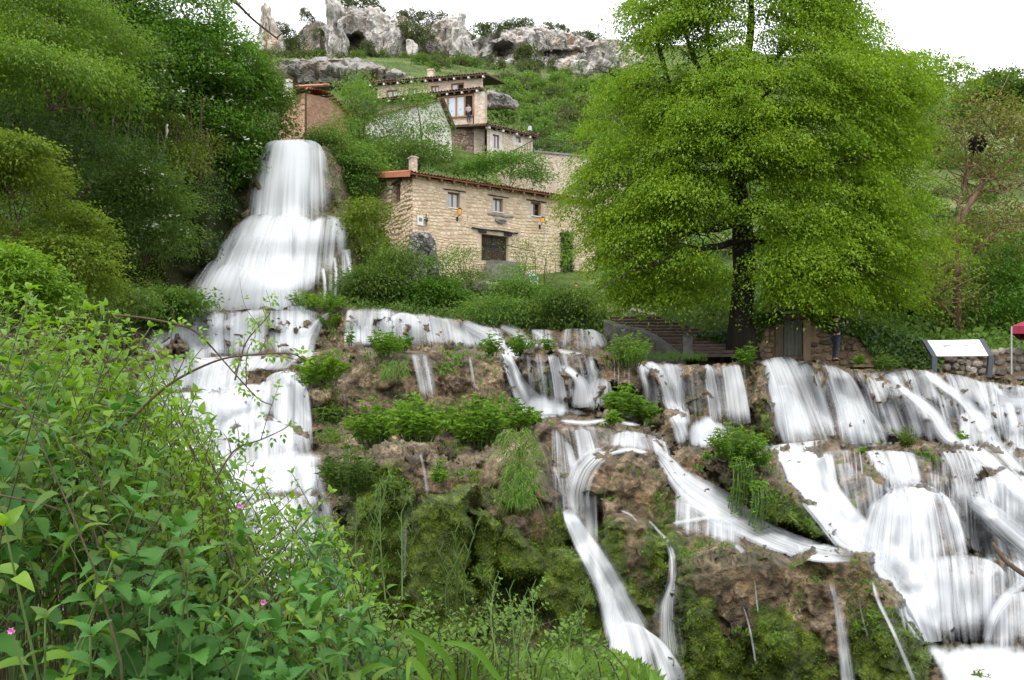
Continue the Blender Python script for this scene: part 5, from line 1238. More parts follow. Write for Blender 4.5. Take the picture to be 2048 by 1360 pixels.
mb = MB(); mb.tube([p2.P(u, z - .3, .05), p2.P(u, z, .3), p2.P(u, z + .25, .3)], .05, 6); mb.build('bracket', M['black_iron'], lp); mb = MB(); mb.box(p2.P(u, z + .45, .3), p2.u * .12, p2.n * .12, Zv * .2); mb.build('lamp_glass', M['glass'], lp)
# terrace wall with iron rail
p3 = Plane((1072, 800, 62.0), (1250, 800, 64.0)); tw = thing('terrace_wall', 'tall stone terrace wall with an iron railing on top behind the big tree', 'wall', p3.P(0, 14))
z3 = p3.uz(1100, 308)[1]; zb3 = p3.uz(1100, 420)[1]
mb = MB(); p3.box(mb, 0, p3.len, zb3, z3, -.6, 0); sd = -p3.n * 6
mb.add([p3.P(0, zb3), p3.P(0, z3), p3.P(0, z3) + sd - p3.u * 1.5, p3.P(0, zb3) + sd - p3.u * 1.5], [(0, 1, 2, 3)]); mb.build('wall', M['far_masonry'], tw)
mb = MB(); p3.box(mb, -.1, p3.len, z3, z3 + .15, -.7, .1); mb.build('coping', M['grey_stone'], tw)
mb = MB()
for k in range(40): p = p3.P(k * .17, z3 + .15, -.1); mb.tube([p, p + Zv * 1.0], .018, 4)
for k in range(14): p = p3.P(0, z3 + .1) + (sd - p3.u * 1.5) * k / 14; mb.tube([p, p + Zv * 1.0], .018, 4)
mb.tube([p3.P(0, z3 + 1.15, -.1), p3.P(7, z3 + 1.15, -.1)], .03, 5); mb.tube([p3.P(0, z3 + 1.1), p3.P(0, z3 + 1.1) + sd - p3.u * 1.5], .03, 5); mb.build('railing', M['black_iron'], tw)
# orange walled house by the head of the fall
p4 = Plane((609, 800, 56.0), (692, 800, 60.0)); p5 = Plane((560, 800, 60.0), (609, 800, 56.0)); oh = thing('orange_house', 'orange plastered house with a downpipe and white chimney at the head of the waterfall', 'house', p4.P(0, 18))
zo = lambda pl_, px, py: pl_.uz(px, py)
def flat_wall(pl_, pix, mat, parent, name='wall', th_=.3):
    V = [pl_.P(*pl_.uz(a, b)) for a, b in pix]; n = len(V)
    return MB().add(V + [v - pl_.n * th_ for v in V], [tuple(range(n)), tuple(range(2 * n - 1, n - 1, -1))], [(k, (k + 1) % n, n + (k + 1) % n, n + k) for k in range(n)]).build(name, mat, parent)
masonry('orange_masonry', [(.31, .165, .105), (.40, .235, .16), (.50, .33, .24)], (.38, .225, .15), 4.0, .4)
flat_wall(p4, [(609, 310), (692, 310), (692, 236), (683, 216), (655, 196), (609, 186)], M['orange_masonry'], oh)
flat_wall(p5, [(560, 310), (609, 310), (609, 186), (560, 197)], M['orange_masonry'], oh, 'side_wall')
for a, b, c, d, nm, q in ((572, 190, 611, 179, 'eave', p5),):
    P0, P1 = q.P(*q.uz(558, 194), .45), q.P(*q.uz(611, 180), .45)
    mb = MB(); mb.add([P0, P1, P1 - q.n * 4 + Zv * 1.2, P0 - q.n * 4 + Zv * 1.2, P0 + Zv * .12, P1 + Zv * .12, P1 - q.n * 4 + Zv * 1.32, P0 - q.n * 4 + Zv * 1.32], [(3, 2, 1, 0), (4, 5, 6, 7), (0, 1, 5, 4), (1, 2, 6, 5), (2, 3, 7, 6), (3, 0, 4, 7)])
    r = mb.build('roof', M['old_wood'], oh); tmb = MB(); tile_rows(tmb, P0 + Zv * .15, P1 + Zv * .15, -q.n * .45 + Zv * .13, .24, 5); o = sset(tmb.build('roof_tiles', M['red_tile'], None, loc=oh.location), kind='stuff'); o.location = (0, 0, 0); o.parent = r
vl = [(607, 180), (632, 182), (655, 191), (668, 204), (688, 224), (695, 238)]
for (a, b) in zip(vl[:-1], vl[1:]):
    P0, P1 = p4.P(*p4.uz(*a), .35), p4.P(*p4.uz(*b), .35); tmb = MB(); tile_rows(tmb, P0, P1, -p4.n * .5 + Zv * .05, .26, 4); sset(tmb.build('verge_tiles', M['red_tile'], oh), kind='stuff')
mb = MB(); u, z = p4.uz(609, 188); mb.tube([p4.P(u, z, .12), p4.P(u, z - 5.5, .12)], .06, 7); q0 = p5.P(*p5.uz(560, 199), .5); mb.tube([q0, p4.P(u, z + .05, .5)], .07, 6); mb.build('downpipe', M['old_wood'], oh)
u, z = p4.uz(598, 166); mb = MB(); c = p4.P(u, z, -1.0); mb.box(c - Zv * .2, p4.u * .22, p4.n * .22, Zv * .62); mb.build('chimney', M['whitewash'], oh); mb = MB(); mb.box(c + Zv * .52, p4.u * .27, p4.n * .27, Zv * .09); mb.build('chimney_cap', M['old_wood'], oh)

# ------------------------------------------------------------------ right part: stairway, garden wall, gate, panel, canopy
sw_ = thing('stone_stairway', 'broad brown stone stairway with a sloping grey parapet left of the big tree trunk', 'stairs', W(1400, 708, 31.2))
N = 13
for k in range(N):
    f = k / (N - 1); Yk = 31.0 + 6.2 * f
    py = 708 - 76 * f ** .95; z = CZ + (HY - py) / F * Yk
    xl = (1352 - 140 * f - HX) / F * Yk; xr = ((1478 if k < 5 else 1452 - (k - 5) * 18) - HX) / F * Yk
    n_ = 10; rr = random.Random(k); V = []; Fq = []
    dz = (76 / N) / F * Yk
    for e in range(n_):
        x = xl + (xr - xl) * e / (n_ - 1); j1, j2 = rr.uniform(-.025, .025), rr.uniform(-.03, .03)
        V += [(x, Yk + .05 + j1, z - dz), (x, Yk + j1, z + j2 * .3 - .03), (x, Yk + .03 + j1, z + j2 * .3), (x, Yk + .75, z + j2 * .3)]
    for e in range(n_ - 1):
        for s_ in range(3): Fq.append((e * 4 + s_, e * 4 + 4 + s_, e * 4 + 5 + s_, e * 4 + 1 + s_))
    mk('step', np.array(V), np.array(Fq), M['step_stone'], sw_)
# parapet: a sloping rough wall
Vp = []; xs = [(1206, 640, 37.0), (1240, 652, 36.0), (1262, 655, 34.6), (1290, 668, 33.4), (1320, 690, 31.8), (1346, 712, 30.7)]
for (a, b, y) in xs:
    p = W(a, b, y); Vp += [p + np.array([-.05, -.55, -1.6]), p + np.array([-.02, -.42, -.12]), p + np.array([0, -.3, .0]), p + np.array([.45, 0, -.02]), p + np.array([.55, .1, -.35]), p + np.array([.55, .1, -1.6])]
Vp = np.array(Vp); Fq = [(k * 6 + s_, k * 6 + s_ + 1, k * 6 + 7 + s_, k * 6 + 6 + s_) for k in range(5) for s_ in range(5)] + [(0, 1, 2, 3), (0, 3, 4, 5), (30, 31, 32, 33), (30, 33, 34, 35)]
plain('shaded_stone', (.05, .045, .04), (.125, .115, .105), 3, .9, .8); mk('parapet', Vp, np.array(Fq), M['shaded_stone'], sw_)  # darker version of the grey stone, the parapet's shade put into its colour
c = W(1374, 700, 30.4); mb = MB(); mb.box(c + Zv * .1, np.array([.18, 0, .0]), np.array([0, .15, 0]), Zv * .42); mb.tube([c + Zv * .5, c + Zv * .62], [.2, .08], 8); mb.build('newel_stone', M['shaded_stone'], sw_)
sl_ = MB(); a, b = W(1262, 619, 37.2), W(1310, 630, 36.6); sl_.box((a + b) / 2, (b - a) / 2, np.array([0, .25, 0]), Zv * .06); so = sl_.build('stone_slab', M['sill'], None); sset(so, 'pale flat stone slab lying at the top of the stairway', 'stone')
# retaining wall with ivy
gw = Plane((1395, 800, 34.0), (1530, 800, 31.6)); gw2 = Plane((1508, 800, 31.6), (1885, 800, 30.2))
wt = thing('garden_wall', 'low stone garden wall hung with dark ivy behind the cascade', 'wall', gw2.P(0, 3))
zg = lambda px, py: gw2.uz(px, py)
gt = [(1508, 640), (1560, 632), (1625, 626), (1680, 642), (1740, 656), (1800, 674), (1860, 692), (1885, 700)]
def gtop(u): return float(np.interp(u, [gw2.uz(a, b)[0] for a, b in gt], [gw2.uz(a, b)[1] for a, b in gt]))
doorh = gw2.rect(1566, 642, 1604, 712); zg0 = gw2.uz(1600, 735)[1]
mb = MB(); ug = np.linspace(0, gw2.len, 40)
for a, b in zip(ug[:-1], ug[1:]):
    ta, tb = gtop(a), gtop(b); mb.add([gw2.P(a, zg0), gw2.P(b, zg0), gw2.P(b, tb), gw2.P(a, ta), gw2.P(a, ta, -.6), gw2.P(b, tb, -.6)], [(0, 1, 2, 3), (3, 2, 5, 4)])
mb.build('wall', M['garden_stone'], wt)
lay_stones(gw2, (0, gw2.len, zg0, gw2.uz(1600, 626)[1]), [doorh], wt, M['garden_stone'], .16, .34, .22, .6, .1, 150, 12, inside=lambda u, z: z < gtop(u))
mb = MB(); gz = gw.uz(1450, 676)[1]; gw.box(mb, 0, gw.len, gw.uz(1450, 712)[1] - .5, gz, -.5, 0); mb.build('return_wall', M['garden_stone'], wt)
lay_stones(gw, (0, gw.len, gw.uz(1450, 712)[1] - .3, gz), [], wt, M['garden_stone'], .16, .3, .22, .55, .1, 40, 15)
# door in the wall with its little roof
gt_ = thing('wall_doorway', 'grey plank door under a small tiled canopy set in the garden wall', 'door', gw2.P(doorh[0], zg0))
mb = MB(); gw2.box(mb, doorh[0], doorh[1], doorh[2], doorh[3], .02, .06)
plain('grey_planks', (.055, .058, .045), (.115, .118, .092), 6, .85, .4, stretch=(1, 1, .12))
for nm, m_ in (('door', 'grey_planks'),): dd_ = mb.build(nm, M[m_], gt_)
for k in range(5):
    a = doorh[0] + (doorh[1] - doorh[0]) * k / 5; b = doorh[0] + (doorh[1] - doorh[0]) * (k + 1) / 5
    mb = MB(); gw2.box(mb, a + .008, b - .008, doorh[2] + .02, doorh[3] - .02, .06, .085 + .006 * (k % 2)); o = mb.build('plank', M['grey_planks'], None, loc=gt_.location); o.location = (0, 0, 0); o.parent = dd_
for zz in (.25, .55, .82):
    mb = MB(); z = doorh[2] + (doorh[3] - doorh[2]) * zz; gw2.box(mb, doorh[0] + .02, doorh[1] - .02, z - .05, z + .05, .09, .115); o = mb.build('crossbar', M['grey_planks'], None, loc=gt_.location); o.location = (0, 0, 0); o.parent = dd_
for a in (doorh[0] - .3, doorh[1] + .02):
    mb = MB(); gw2.box(mb, a, a + .28, zg0, doorh[3] + .02, .0, .2); mb.build('door_post', M['garden_stone'], gt_)
lintel(gw2, doorh[0] - .35, doorh[1] + .35, doorh[3] + .03, doorh[3] + .26, gt_, M['old_wood'], .26, seed=5)
ca, cb = gw2.P(doorh[0] - .45, doorh[3] + .27, .5), gw2.P(doorh[1] + .5, doorh[3] + .42, .5); upv = -gw2.n * 1.0 + Zv * .38
mb = MB(); mb.add([ca, cb, cb + upv, ca + upv, ca + Zv * .05, cb + Zv * .05, cb + upv + Zv * .05, ca + upv + Zv * .05], [(3, 2, 1, 0), (4, 5, 6, 7), (0, 1, 5, 4), (1, 2, 6, 5), (2, 3, 7, 6), (3, 0, 4, 7)]); cro = mb.build('canopy_roof', M['old_wood'], gt_)
nt = 8
plain('mossy_tile', (.09, .075, .055), (.24, .165, .115), 3, .95, .5, isl=.6)
for row in range(3):
    for k in range(nt):
        mb = MB(); s0 = ca + (cb - ca) * (k + .1) / nt + upv * row / 3 + Zv * .06; s1 = ca + (cb - ca) * (k + .9) / nt + upv * row / 3 + Zv * .06
        tile_rows(mb, s0, s1, upv / 3, np.linalg.norm(s1 - s0) * .95, 1, seed=row * 20 + k); o = mb.build('tile', M['mossy_tile'], None, loc=gt_.location); o.location = (0, 0, 0); o.parent = cro
# information panel
ip = thing('information_panel', 'sloping white information panel on two dark posts beside the water', 'sign', W(1915, 745, 28.5))
cs = [W(1849, 681, 28.9), W(1963, 679, 28.9), W(1982, 711, 28.1), W(1868, 712, 28.1)]
nn = np.cross(cs[1] - cs[0], cs[3] - cs[0]); nn /= np.linalg.norm(nn); nn *= -np.sign(nn[1]) * np.sign(-1) if False else 1
if nn[1] > 0: nn = -nn
def slab(q, n, th_, name, mat, parent):
    q = [np.asarray(v) for v in q]; return MB().add(q + [v - n * th_ for v in q], [(0, 1, 2, 3), (7, 6, 5, 4), (0, 4, 5, 1), (1, 5, 6, 2), (2, 6, 7, 3), (3, 7, 4, 0)]).build(name, mat, parent)
slab(cs, nn, .03, 'board', M['panel_face'], ip)
lerp2 = lambda u, v: (cs[0] * (1 - u) + cs[1] * u) * (1 - v) + (cs[3] * (1 - u) + cs[2] * u) * v
def patch(u0, v0, u1, v1, mat, name): slab([lerp2(u0, v0) + nn * .006, lerp2(u1, v0) + nn * .006, lerp2(u1, v1) + nn * .006, lerp2(u0, v1) + nn * .006], nn, .004, name, mat, ip)
patch(.04, .35, .2, .85, M['print_map'], 'map_print')
for (u0, v0, u1, v1) in ((.25, .30, .42, .33), (.27, .36, .40, .39), (.26, .42, .33, .45), (.26, .5, .32, .52), (.26, .56, .32, .58), (.26, .62, .31, .64), (.60, .32, .74, .35), (.62, .38, .70, .41), (.80, .24, .87, .28), (.80, .33, .86, .36), (.80, .42, .88, .45), (.81, .52, .87, .55), (.84, .62, .9, .65)):
    patch(u0, v0, u1, v1, M['print_ink'], 'printed_line')
for (tp, kn, ft) in ((cs[0], cs[3], W(1868, 748, 28.0)), (cs[1], cs[2], W(1978, 752, 28.0))):
    sx = np.array([.085, 0, 0]) if True else 0
    mb = MB(); d = kn - tp; mb.box((tp + kn) / 2 - nn * .03, d / 2 * 1.06, sx, nn * .05); dv = ft - kn; mb.box((kn + ft) / 2 - nn * .03, dv / 2 * 1.05, sx, np.array([0, .06, 0])); mb.build('post', M['panel_frame'], ip)
# maroon canopy at the right edge
cpy = thing('market_canopy', 'maroon pop-up canopy on a thin metal pole at the right edge', 'canopy', W(2025, 742, 29.0))
a, b = W(2023, 652, 29.0), W(2190, 640, 31.0); c = W(2110, 590, 30.5)
P4 = [a, a + np.array([3.0, -.3, 0]), a + np.array([5.0, 2.7, 0]), a + np.array([2.1, 2.9, 0])]; apex = (P4[0] + P4[2]) / 2 + Zv * .75
mb = MB().add(P4 + [apex], [(0, 1, 4), (1, 2, 4), (2, 3, 4), (3, 0, 4)]); mb.build('canopy_top', M['maroon_cloth'], cpy)
mb = MB()
for k in range(4):
    p, q = P4[k], P4[(k + 1) % 4]; mb.add([p, q, q - Zv * .28, p - Zv * .28], [(0, 1, 2, 3)])
mb.build('valance', M['maroon_cloth'], cpy)
for k in range(4): mb = MB(); p = P4[k]; mb.tube([p - Zv * 1.75, p - Zv * .02], .028, 8); mb.build('leg', M['grey_metal'], cpy)
# rough stone wall behind the panel
rw = Plane((1850, 800, 30.3), (2150, 800, 30.8)); rwt = thing('rubble_wall', 'dry rubble wall of pale stones behind the information panel', 'wall', rw.P(0, 2.5)); zr_ = rw.uz(2000, 700)[1]; zr0_ = rw.uz(2000, 765)[1]
mb = MB(); rw.box(mb, 0, rw.len, zr0_, zr_ - .05, -.6, -.04); mb.build('core', M['garden_stone'], rwt)
lay_stones(rw, (0, rw.len, zr0_, zr_), [], rwt, M['pale_rubble'], .2, .34, .25, .55, .16, 130, 22)
# ================================================================== PEOPLE
def skin_body(name, verts, edges, rad, mat, parent=None, lvl=2):
    me = bpy.data.meshes.new(name); me.from_pydata([tuple(v) for v in verts], edges, [])
    o = bpy.data.objects.new(name, me); COL.objects.link(o)
    if parent is not None: o.parent = parent
    sm = o.modifiers.new('skin', 'SKIN'); sv = me.skin_vertices[0].data if me.skin_vertices else None
    if sv is None:
        bpy.context.view_layer.objects.active = o; bpy.ops.mesh.customdata_skin_add(); sv = me.skin_vertices[0].data
    for i, r in enumerate(rad): sv[i].radius = (r, r) if np.isscalar(r) else r
    sv[0].use_root = True
    sm.use_smooth_shade = True
    ss = o.modifiers.new('sub', 'SUBSURF'); ss.levels = lvl; ss.render_levels = lvl
    me.materials.append(mat); return o
plain('skin', (.42, .24, .17), (.5, .3, .22), 4, .55, 0)
plain('dark_jacket', (.016, .017, .022), (.035, .036, .045), 12, .85, .2)
plain('brown_shirt', (.16, .06, .03), (.24, .10, .05), 8, .85, .2)
plain('dark_trousers', (.025, .03, .04), (.05, .058, .07), 10, .85, .2)
plain('pink_top', (.75, .13, .17), (.85, .22, .24), 8, .8, .1)
plain('grey_top', (.16, .18, .21), (.28, .30, .33), 8, .8, .1)
plain('hair', (.015, .010, .008), (.04, .025, .018), 25, .6, .3)
plain('black_plastic', (.01, .01, .011), (.02, .02, .022), 10, .4, 0, .5)
def person(loc, face, H, label, top, trousers, pose='stand', shirt=None, camera=False):
    """a figure of height H standing at loc, turned by face (0 looks at +Y)"""
    t = thing('person', label, 'person', loc); t.rotation_euler = (0, 0, face); s = H / 1.75
    V = {'pel': (0, 0, .95), 'bel': (0, .01, 1.10), 'che': (0, 0, 1.32), 'nk': (0, .01, 1.47), 'hd': (0, .02, 1.60), 'top': (0, .0, 1.70),
         'shL': (-.19, 0, 1.40), 'shR': (.19, 0, 1.40), 'hipL': (-.09, 0, .90), 'hipR': (.09, 0, .90)}
    if pose == 'photo':
        V.update({'elL': (-.26, .16, 1.20), 'wrL': (-.14, .40, 1.44), 'elR': (.27, .14, 1.22), 'wrR': (.14, .40, 1.46), 'knL': (-.11, .08, .50), 'anL': (-.12, -.02, .09), 'toL': (-.14, .15, .04), 'knR': (.11, -.04, .50), 'anR': (.14, -.16, .09), 'toR': (.16, .02, .04)})
    else:
        V.update({'elL': (-.24, .03, 1.14), 'wrL': (-.18, .20, .98), 'elR': (.24, .05, 1.14), 'wrR': (.16, .25, 1.05), 'knL': (-.10, .03, .50), 'anL': (-.10, -.02, .09), 'toL': (-.11, .14, .04), 'knR': (.10, .02, .50), 'anR': (.10, -.04, .09), 'toR': (.12, .12, .04)})
    for k_, (a, b) in (('hnL', ('elL', 'wrL')), ('hnR', ('elR', 'wrR'))):
        A, B = np.array(V[a]), np.array(V[b]); V[k_] = tuple(B + (B - A) / np.linalg.norm(B - A) * .09)
    R = dict(pel=(.15, .11), bel=(.14, .10), che=(.16, .115), nk=.055, hd=(.085, .10), top=.06, shL=.075, shR=.075, elL=.048, elR=.048, wrL=.032, wrR=.032, hnL=.04, hnR=.04, hipL=.095, hipR=.095, knL=.06, knR=.06, anL=.042, anR=.042, toL=.038, toR=.038)
    E = [('pel', 'bel'), ('bel', 'che'), ('che', 'nk'), ('nk', 'hd'), ('hd', 'top'), ('che', 'shL'), ('shL', 'elL'), ('elL', 'wrL'), ('wrL', 'hnL'), ('che', 'shR'), ('shR', 'elR'), ('elR', 'wrR'), ('wrR', 'hnR'),
         ('pel', 'hipL'), ('hipL', 'knL'), ('knL', 'anL'), ('anL', 'toL'), ('pel', 'hipR'), ('hipR', 'knR'), ('knR', 'anR'), ('anR', 'toR')]
    def sub_(keys, grow, name, mat, par):
        ks = [k for k in V if k in keys]; ix = {k: i for i, k in enumerate(ks)}
        vv = [np.array(V[k]) * s for k in ks]; ee = [(ix[a], ix[b]) for a, b in E if a in ix and b in ix]
        rr_ = [tuple(np.array(np.broadcast_to(R[k], 2)) * s * grow) for k in ks]
        return skin_body(name, vv, ee, rr_, mat, par)
    body = sub_(set(V), 1.0, 'body', M['skin'], t)
    sub_({'pel', 'hipL', 'hipR', 'knL', 'knR', 'anL', 'anR'}, 1.22, 'trousers', M[trousers], t)
    sub_({'pel', 'bel', 'che', 'shL', 'shR', 'elL', 'elR'} | ({'wrL', 'wrR'} if pose == 'photo' else set()), 1.2, 'top', M[top], t)
    if shirt: sub_({'pel', 'bel'}, 1.3, 'shirt', M[shirt], t)
    sub_({'anL', 'toL', 'anR', 'toR'}, 1.25, 'shoes', M['hair'], t) if False else None
    for e in ('L', 'R'):
        vv = [np.array(V['an' + e]) * s - np.array([0, .05, .05]) * s, np.array(V['to' + e]) * s]; skin_body('shoe', vv, [(0, 1)], [.055 * s, .045 * s], M['hair'], t, 1)
    # hair cap, ears, nose
    hc = np.array(V['hd']) * s
    u_, v_ = np.meshgrid(np.linspace(0, 2 * np.pi, 15)[:-1], np.linspace(0, 1.75, 7)); X = np.stack([np.sin(v_) * np.cos(u_) * .108, np.sin(v_) * np.sin(u_) * .118 - .018, np.cos(v_) * .12 + .035], -1)
    X[..., 2] = np.where((X[..., 1] > .05) & (X[..., 2] < .07), .08, X[..., 2])
    i, j = np.meshgrid(np.arange(6), np.arange(14), indexing='ij'); mk('hair', X.reshape(-1, 3) * s + hc, np.stack([i * 14 + j, i * 14 + (j + 1) % 14, (i + 1) * 14 + (j + 1) % 14, (i + 1) * 14 + j], -1).reshape(-1, 4), M['hair'], None, smooth=True).parent = t
    mb = MB(); mb.tube([hc + np.array([0, .085, .03]) * s, hc + np.array([0, .125, -.015]) * s], [.008 * s, .02 * s], 6); o = mb.build('nose', M['skin'], None); o.parent = t
    if camera:
        c = np.array([0, .50, 1.50]) * s; mb = MB(); mb.box(c, (.075, 0, 0), (0, .035, 0), (0, 0, .05)); mb.box(c + np.array([0, 0, .06]), (.03, 0, 0), (0, .03, 0), (0, 0, .015)); mb.tube([c, c + np.array([0, .13, 0])], .035, 10)
        o = mb.build('camera_body', M['black_plastic'], None); o.parent = t
    return t
pp = W(1672, 722, 30.0)
person(pp, math.radians(-68), 1.72, 'person in a dark jacket and brown shirt taking a picture by the garden wall', 'dark_jacket', 'dark_trousers', 'photo', 'brown_shirt', True)
person(W(1152, 600, 48.0), math.radians(-80), 1.05, 'small child in a pink top standing below the stone house', 'pink_top', 'dark_trousers')
bw = pu.P(pu.uz(943, 222)[0], pu.uz(943, 222)[1] - 1.45 * .97, 1.02)
person(bw, pu.rz + math.pi, 1.7, 'person in a grey top leaning out of the glazed bay of the upper house', 'grey_top', 'dark_trousers')
# ================================================================== PLANTS
leaf_mat('leaf_lime', (.04, .08, .006), (.12, .20, .012), (.24, .33, .03), .5)
leaf_mat('leaf_green', (.03, .058, .012), (.07, .122, .023), (.135, .205, .042))
leaf_mat('leaf_fresh', (.045, .095, .018), (.095, .172, .032), (.17, .265, .06))
leaf_mat('leaf_elder', (.024, .056, .009), (.066, .145, .018), (.145, .255, .034))
leaf_mat('leaf_ivy', (.015, .034, .006), (.04, .082, .012), (.095, .155, .026), .35, .4, .35)
leaf_mat('leaf_yellow', (.045, .075, .008), (.105, .155, .016), (.2, .245, .032))
leaf_mat('leaf_acacia', (.04, .075, .007), (.085, .155, .013), (.16, .235, .025))
leaf_mat('leaf_scrub', (.028, .042, .016), (.06, .08, .028), (.12, .125, .045), .25)
leaf_mat('leaf_rust', (.075, .06, .02), (.125, .12, .03), (.12, .17, .03), .35)
leaf_mat('leaf_water', (.045, .10, .012), (.105, .20, .026), (.20, .315, .05), .5)
leaf_mat('leaf_nettle', (.018, .055, .012), (.038, .11, .02), (.07, .17, .032), .35, .55)
leaf_mat('leaf_bright', (.045, .095, .008), (.105, .195, .015), (.20, .31, .032), .5, .45, .3)
leaf_mat('grass_blade', (.035, .08, .01), (.07, .15, .018), (.13, .22, .035), .4)
leaf_mat('moss_cushion', (.04, .06, .006), (.08, .12, .01), (.15, .2, .02), .2, .9, .05)
plain('bark', (.018, .015, .012), (.05, .042, .033), 4, .95, .8, stretch=(1, 1, .2))
plain('bark_orange', (.13, .085, .055), (.26, .165, .10), 3, .9, .5, stretch=(1, 1, .2))
plain('bark_grey', (.09, .08, .07), (.18, .16, .14), 3, .9, .5, stretch=(1, 1, .3))
plain('twig_brown', (.05, .035, .022), (.10, .07, .045), 8, .85, .3)
plain('stem_green', (.05, .09, .02), (.09, .14, .035), 8, .7, .1)
plain('blossom_white', (.62, .64, .48), (.8, .8, .66), 6, .8, .1)
plain('petal_pink', (.5, .1, .32), (.65, .2, .45), 6, .7, 0)
RNG = np.random.RandomState(11)
def nz(v): return v / (np.linalg.norm(v, axis=-1)[..., None] + 1e-9)
def leaf_arrays(P, Dv, N, L, wid=.5, fold=.12, droop=.15):
    """folded diamond leaves: two triangles each"""
    P, Dv, N = (np.asarray(a, float) for a in (P, Dv, N)); L = np.broadcast_to(np.asarray(L, float), (len(P),))[:, None]
    Dv = nz(Dv); S = nz(np.cross(Dv, N)); Nn = np.cross(S, Dv)
    mid = P + Dv * L * .42 + Nn * fold * L
    V = np.stack([P, mid + S * L * wid * .5, P + Dv * L - np.array([0, 0, 1.0]) * droop * L, mid - S * L * wid * .5], 1).reshape(-1, 3)
    b = np.arange(len(P))[:, None] * 4
    T = np.concatenate([b + np.array([[0, 1, 2]]), b + np.array([[0, 2, 3]])], 1).reshape(-1, 3)
    return V, T
def ell(px, py, Y, rx, ry, rd=None):
    c = W(px, py, Y); return (c[0], c[1], c[2], rx / F * Y, (rd if rd is not None else max(rx, ry) * .8 / F * Y), ry / F * Y)
def cloud(ells, n, L, clump=14, spread=.30, flat=.6, shell=.55, back=.3, droop=.25, gap=.12, freq=.9, wid=.5, rng=None, upn=.8, low=.5):
    rng = rng or RNG; E = np.array(ells, float); ar = E[:, 3] * E[:, 5] + E[:, 3] * E[:, 4]
    m = int(n / clump * 1.5); k = rng.choice(len(E), m, p=ar / ar.sum()); d = nz(rng.normal(size=(m, 3)))
    d[:, 1] = np.where((d[:, 1] > 0) & (rng.rand(m) > back), -d[:, 1], d[:, 1]); d[:, 2] = np.where((d[:, 2] < 0) & (rng.rand(m) > low), -d[:, 2], d[:, 2])
    r = shell + (1.04 - shell) * rng.rand(m) ** .6
    c = E[k, :3] + d * E[k, 3:] * r[:, None] * (1 + .18 * pnoise(E[k, :3] + d * 2.2))[:, None]
    keep = pnoise(c * freq) > -gap * 2.2
    ins = np.zeros(m, bool)
    for e in E: ins |= (((c - e[:3]) / e[3:]) ** 2).sum(1) < .42
    keep &= ~ins | (rng.rand(m) < .25)
    c, d = c[keep][:max(n // clump, 1)], d[keep][:max(n // clump, 1)]
    m = len(c)
    o = rng.normal(size=(m, clump, 3)) * np.array([spread, spread, spread * flat])
    P = (c[:, None] + o).reshape(-1, 3); out = nz(np.repeat(d, clump, 0) * np.array([1, 1, .6]) + nz(o.reshape(-1, 3)) * .9)
    Dv = nz(out + rng.normal(size=P.shape) * .45 + np.array([0, 0, -droop])); N = nz(np.array([0, 0, upn]) + .45 * np.repeat(d, clump, 0) + rng.normal(size=P.shape) * .45)
    return leaf_arrays(P, Dv, N, L * rng.uniform(.65, 1.25, len(P)), wid)
def shrub(name, label, cat, ells, n, L, mat, stems=5, stem_mat='twig_brown', root=None, group=None, trunk_r=None, blossoms=0, **kw):
    E = np.array(ells, float); zlow = (E[:, 2] - E[:, 5]).min(); big = E[np.argmax(E[:, 3] * E[:, 5])]
    rt = np.array(root) if root is not None else np.array([big[0], big[1] + .15 * big[4], zlow - .2])
    t = thing(name, label, cat, rt, group)
    V, T = cloud(ells, n, L, **kw); tree = 'tree' in name
    mk('crown' if tree else 'foliage', V, T, M[mat], t)
    mb = MB(); tr = trunk_r or .015 + .02 * big[3]
    for s_ in range(stems):
        e = E[s_ % len(E)]; tip = e[:3] + RNG.uniform(-.5, .5, 3) * e[3:] + np.array([0, 0, .2 * e[5]])
        mid = (rt + tip) / 2 + RNG.normal(size=3) * .12 * np.linalg.norm(tip - rt) * np.array([1, 1, .3])
        mb.tube(curve([rt + RNG.normal(size=3) * tr * .5, mid, tip], 7), np.linspace(tr, tr * .25, 7), 5)
    mb.build('trunk' if tree else 'stem', M[stem_mat], t, smooth=True)
    if blossoms:
        k = RNG.choice(len(E), blossoms); d = nz(RNG.normal(size=(blossoms, 3)) + np.array([0, -.9, .5])); c = E[k, :3] + d * E[k, 3:] * 1.03
        nn_ = 7; P = (c[:, None] + RNG.normal(size=(blossoms, nn_, 3)) * np.array([.13, .11, .045])).reshape(-1, 3)
        V, T = leaf_arrays(P, RNG.normal(size=P.shape) * np.array([1, 1, .2]), np.array([0, -.7, .8]) + RNG.normal(size=P.shape) * .2, .17, 1.0, .0, 0)
        sset(mk('blossom', V, T, M['blossom_white'], t), kind='stuff')
    return t

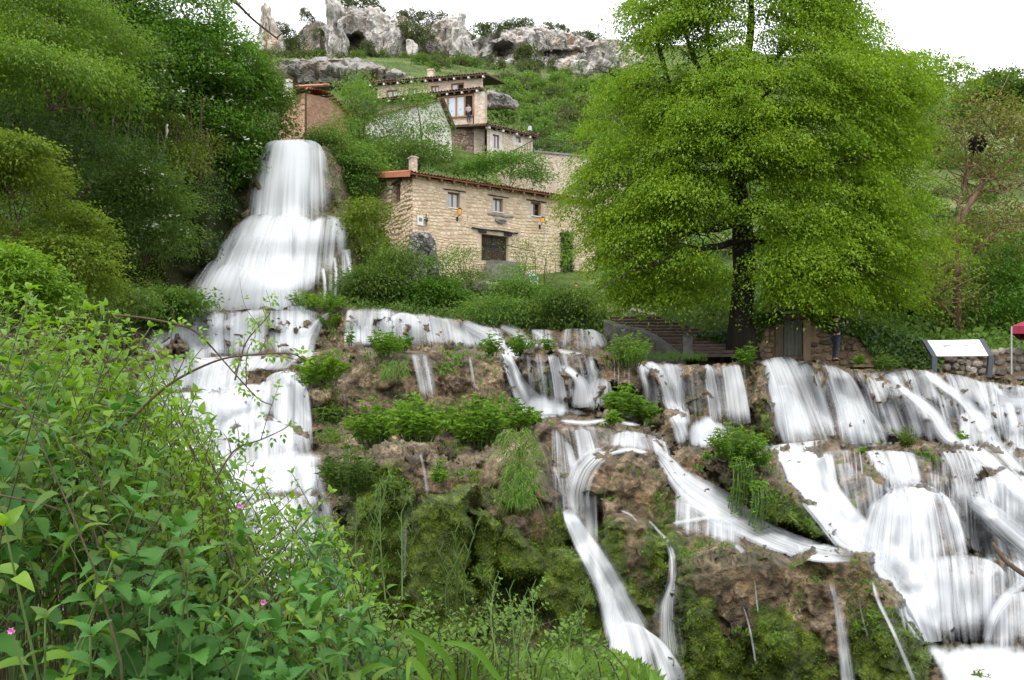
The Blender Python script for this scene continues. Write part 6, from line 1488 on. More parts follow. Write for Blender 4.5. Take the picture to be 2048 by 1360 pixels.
# ------------------------------------------------------------------ the great tree
def big_tree():
    t = thing('lime_tree', 'huge bright green broadleaf tree with a dark trunk by the stairway', 'tree', W(1487, 712, 32))
    mb = MB()
    def limb(pts, n=14, sides=8):
        c = curve([list(W(a, b, y)) + [r] for a, b, y, r in pts], n); mb.tube(c[:, :3] + .03 * RNG.normal(size=(n, 3)) * (np.arange(n) > 0)[:, None], c[:, 3], sides)
    limb([(1488, 722, 32, .78), (1487, 690, 32, .56), (1486, 640, 32, .47), (1490, 560, 32, .46), (1487, 480, 32, .43), (1478, 400, 32, .38), (1470, 330, 32, .33), (1466, 250, 32.2, .26), (1490, 150, 32.4, .2), (1502, 40, 32.5, .14), (1512, -70, 32.5, .06)], 30, 12)
    L_ = [[(1484, 430, 32, .26), (1440, 455, 30.8, .22), (1400, 458, 30, .16), (1340, 475, 29.4, .07)], [(1472, 335, 32, .22), (1400, 270, 32, .17), (1345, 190, 32, .13), (1318, 100, 32, .09), (1300, 10, 32, .05)],
          [(1468, 300, 32, .22), (1560, 240, 32.5, .16), (1660, 205, 33, .11), (1780, 172, 33, .08), (1890, 150, 33, .04)], [(1474, 360, 32, .2), (1600, 330, 30, .13), (1740, 315, 29, .05)], [(1480, 420, 32, .18), (1620, 430, 31, .12), (1780, 470, 30.5, .04)],
          [(1472, 350, 32, .2), (1330, 345, 31, .13), (1190, 335, 31, .04)], [(1466, 250, 32.2, .18), (1400, 150, 33, .12), (1365, 30, 33.5, .06), (1350, -60, 34, .04)], [(1470, 310, 32, .18), (1500, 250, 29.5, .12), (1560, 150, 28, .05)],
          [(1487, 480, 32, .16), (1400, 500, 29.5, .1), (1270, 540, 28.5, .04)], [(1487, 470, 32, .15), (1600, 510, 30, .09), (1740, 545, 29.5, .03)], [(1490, 160, 32.4, .14), (1580, 90, 32, .09), (1660, 10, 32, .04)], [(1478, 200, 32.3, .14), (1420, 110, 32.5, .1), (1410, -20, 32.5, .05)], [(1345, 190, 32, .1), (1290, 170, 31, .07), (1230, 175, 31, .03)]]
    for l in L_: limb(l)
    # fine twigs radiating from the limbs
    for l in L_:
        for _ in range(10):
            f = RNG.uniform(.3, 1); k = min(int(f * (len(l) - 1)), len(l) - 2); a, b = np.array(l[k][:3]), np.array(l[k + 1][:3]); p = a + (b - a) * RNG.rand()
            q = p + np.array([RNG.uniform(-110, 110), RNG.uniform(-50, 60), RNG.uniform(-2.0, 1.0)]); limb([(*p, .035), (*((p + q) / 2 + np.array([0, -8, 0])), .022), (*q, .01)], 7, 5)
    mb.build('trunk', M['bark'], t, smooth=True)
    rows = [(-150, 1330, 1660), (-60, 1245, 1720), (0, 1220, 1745), (60, 1208, 1775), (90, 1200, 1840), (120, 1196, 1900), (170, 1165, 1905), (210, 1152, 1880), (300, 1128, 1888), (360, 1114, 1880), (430, 1112, 1885), (490, 1135, 1895), (540, 1165, 1872), (585, 1182, 1845), (612, 1200, 1790), (632, 1225, 1640)]
    ry = [r[0] for r in rows]
    n = 400; py = RNG.uniform(-140, 598, n * 4); lo = np.interp(py, ry, [r[1] for r in rows]); hi = np.interp(py, ry, [r[2] for r in rows])
    w = (hi - lo) / 780; k = RNG.rand(n * 4) < w; py, lo, hi = py[k], lo[k], hi[k]
    m = len(py); th = RNG.uniform(0, 2 * np.pi, m); th = np.where((np.sin(th) < -.25) & (RNG.rand(m) < .8), -th, th)
    f = RNG.uniform(.22, 1, m) ** .55
    cx, hw = (lo + hi) / 2, (hi - lo) / 2 - 26
    px = cx + hw * f * np.cos(th); Y = 32.5 - 6.4 * (hw / 380) * f * np.sin(th)
    extra = np.array([(1800, 165, 33), (1850, 150, 33), (1890, 140, 33), (1905, 120, 33), (1915, 155, 33), (1870, 110, 33), (1830, 120, 33), (1790, 130, 33), (1840, 190, 33), (1760, 110, 33), (1925, 135, 33), (1880, 480, 31), (1895, 450, 31), (1900, 500, 31)])
    px, py, Y, th, f = (np.concatenate(v) for v in ((px, extra[:, 0]), (py, extra[:, 1]), (Y, extra[:, 2]), (th, np.zeros(len(extra))), (f, np.ones(len(extra)))))
    hole = np.zeros(len(px), bool)
    for (hx, hy, a, b) in ((1352, 112, 66, 46), (1505, 45, 40, 74), (1330, 150, 34, 24), (1640, 250, 44, 20), (1560, 290, 36, 20), (1250, 240, 36, 16), (1420, 30, 18, 30), (1690, 400, 34, 16), (1290, 300, 34, 16), (1580, 170, 26, 18), (1240, 440, 36, 14), (1760, 330, 34, 16), (1700, 520, 40, 14), (1330, 520, 44, 16), (1600, 390, 40, 18), (1400, 330, 36, 18)):
        hole |= ((px - hx) / a) ** 2 + ((py - hy) / b) ** 2 < 1
    for (hx, hy, a, b) in ((1484, 520, 58, 130), (1415, 468, 76, 36), (1475, 370, 44, 50)): hole |= (((px - hx) / a) ** 2 + ((py - hy) / b) ** 2 < 1) & (Y < 33)
    k = ~hole; c = W(px, py, Y)[k]; th, f = th[k], f[k]; m = len(c)
    per = 330; out = nz(np.stack([np.cos(th), -np.sin(th), -.30 + 0 * th], -1)); side = nz(np.cross(out, np.array([0, 0, 1.0]))); up = np.cross(side, out)
    a, b, d = RNG.normal(size=(3, m, per)); sz = RNG.uniform(.75, 1.35, m)[:, None]
    a = np.sign(a) * np.abs(a) ** .8
    P = c[:, None] + (a * .60 * sz)[..., None] * out[:, None] + (b * .52 * sz)[..., None] * side[:, None] + (d * .10 * sz - .13 * a * a - .13 * b * b)[..., None] * up[:, None]
    P = P.reshape(-1, 3); Dv = np.repeat(out, per, 0) * .8 + (b.reshape(-1, 1) * .5) * np.repeat(side, per, 0) + RNG.normal(size=P.shape) * .5 + np.array([0, 0, -.35]); N = np.array([0, 0, 1.0]) + RNG.normal(size=P.shape) * .34
    V, T = leaf_arrays(P, Dv, N, RNG.uniform(.075, .14, len(P)), .6)
    mk('crown', V, T, M['leaf_lime'], t)
big_tree()

# ------------------------------------------------------------------ wooded bluff on the left
def bush(px, py, Y, rx, ry, lab, mat, n=9000, L=.13, name='shrub', cat='shrub', more=(), group=None, **kw):
    es = [ell(px, py, Y, rx, ry)] + [ell(px + a, py + b, Y + c, r1, r2) for a, b, c, r1, r2 in more]
    kw.setdefault('spread', .34 if L < .1 else .52); kw.setdefault('clump', 40 if L < .1 else 64); kw['flat'] = .24; kw['gap'] = max(kw.get('gap', .12), .24); kw.setdefault('freq', .62); L *= 1.18
    return shrub(name, lab, cat, es, n, L, mat, group=group, **kw)
bush(400, 190, 45, 95, 100, 'large dark green elder tree with white flower heads left of the waterfall', 'leaf_elder', 34000, .17, 'elder_tree', 'tree',
     [(-30, -150, 0, 95, 60), (-60, -40, -1, 60, 80), (60, 90, 1, 70, 90), (90, 0, 2, 55, 80), (30, 170, 1.5, 55, 70), (-20, 110, 0, 60, 50), (20, -80, 0, 90, 60), (-100, -120, 1, 50, 55)], blossoms=150, stems=9, trunk_r=.16, gap=.06)
bush(520, 215, 49, 48, 80, 'green tree leaning over the lip of the waterfall', 'leaf_green', 14000, .16, 'small_tree', 'tree', [(-20, -50, 0, 45, 60), (25, 30, 0, 30, 50)], trunk_r=.12)
bush(95, 50, 30.5, 130, 60, 'feathery yellow green acacia tree at the top left corner', 'leaf_acacia', 20000, .11, 'acacia_tree', 'tree', [(-80, -30, -1, 90, 60), (90, 20, 2, 80, 45), (-30, 60, -1, 110, 45), (150, 60, 3, 60, 30)], trunk_r=.12, droop=.5, flat=.4)
bush(90, 160, 27.5, 130, 42, 'drooping bright acacia spray below the top left tree', 'leaf_acacia', 13000, .11, more=[(90, 10, 2, 80, 40), (-60, -30, 0, 90, 40), (140, 50, 3, 60, 40)], droop=.6, flat=.4)
bush(245, 125, 40, 80, 60, 'dark ivy covered mound between the acacia and the elder', 'leaf_ivy', 13000, .14, 'ivy_mound', 'ivy', [(-40, 60, -1, 70, 60), (30, 80, 0, 60, 70)])
bush(110, 300, 32, 130, 80, 'dark tangled ivy hanging in the shade of the bluff', 'leaf_ivy', 15000, .11, 'ivy_curtain', 'ivy', [(90, 30, 2, 90, 80), (-70, -40, 0, 90, 60), (170, 70, 4, 60, 90)], gap=.2)
bush(255, 330, 41.5, 80, 90, 'deep green shrub in the middle of the bluff below the ivy mound', 'leaf_elder', 10000, .13, more=[(60, -60, 1, 50, 50), (-60, 60, -2, 60, 60)], gap=.2)
bush(285, 430, 35, 85, 80, 'light green elder bush with a few white flower heads above the dark hollow', 'leaf_green', 17000, .12, more=[(50, 40, 0, 45, 45), (-60, 30, 0, 60, 60), (10, -50, 0, 60, 45)], blossoms=26)
bush(55, 410, 21, 100, 85, 'yellowish climber covering the far left of the bluff', 'leaf_yellow', 17000, .085, 'climber', 'climber', [(90, 60, 1, 80, 60), (-60, -60, 0, 80, 60), (60, 120, 0, 110, 60)], spread=.2)
bush(170, 520, 22, 70, 70, 'yellow green climber above the foreground thicket', 'leaf_yellow', 11000, .08, 'climber', 'climber', [(-70, 40, 0, 70, 50), (20, 70, 0, 60, 40)], spread=.2)
bush(30, 310, 20, 70, 40, 'bright yellow green shrub at the left edge below the acacia spray', 'leaf_yellow', 6000, .09, more=[(-40, 40, 0, 60, 40)], spread=.2)
bush(20, 560, 14, 90, 60, 'fresh green bush at the left edge beside the yellow climber', 'leaf_bright', 9000, .075, more=[(60, 40, 0, 70, 40)], spread=.16)
bush(230, 598, 26, 70, 30, 'low leafy bush between the climber and the upper basin', 'leaf_green', 6000, .09, more=[(-60, 10, -1, 60, 35), (50, 15, 1, 40, 25)], spread=.2)
bush(350, 612, 33, 46, 32, 'round bright green bush at the left foot of the waterfall', 'leaf_fresh', 5000, .16, more=[(-30, 12, 0, 30, 24)])
bush(445, 345, 47, 50, 60, 'dark green shrub hanging beside the waterfall', 'leaf_elder', 7000, .15, more=[(-30, 50, 0, 40, 45)])
bush(335, 265, 42, 40, 40, 'brown tangle of dry twigs and leaves under the elder tree', 'leaf_rust', 2500, .10, more=[(60, 50, 0, 40, 50)], stems=30, gap=.2)
bush(365, 325, 41, 25, 35, 'small pale yellow spray below the dry tangle', 'leaf_yellow', 1400, .14)
mb = MB()
for _ in range(40):
    x, y, Yv = RNG.uniform(40, 420), RNG.uniform(190, 330), 0; Yv = 29 + x * .03 + RNG.uniform(-1, 1.5); p = W(x, y, Yv); l = RNG.uniform(1.2, 3.6); mb.tube(curve([p, p + np.array([RNG.uniform(-.3, .3), RNG.uniform(-.3, .1), -l * .5]), p + np.array([RNG.uniform(-.5, .5), 0, -l])], 6), np.linspace(.02, .008, 6), 4, False)
sset(mb.build('hanging_vines', M['twig_brown']), kind='stuff')
# hanging cloth caught in the elder
bagp = W(333, 262, 40.5); mb = MB(); rr = random.Random(2); V = []
for k in range(6):
    for e in range(4): V.append(bagp + np.array([(e - 1.5) * .06 * (1 - .1 * k) + rr.uniform(-.03, .03), rr.uniform(-.06, .06), .35 - k * .16 + rr.uniform(-.03, .03)]))
so = mk('plastic_scrap', np.array(V), np.array([(k * 4 + e, k * 4 + e + 1, k * 4 + 5 + e, k * 4 + 4 + e) for k in range(5) for e in range(3)]), M['whitewash'], smooth=True)
sm_ = so.modifiers.new('thick', 'SOLIDIFY'); sm_.thickness = .01
sset(so, 'torn pale plastic scrap caught in the twigs of the bluff', 'scrap')
# creepers all over the bluff
def cover(name, region, depthf, n, L, mat, lift=.25, flat=.35, seed=1, clump=8, spread=.22, hang=.4, gap=.0, freq=.5):
    rng = np.random.RandomState(seed); x0, x1, y0, y1 = region; m = int(n / clump)
    px, py = rng.uniform(x0, x1, m), rng.uniform(y0, y1, m); Yv = depthf(px, py) - lift * rng.rand(m); c = W(px, py, Yv)
    k = pnoise(c * freq) > -gap; c = c[k]; m = len(c)
    o = rng.normal(size=(m, clump, 3)) * np.array([spread, spread, spread * .8]); P = (c[:, None] + o).reshape(-1, 3)
    Dv = rng.normal(size=P.shape) * .6 + np.array([0, -.5, -hang]); N = rng.normal(size=P.shape) * .4 + np.array([0, -.8, .6])
    V, T = leaf_arrays(P, Dv, N, L * rng.uniform(.6, 1.3, len(P)), .6)
    return sset(mk(name, V, T, M[mat]), kind='stuff')
cover('bluff_undergrowth', (-60, 470, -10, 520), lambda x, y: bluff_d(x, y) - .4, 46000, .14, 'leaf_ivy', gap=.2)
cover('bluff_leaves', (-60, 460, 0, 480), lambda x, y: bluff_d(x, y) - .9, 16000, .12, 'leaf_elder', seed=2, gap=-.1)
cover('bluff_foot_leaves', (-60, 330, 480, 660), lambda x, y: bluff_d(x, y) - .5, 16000, .09, 'leaf_yellow', seed=3, gap=.15, spread=.15)
# bank right of the fall, mossy and leafy
slope_d = lambda x, y: hill_d(x, y) - .3
cover('slope_leaves', (660, 1200, 575, 640), slope_d, 22000, .15, 'leaf_green', seed=5, gap=.2)
cover('slope_grass', (690, 800, 420, 560), slope_d, 5000, .3, 'leaf_yellow', seed=6, gap=.1, hang=.8)

# ------------------------------------------------------------------ shrubs between fall, house and terrace
G = 'shrubs on the slope around the stone house'
for a in [(792, 552, 42, 46, 46, 'soft green willow shrub left of the rock buttress', 'leaf_green', 9000, .13, [(-50, 30, 0, 40, 40), (26, 40, 0, 40, 30), (4, -40, 0, 26, 30)]),
          (745, 575, 41, 45, 40, 'mid green shrub at the right foot of the waterfall', 'leaf_green', 6000, .13, [(-20, 20, 0, 35, 30)]),
          (872, 590, 41.5, 36, 34, 'dark green shrub under the grey buttress', 'leaf_elder', 8000, .13, [(20, 14, 0, 36, 26), (-20, 14, 0, 36, 26), (8, -50, 0, 14, 26)]),
          (1036, 592, 42, 40, 32, 'feathery light green shrub before the door steps', 'leaf_fresh', 6500, .12, [(-10, -36, 1, 18, 28), (30, 14, 0, 36, 22)]),
          (942, 556, 45, 20, 15, 'small dark shrub left of the door steps', 'leaf_green', 1300, .11, []),
          (1120, 628, 39, 60, 42, 'broad green shrub at the left end of the stairway', 'leaf_green', 8000, .13, [(40, 10, 0, 45, 36), (-40, 10, 0, 40, 30), (20, -20, 0, 40, 28)]),
          (985, 622, 38.5, 40, 28, 'bright green shrub on the terrace edge below the earth path', 'leaf_fresh', 4000, .13, [(35, 8, 0, 34, 24), (-20, 6, 0, 26, 22)]),
          (1090, 520, 46, 20, 50, 'thin pale green sapling against the right part of the house wall', 'leaf_fresh', 700, .10, []),
          (1045, 515, 46, 24, 36, 'airy sapling right of the dark double door', 'leaf_fresh', 700, .10, []),
          (925, 520, 45, 12, 26, 'thin sapling between buttress and door', 'leaf_fresh', 700, .11, []),
          (1000, 348, 58, 60, 34, 'deep green shrub behind the ridge of the stone house roof', 'leaf_elder', 7000, .16, [(40, -14, 0, 40, 30), (-50, 6, 0, 36, 26), (60, 10, 0, 30, 30)]),
          (660, 318, 50, 34, 60, 'shrub mound on the right shoulder of the waterfall', 'leaf_green', 7500, .15, [(24, 40, 0, 30, 50), (-10, -20, 0, 26, 36)]),
          (720, 345, 50, 46, 50, 'grey green shrub between the waterfall and the house gable', 'leaf_fresh', 7000, .15, [(30, 30, 0, 36, 40), (-20, 30, 0, 30, 36)]),
          (790, 320, 54, 60, 34, 'mid green shrub behind the chimney of the stone house', 'leaf_green', 7000, .16, [(60, 4, 1, 50, 34), (-50, 10, 0, 40, 34)]),
          (735, 440, 45, 36, 40, 'olive green shrub below the house gable', 'leaf_yellow', 3500, .15, [(-16, 30, 0, 30, 40)])]:
    bush(*a[:5], a[5], a[6], a[7], a[8], more=a[9], group=None, gap=.1)
bush(718, 225, 56, 36, 66, 'slim light green tree beside the orange house', 'leaf_fresh', 3800, .15, 'slim_tree', 'tree', [(-14, 50, 0, 34, 50), (14, -40, 0, 24, 34)], trunk_r=.08, gap=.0, clump=20)
bush(835, 250, 57, 46, 62, 'airy green tree before the white annex', 'leaf_fresh', 6500, .15, 'airy_tree', 'tree', [(-10, -50, 0, 24, 40), (20, 40, 0, 50, 40), (-40, 40, 0, 40, 40), (-70, 10, 0, 30, 40)], trunk_r=.08, gap=.0, clump=20)
# stepping stones, earth path
terrain('earth_path', 855, 960, 6, 575, 640, 5, lambda X, Y_: hill_d(X, Y_) - .25, M['path_soil'], .3, .6, lambda X, Y_: np.abs(X - 905 - .3 * (Y_ - 600)) < 26 + 8 * pnoise(np.stack([X / 14, Y_ / 14, 0 * X], -1)))
sset(pillow('path_boulder', [(925, 572), (960, 562), (1000, 566), (1004, 580), (960, 586), (928, 584)], 45.5, .6, .8, .15, 1.2, M['pale_rubble'], 50, 10), 'flat earthy boulder on the path below the door steps', 'rock')

# ------------------------------------------------------------------ scrub on the hill
protos = []
for s_ in range(6):
    rng = np.random.RandomState(40 + s_)
    es = [(0, 0, .75, 1.0, 1.0, .8)] + [(rng.uniform(-.7, .7), rng.uniform(-.5, .5), rng.uniform(.4, 1.0), .6, .6, .5) for _ in range(3)]
    protos.append({m_: cloud(es, 1500, .2, 9, .13, .7, rng=np.random.RandomState(60 + s_), back=.6, gap=.05, freq=2.2) for m_ in ('a',)})
_pm = {}
def scrub(px, py, Y, rpx, mat, name, label, cat, group, hscale=1.0):
    k = RNG.randint(6); key = (k, mat)
    if key not in _pm:
        V, T = protos[k]['a']; o = mk(name, V, T, M[mat]); _pm[key] = o.data
    else:
        o = bpy.data.objects.new(name, _pm[key]); COL.objects.link(o)
    r = rpx / F * Y; p = W(px, py, Y); o.location = tuple(p - np.array([0, 0, .75 * r * hscale])); o.scale = (r, r, r * hscale); o.rotation_euler = (0, 0, RNG.uniform(0, 6.28))
    return sset(o, label, cat, group)
rs = np.random.RandomState(5)
def where_lab(px, py):
    row = 'right under the cliffs' if py < 120 else 'high on the slope' if py < 165 else 'half way up the slope' if py < 235 else 'low on the slope'
    col = 'below the left pinnacle' if px < 620 else 'below the cave pillar' if px < 760 else 'between cave and thin pinnacle' if px < 890 else 'below the thin pinnacle' if px < 990 else 'below the long cliff' if px < 1130 else 'beside the big tree crown'
    return 'rounded shrub ' + row + ' ' + col
cnt = 0
while cnt < 230:
    px, py = rs.uniform(500, 1240), rs.uniform(84, 320)
    if py < np.interp(px, [500, 540, 620, 700, 830, 900, 1240], [100, 96, 92, 104, 110, 116, 128]): continue
    if 530 < px < 835 and 116 < py < 185: continue
    if 740 < px < 1075 and 140 < py < 330 and not (px > 990 and py < 240): continue
    if px < 700 and py > 118: continue
    Y = float(hill_d(np.array(px), np.array(py))) - .5
    up_ = py < 165
    scrub(px, py - 4, Y, rs.uniform(9, 21) if up_ else rs.uniform(13, 28), ['leaf_scrub', 'leaf_scrub', 'leaf_green'][rs.randint(3)] if up_ else ['leaf_green', 'leaf_fresh', 'leaf_scrub'][rs.randint(3)], 'hill_shrub', where_lab(px, py), 'shrub', 'shrubs on the slope below the cliffs'); cnt += 1
for (px, py, r, Y) in [(612, 38, 16, 212), (610, 22, 9, 212), (690, 8, 22, 214), (715, 2, 26, 216), (742, 10, 18, 216), (762, 20, 9, 216), (800, 36, 16, 222), (825, 34, 20, 222), (852, 38, 18, 224), (878, 42, 22, 224), (818, 62, 26, 212), (842, 70, 24, 210), (958, 66, 22, 216), (985, 62, 20, 216), (1010, 52, 14, 220), (1032, 56, 22, 220), (1052, 52, 18, 220), (1092, 58, 16, 222),
                     (1120, 66, 18, 222), (1148, 74, 16, 222), (1170, 78, 18, 222), (1194, 80, 16, 222), (1058, 112, 26, 208), (562, 58, 16, 208), (578, 70, 18, 208), (592, 86, 20, 205), (640, 70, 14, 210), (1045, 108, 18, 206), (735, 92, 14, 203), (880, 70, 14, 218)]:
    scrub(px, py, Y, r, 'leaf_scrub', 'cliff_bush', 'dark evergreen bush ' + ('beside the left pinnacle' if px < 645 else 'on top of the cave cliff' if px < 775 and py < 40 else 'at the foot of the cave cliff' if px < 775 else 'on the cliff between cave and thin pinnacle' if px < 930 else 'on the long cliff' if py < 90 else 'in the notch of the long cliff'), 'bush', 'evergreen bushes on the cliffs')
for k in range(70):
    px, py = rs.uniform(505, 960), rs.uniform(100, 132) if k % 2 else rs.uniform(96, 112)
    if 540 < px < 830 and py > 117: py = 117 - (py - 117) * .5
    scrub(px, py, float(hill_d(np.array(px), np.array(py))) - 4, rs.uniform(9, 19), ['leaf_scrub', 'leaf_green', 'leaf_scrub'][k % 3], 'hill_shrub', where_lab(px, 100), 'shrub', 'shrubs on the slope below the cliffs')
cover('hill_undergrowth', (480, 1240, 95, 330), lambda x, y: hill_d(x, y) - .8, 26000, .5, 'leaf_green', seed=9, clump=8, spread=.8, gap=.05, freq=.12)
cover('hill_scrub', (480, 1240, 80, 240), lambda x, y: hill_d(x, y) - .8, 16000, .55, 'leaf_scrub', seed=10, clump=8, spread=.9, gap=.05, freq=.1)
# ------------------------------------------------------------------ right-hand side
cnt = 0
while cnt < 120:
    px, py = rs.uniform(1200, 2060), rs.uniform(170, 640)
    if py < np.interp(px, [1200, 1900, 1960, 2060], [140, 190, 180, 175]): continue
    Y = float(hill_d(np.array(px), np.array(py))) - .5
    if px > 1660 and py > 560: continue
    scrub(px, py - 6, Y, rs.uniform(22, 46), ['leaf_green', 'leaf_elder', 'leaf_green', 'leaf_scrub'][rs.randint(4)], 'valley_shrub', 'green shrub ' + ('high' if py < 330 else 'half way up' if py < 470 else 'low') + ' on the hillside ' + ('behind the left of the big crown' if px < 1450 else 'behind the middle of the big crown' if px < 1750 else 'behind the half bare tree'), 'shrub', 'shrubs on the hillside behind the big tree'); cnt += 1
cover('right_undergrowth', (1200, 2080, 300, 700), lambda x, y: hill_d(x, y) - .6, 34000, .25, 'leaf_green', seed=12, clump=8, spread=.4, gap=.25, freq=.25)
cover('meadow_grass', (1600, 2080, 540, 720), lambda x, y: hill_d(x, y) - .3, 26000, .28, 'leaf_fresh', seed=13, clump=8, spread=.25, gap=.4, hang=-.6)
def sparse_tree(px, py, Y, label, limbs, ells, n, mat, bark, L=.13, name='sparse_tree', r0=.3):
    t = thing(name, label, 'tree', W(px, py, Y)); mb = MB()
    for l in limbs:
        c = curve([list(W(a, b, y)) + [r * .6] for a, b, y, r in l], 14); mb.tube(c[:, :3] + .04 * RNG.normal(size=(14, 3)), c[:, 3], 7)
        for _ in range(14):
            k = RNG.randint(3, 13); p = c[k, :3]; q = p + np.array([RNG.uniform(-2.2, 2.2), RNG.uniform(-1.5, .8), RNG.uniform(-.3, 1.8)]); mb.tube(curve([p, (p + q) / 2 + RNG.normal(size=3) * .15, q], 5), np.linspace(max(c[k, 3] * .4, .03), .012, 5), 5)
    mb.build('trunk', M[bark], t, smooth=True); V, T = cloud(ells, n, L, 5, .25, 1.0, .1, .6, .4, .2, .8)
    mk('crown', V, T, M[mat], t); return t
sparse_tree(1912, 700, 36, 'half bare tree with orange bark and sparse rusty leaves right of the big tree',
   [[(1914, 710, 36, .34), (1910, 600, 36, .3), (1908, 520, 36, .26), (1915, 460, 36, .22), (1945, 400, 36, .2), (1975, 360, 36, .14), (2030, 310, 36, .06)], [(1940, 405, 36, .14), (1935, 350, 36.3, .11), (1950, 290, 36.3, .08), (1960, 220, 36, .04)], [(1915, 450, 36, .12), (1930, 330, 36.5, .08), (1925, 240, 36.5, .03)],
    [(1908, 560, 36, .12), (1970, 480, 35, .1), (2010, 450, 35, .07), (2070, 440, 35, .03)], [(1909, 540, 36, .1), (1870, 500, 36, .06), (1850, 490, 36, .03)], [(1912, 640, 36, .1), (1860, 590, 35.5, .06), (1820, 570, 35, .03)], [(1960, 380, 36, .1), (2020, 380, 35.5, .06), (2080, 340, 35.5, .03)]],
   [ell(1960, 260, 36, 90, 70), ell(2020, 350, 36, 80, 80), ell(1930, 330, 37, 60, 70), ell(1990, 470, 36, 90, 70), ell(1900, 600, 36, 60, 60), ell(2060, 250, 37, 60, 60), ell(1930, 500, 36, 50, 60), ell(1850, 560, 36, 50, 50)], 9500, 'leaf_rust', 'bark_orange', .17)
t_ = thing('bird_nest', 'round dark nest of twigs in the fork of the half bare tree', 'nest', W(1955, 288, 36)); mb = MB()
for _ in range(160):
    d = nz(RNG.normal(size=3)); p = W(1955, 288, 36) + d * np.array([.28, .28, .26]); q = p + nz(np.cross(d, RNG.normal(size=3))) * .3; mb.tube([p - (q - p), q], .016, 4, False)
mb.tube([W(1955, 294, 36), W(1955, 291, 36), W(1955, 288, 36), W(1955, 284, 36), W(1955, 281, 36)], [.05, .13, .17, .13, .05], 10)
mb.build('twigs', M['bark'], t_)
bush(1985, 590, 37, 70, 70, 'dense dark green tree behind the maroon canopy', 'leaf_elder', 12000, .15, 'dense_tree', 'tree', [(40, -40, 1, 60, 60), (-20, 50, 0, 60, 50), (50, 60, 0, 50, 50)], trunk_r=.12)
bush(2000, 190, 60, 60, 40, 'green tree on the skyline at the right edge', 'leaf_green', 7000, .25, 'skyline_tree', 'tree', [(-40, 40, 0, 50, 40), (50, 30, 0, 50, 45)], trunk_r=.15)
bush(1770, 570, 40, 60, 50, 'green tree behind the right side of the big crown', 'leaf_green', 8000, .16, 'back_tree', 'tree', [(-60, 10, 1, 50, 40), (50, 20, 0, 40, 40)], trunk_r=.1)
bush(1640, 560, 42, 80, 60, 'dark green tree added behind the big trunk to darken the space under the crown', 'leaf_elder', 9000, .17, 'dark_fill_tree', 'tree', [(-60, 20, 0, 60, 50), (70, 20, 0, 60, 50)], trunk_r=.12)  # added filler; its dark leaves stand in for shade under the crown
bush(1330, 560, 43, 90, 50, 'dark green shrub added behind the top of the stairway to darken the space under the crown', 'leaf_elder', 9000, .17, more=[(60, 20, 0, 60, 50), (-60, 0, 0, 50, 40)])  # also added, dark foliage that deepens the gap below the big crown
t_ = thing('young_tree', 'thin grey young trunk standing in the meadow right of the gate', 'tree', W(1722, 650, 37)); mb = MB(); mb.tube(curve([W(1722, 655, 37), W(1720, 610, 37), W(1726, 540, 37)], 6), np.linspace(.11, .06, 6), 6); mb.build('trunk', M['bark_grey'], t_)
# ivy on the garden wall
def wall_ivy(pl_, u0, u1, zt, dz, n, seed, mat='leaf_ivy', L=.15):
    rng = np.random.RandomState(seed); u = rng.uniform(u0, u1, n); top = np.array([zt(v) for v in u]); z = top + .12 - (rng.rand(n) ** 1.3) * np.array([dz(v) for v in u]) ; P = pl_.o + np.outer(u, pl_.u) + np.outer(z, Zv) + np.outer(rng.uniform(.02, .3, n), pl_.n)
    over = rng.rand(n) < .3; P = P - np.outer(np.where(over, rng.uniform(0, .8, n), 0), pl_.n); P[:, 2] = np.where(over, top + rng.uniform(0, .25, n), P[:, 2])
    Dv = rng.normal(size=P.shape) * .5 + pl_.n * .3 - Zv * .7; N = pl_.n * .9 + Zv * .4 + rng.normal(size=P.shape) * .3
    return leaf_arrays(P, Dv, N, L * rng.uniform(.6, 1.2, n), .95, .1)
uu = lambda px: gw2.uz(px, 690)[0]
V1, T1 = wall_ivy(gw2, uu(1610), uu(1880), gtop, lambda u: .25 + 1.15 * np.clip((u - uu(1640)) / (uu(1800) - uu(1640)), 0, 1) + .25 * math.sin(u * 3), 9000, 3)
V2, T2 = wall_ivy(gw, 0, gw.len, lambda u: gz + .1, lambda u: .45 + .15 * math.sin(u * 4), 2600, 4)
V3, T3 = wall_ivy(gw2, uu(1508), uu(1560), gtop, lambda u: .35, 900, 5)
iv = thing('ivy', 'dark glossy ivy spilling over the garden wall', 'ivy', gw2.P(5, 4)); mk('foliage', np.concatenate([V1, V2, V3]), np.concatenate([T1, T2 + len(V1), T3 + len(V1) + len(V2)]), M['leaf_ivy'], iv)
V1, T1 = wall_ivy(pl, pl.uz(1120, 500)[0], pl.uz(1142, 500)[0], lambda u: pl.uz(1130, 470)[1], lambda u: 3.0, 1500, 6); iv = thing('wall_creeper', 'narrow dark creeper climbing the right part of the stone house wall', 'creeper', pl.P(10, 8)); mk('foliage', V1, T1, M['leaf_ivy'], iv)

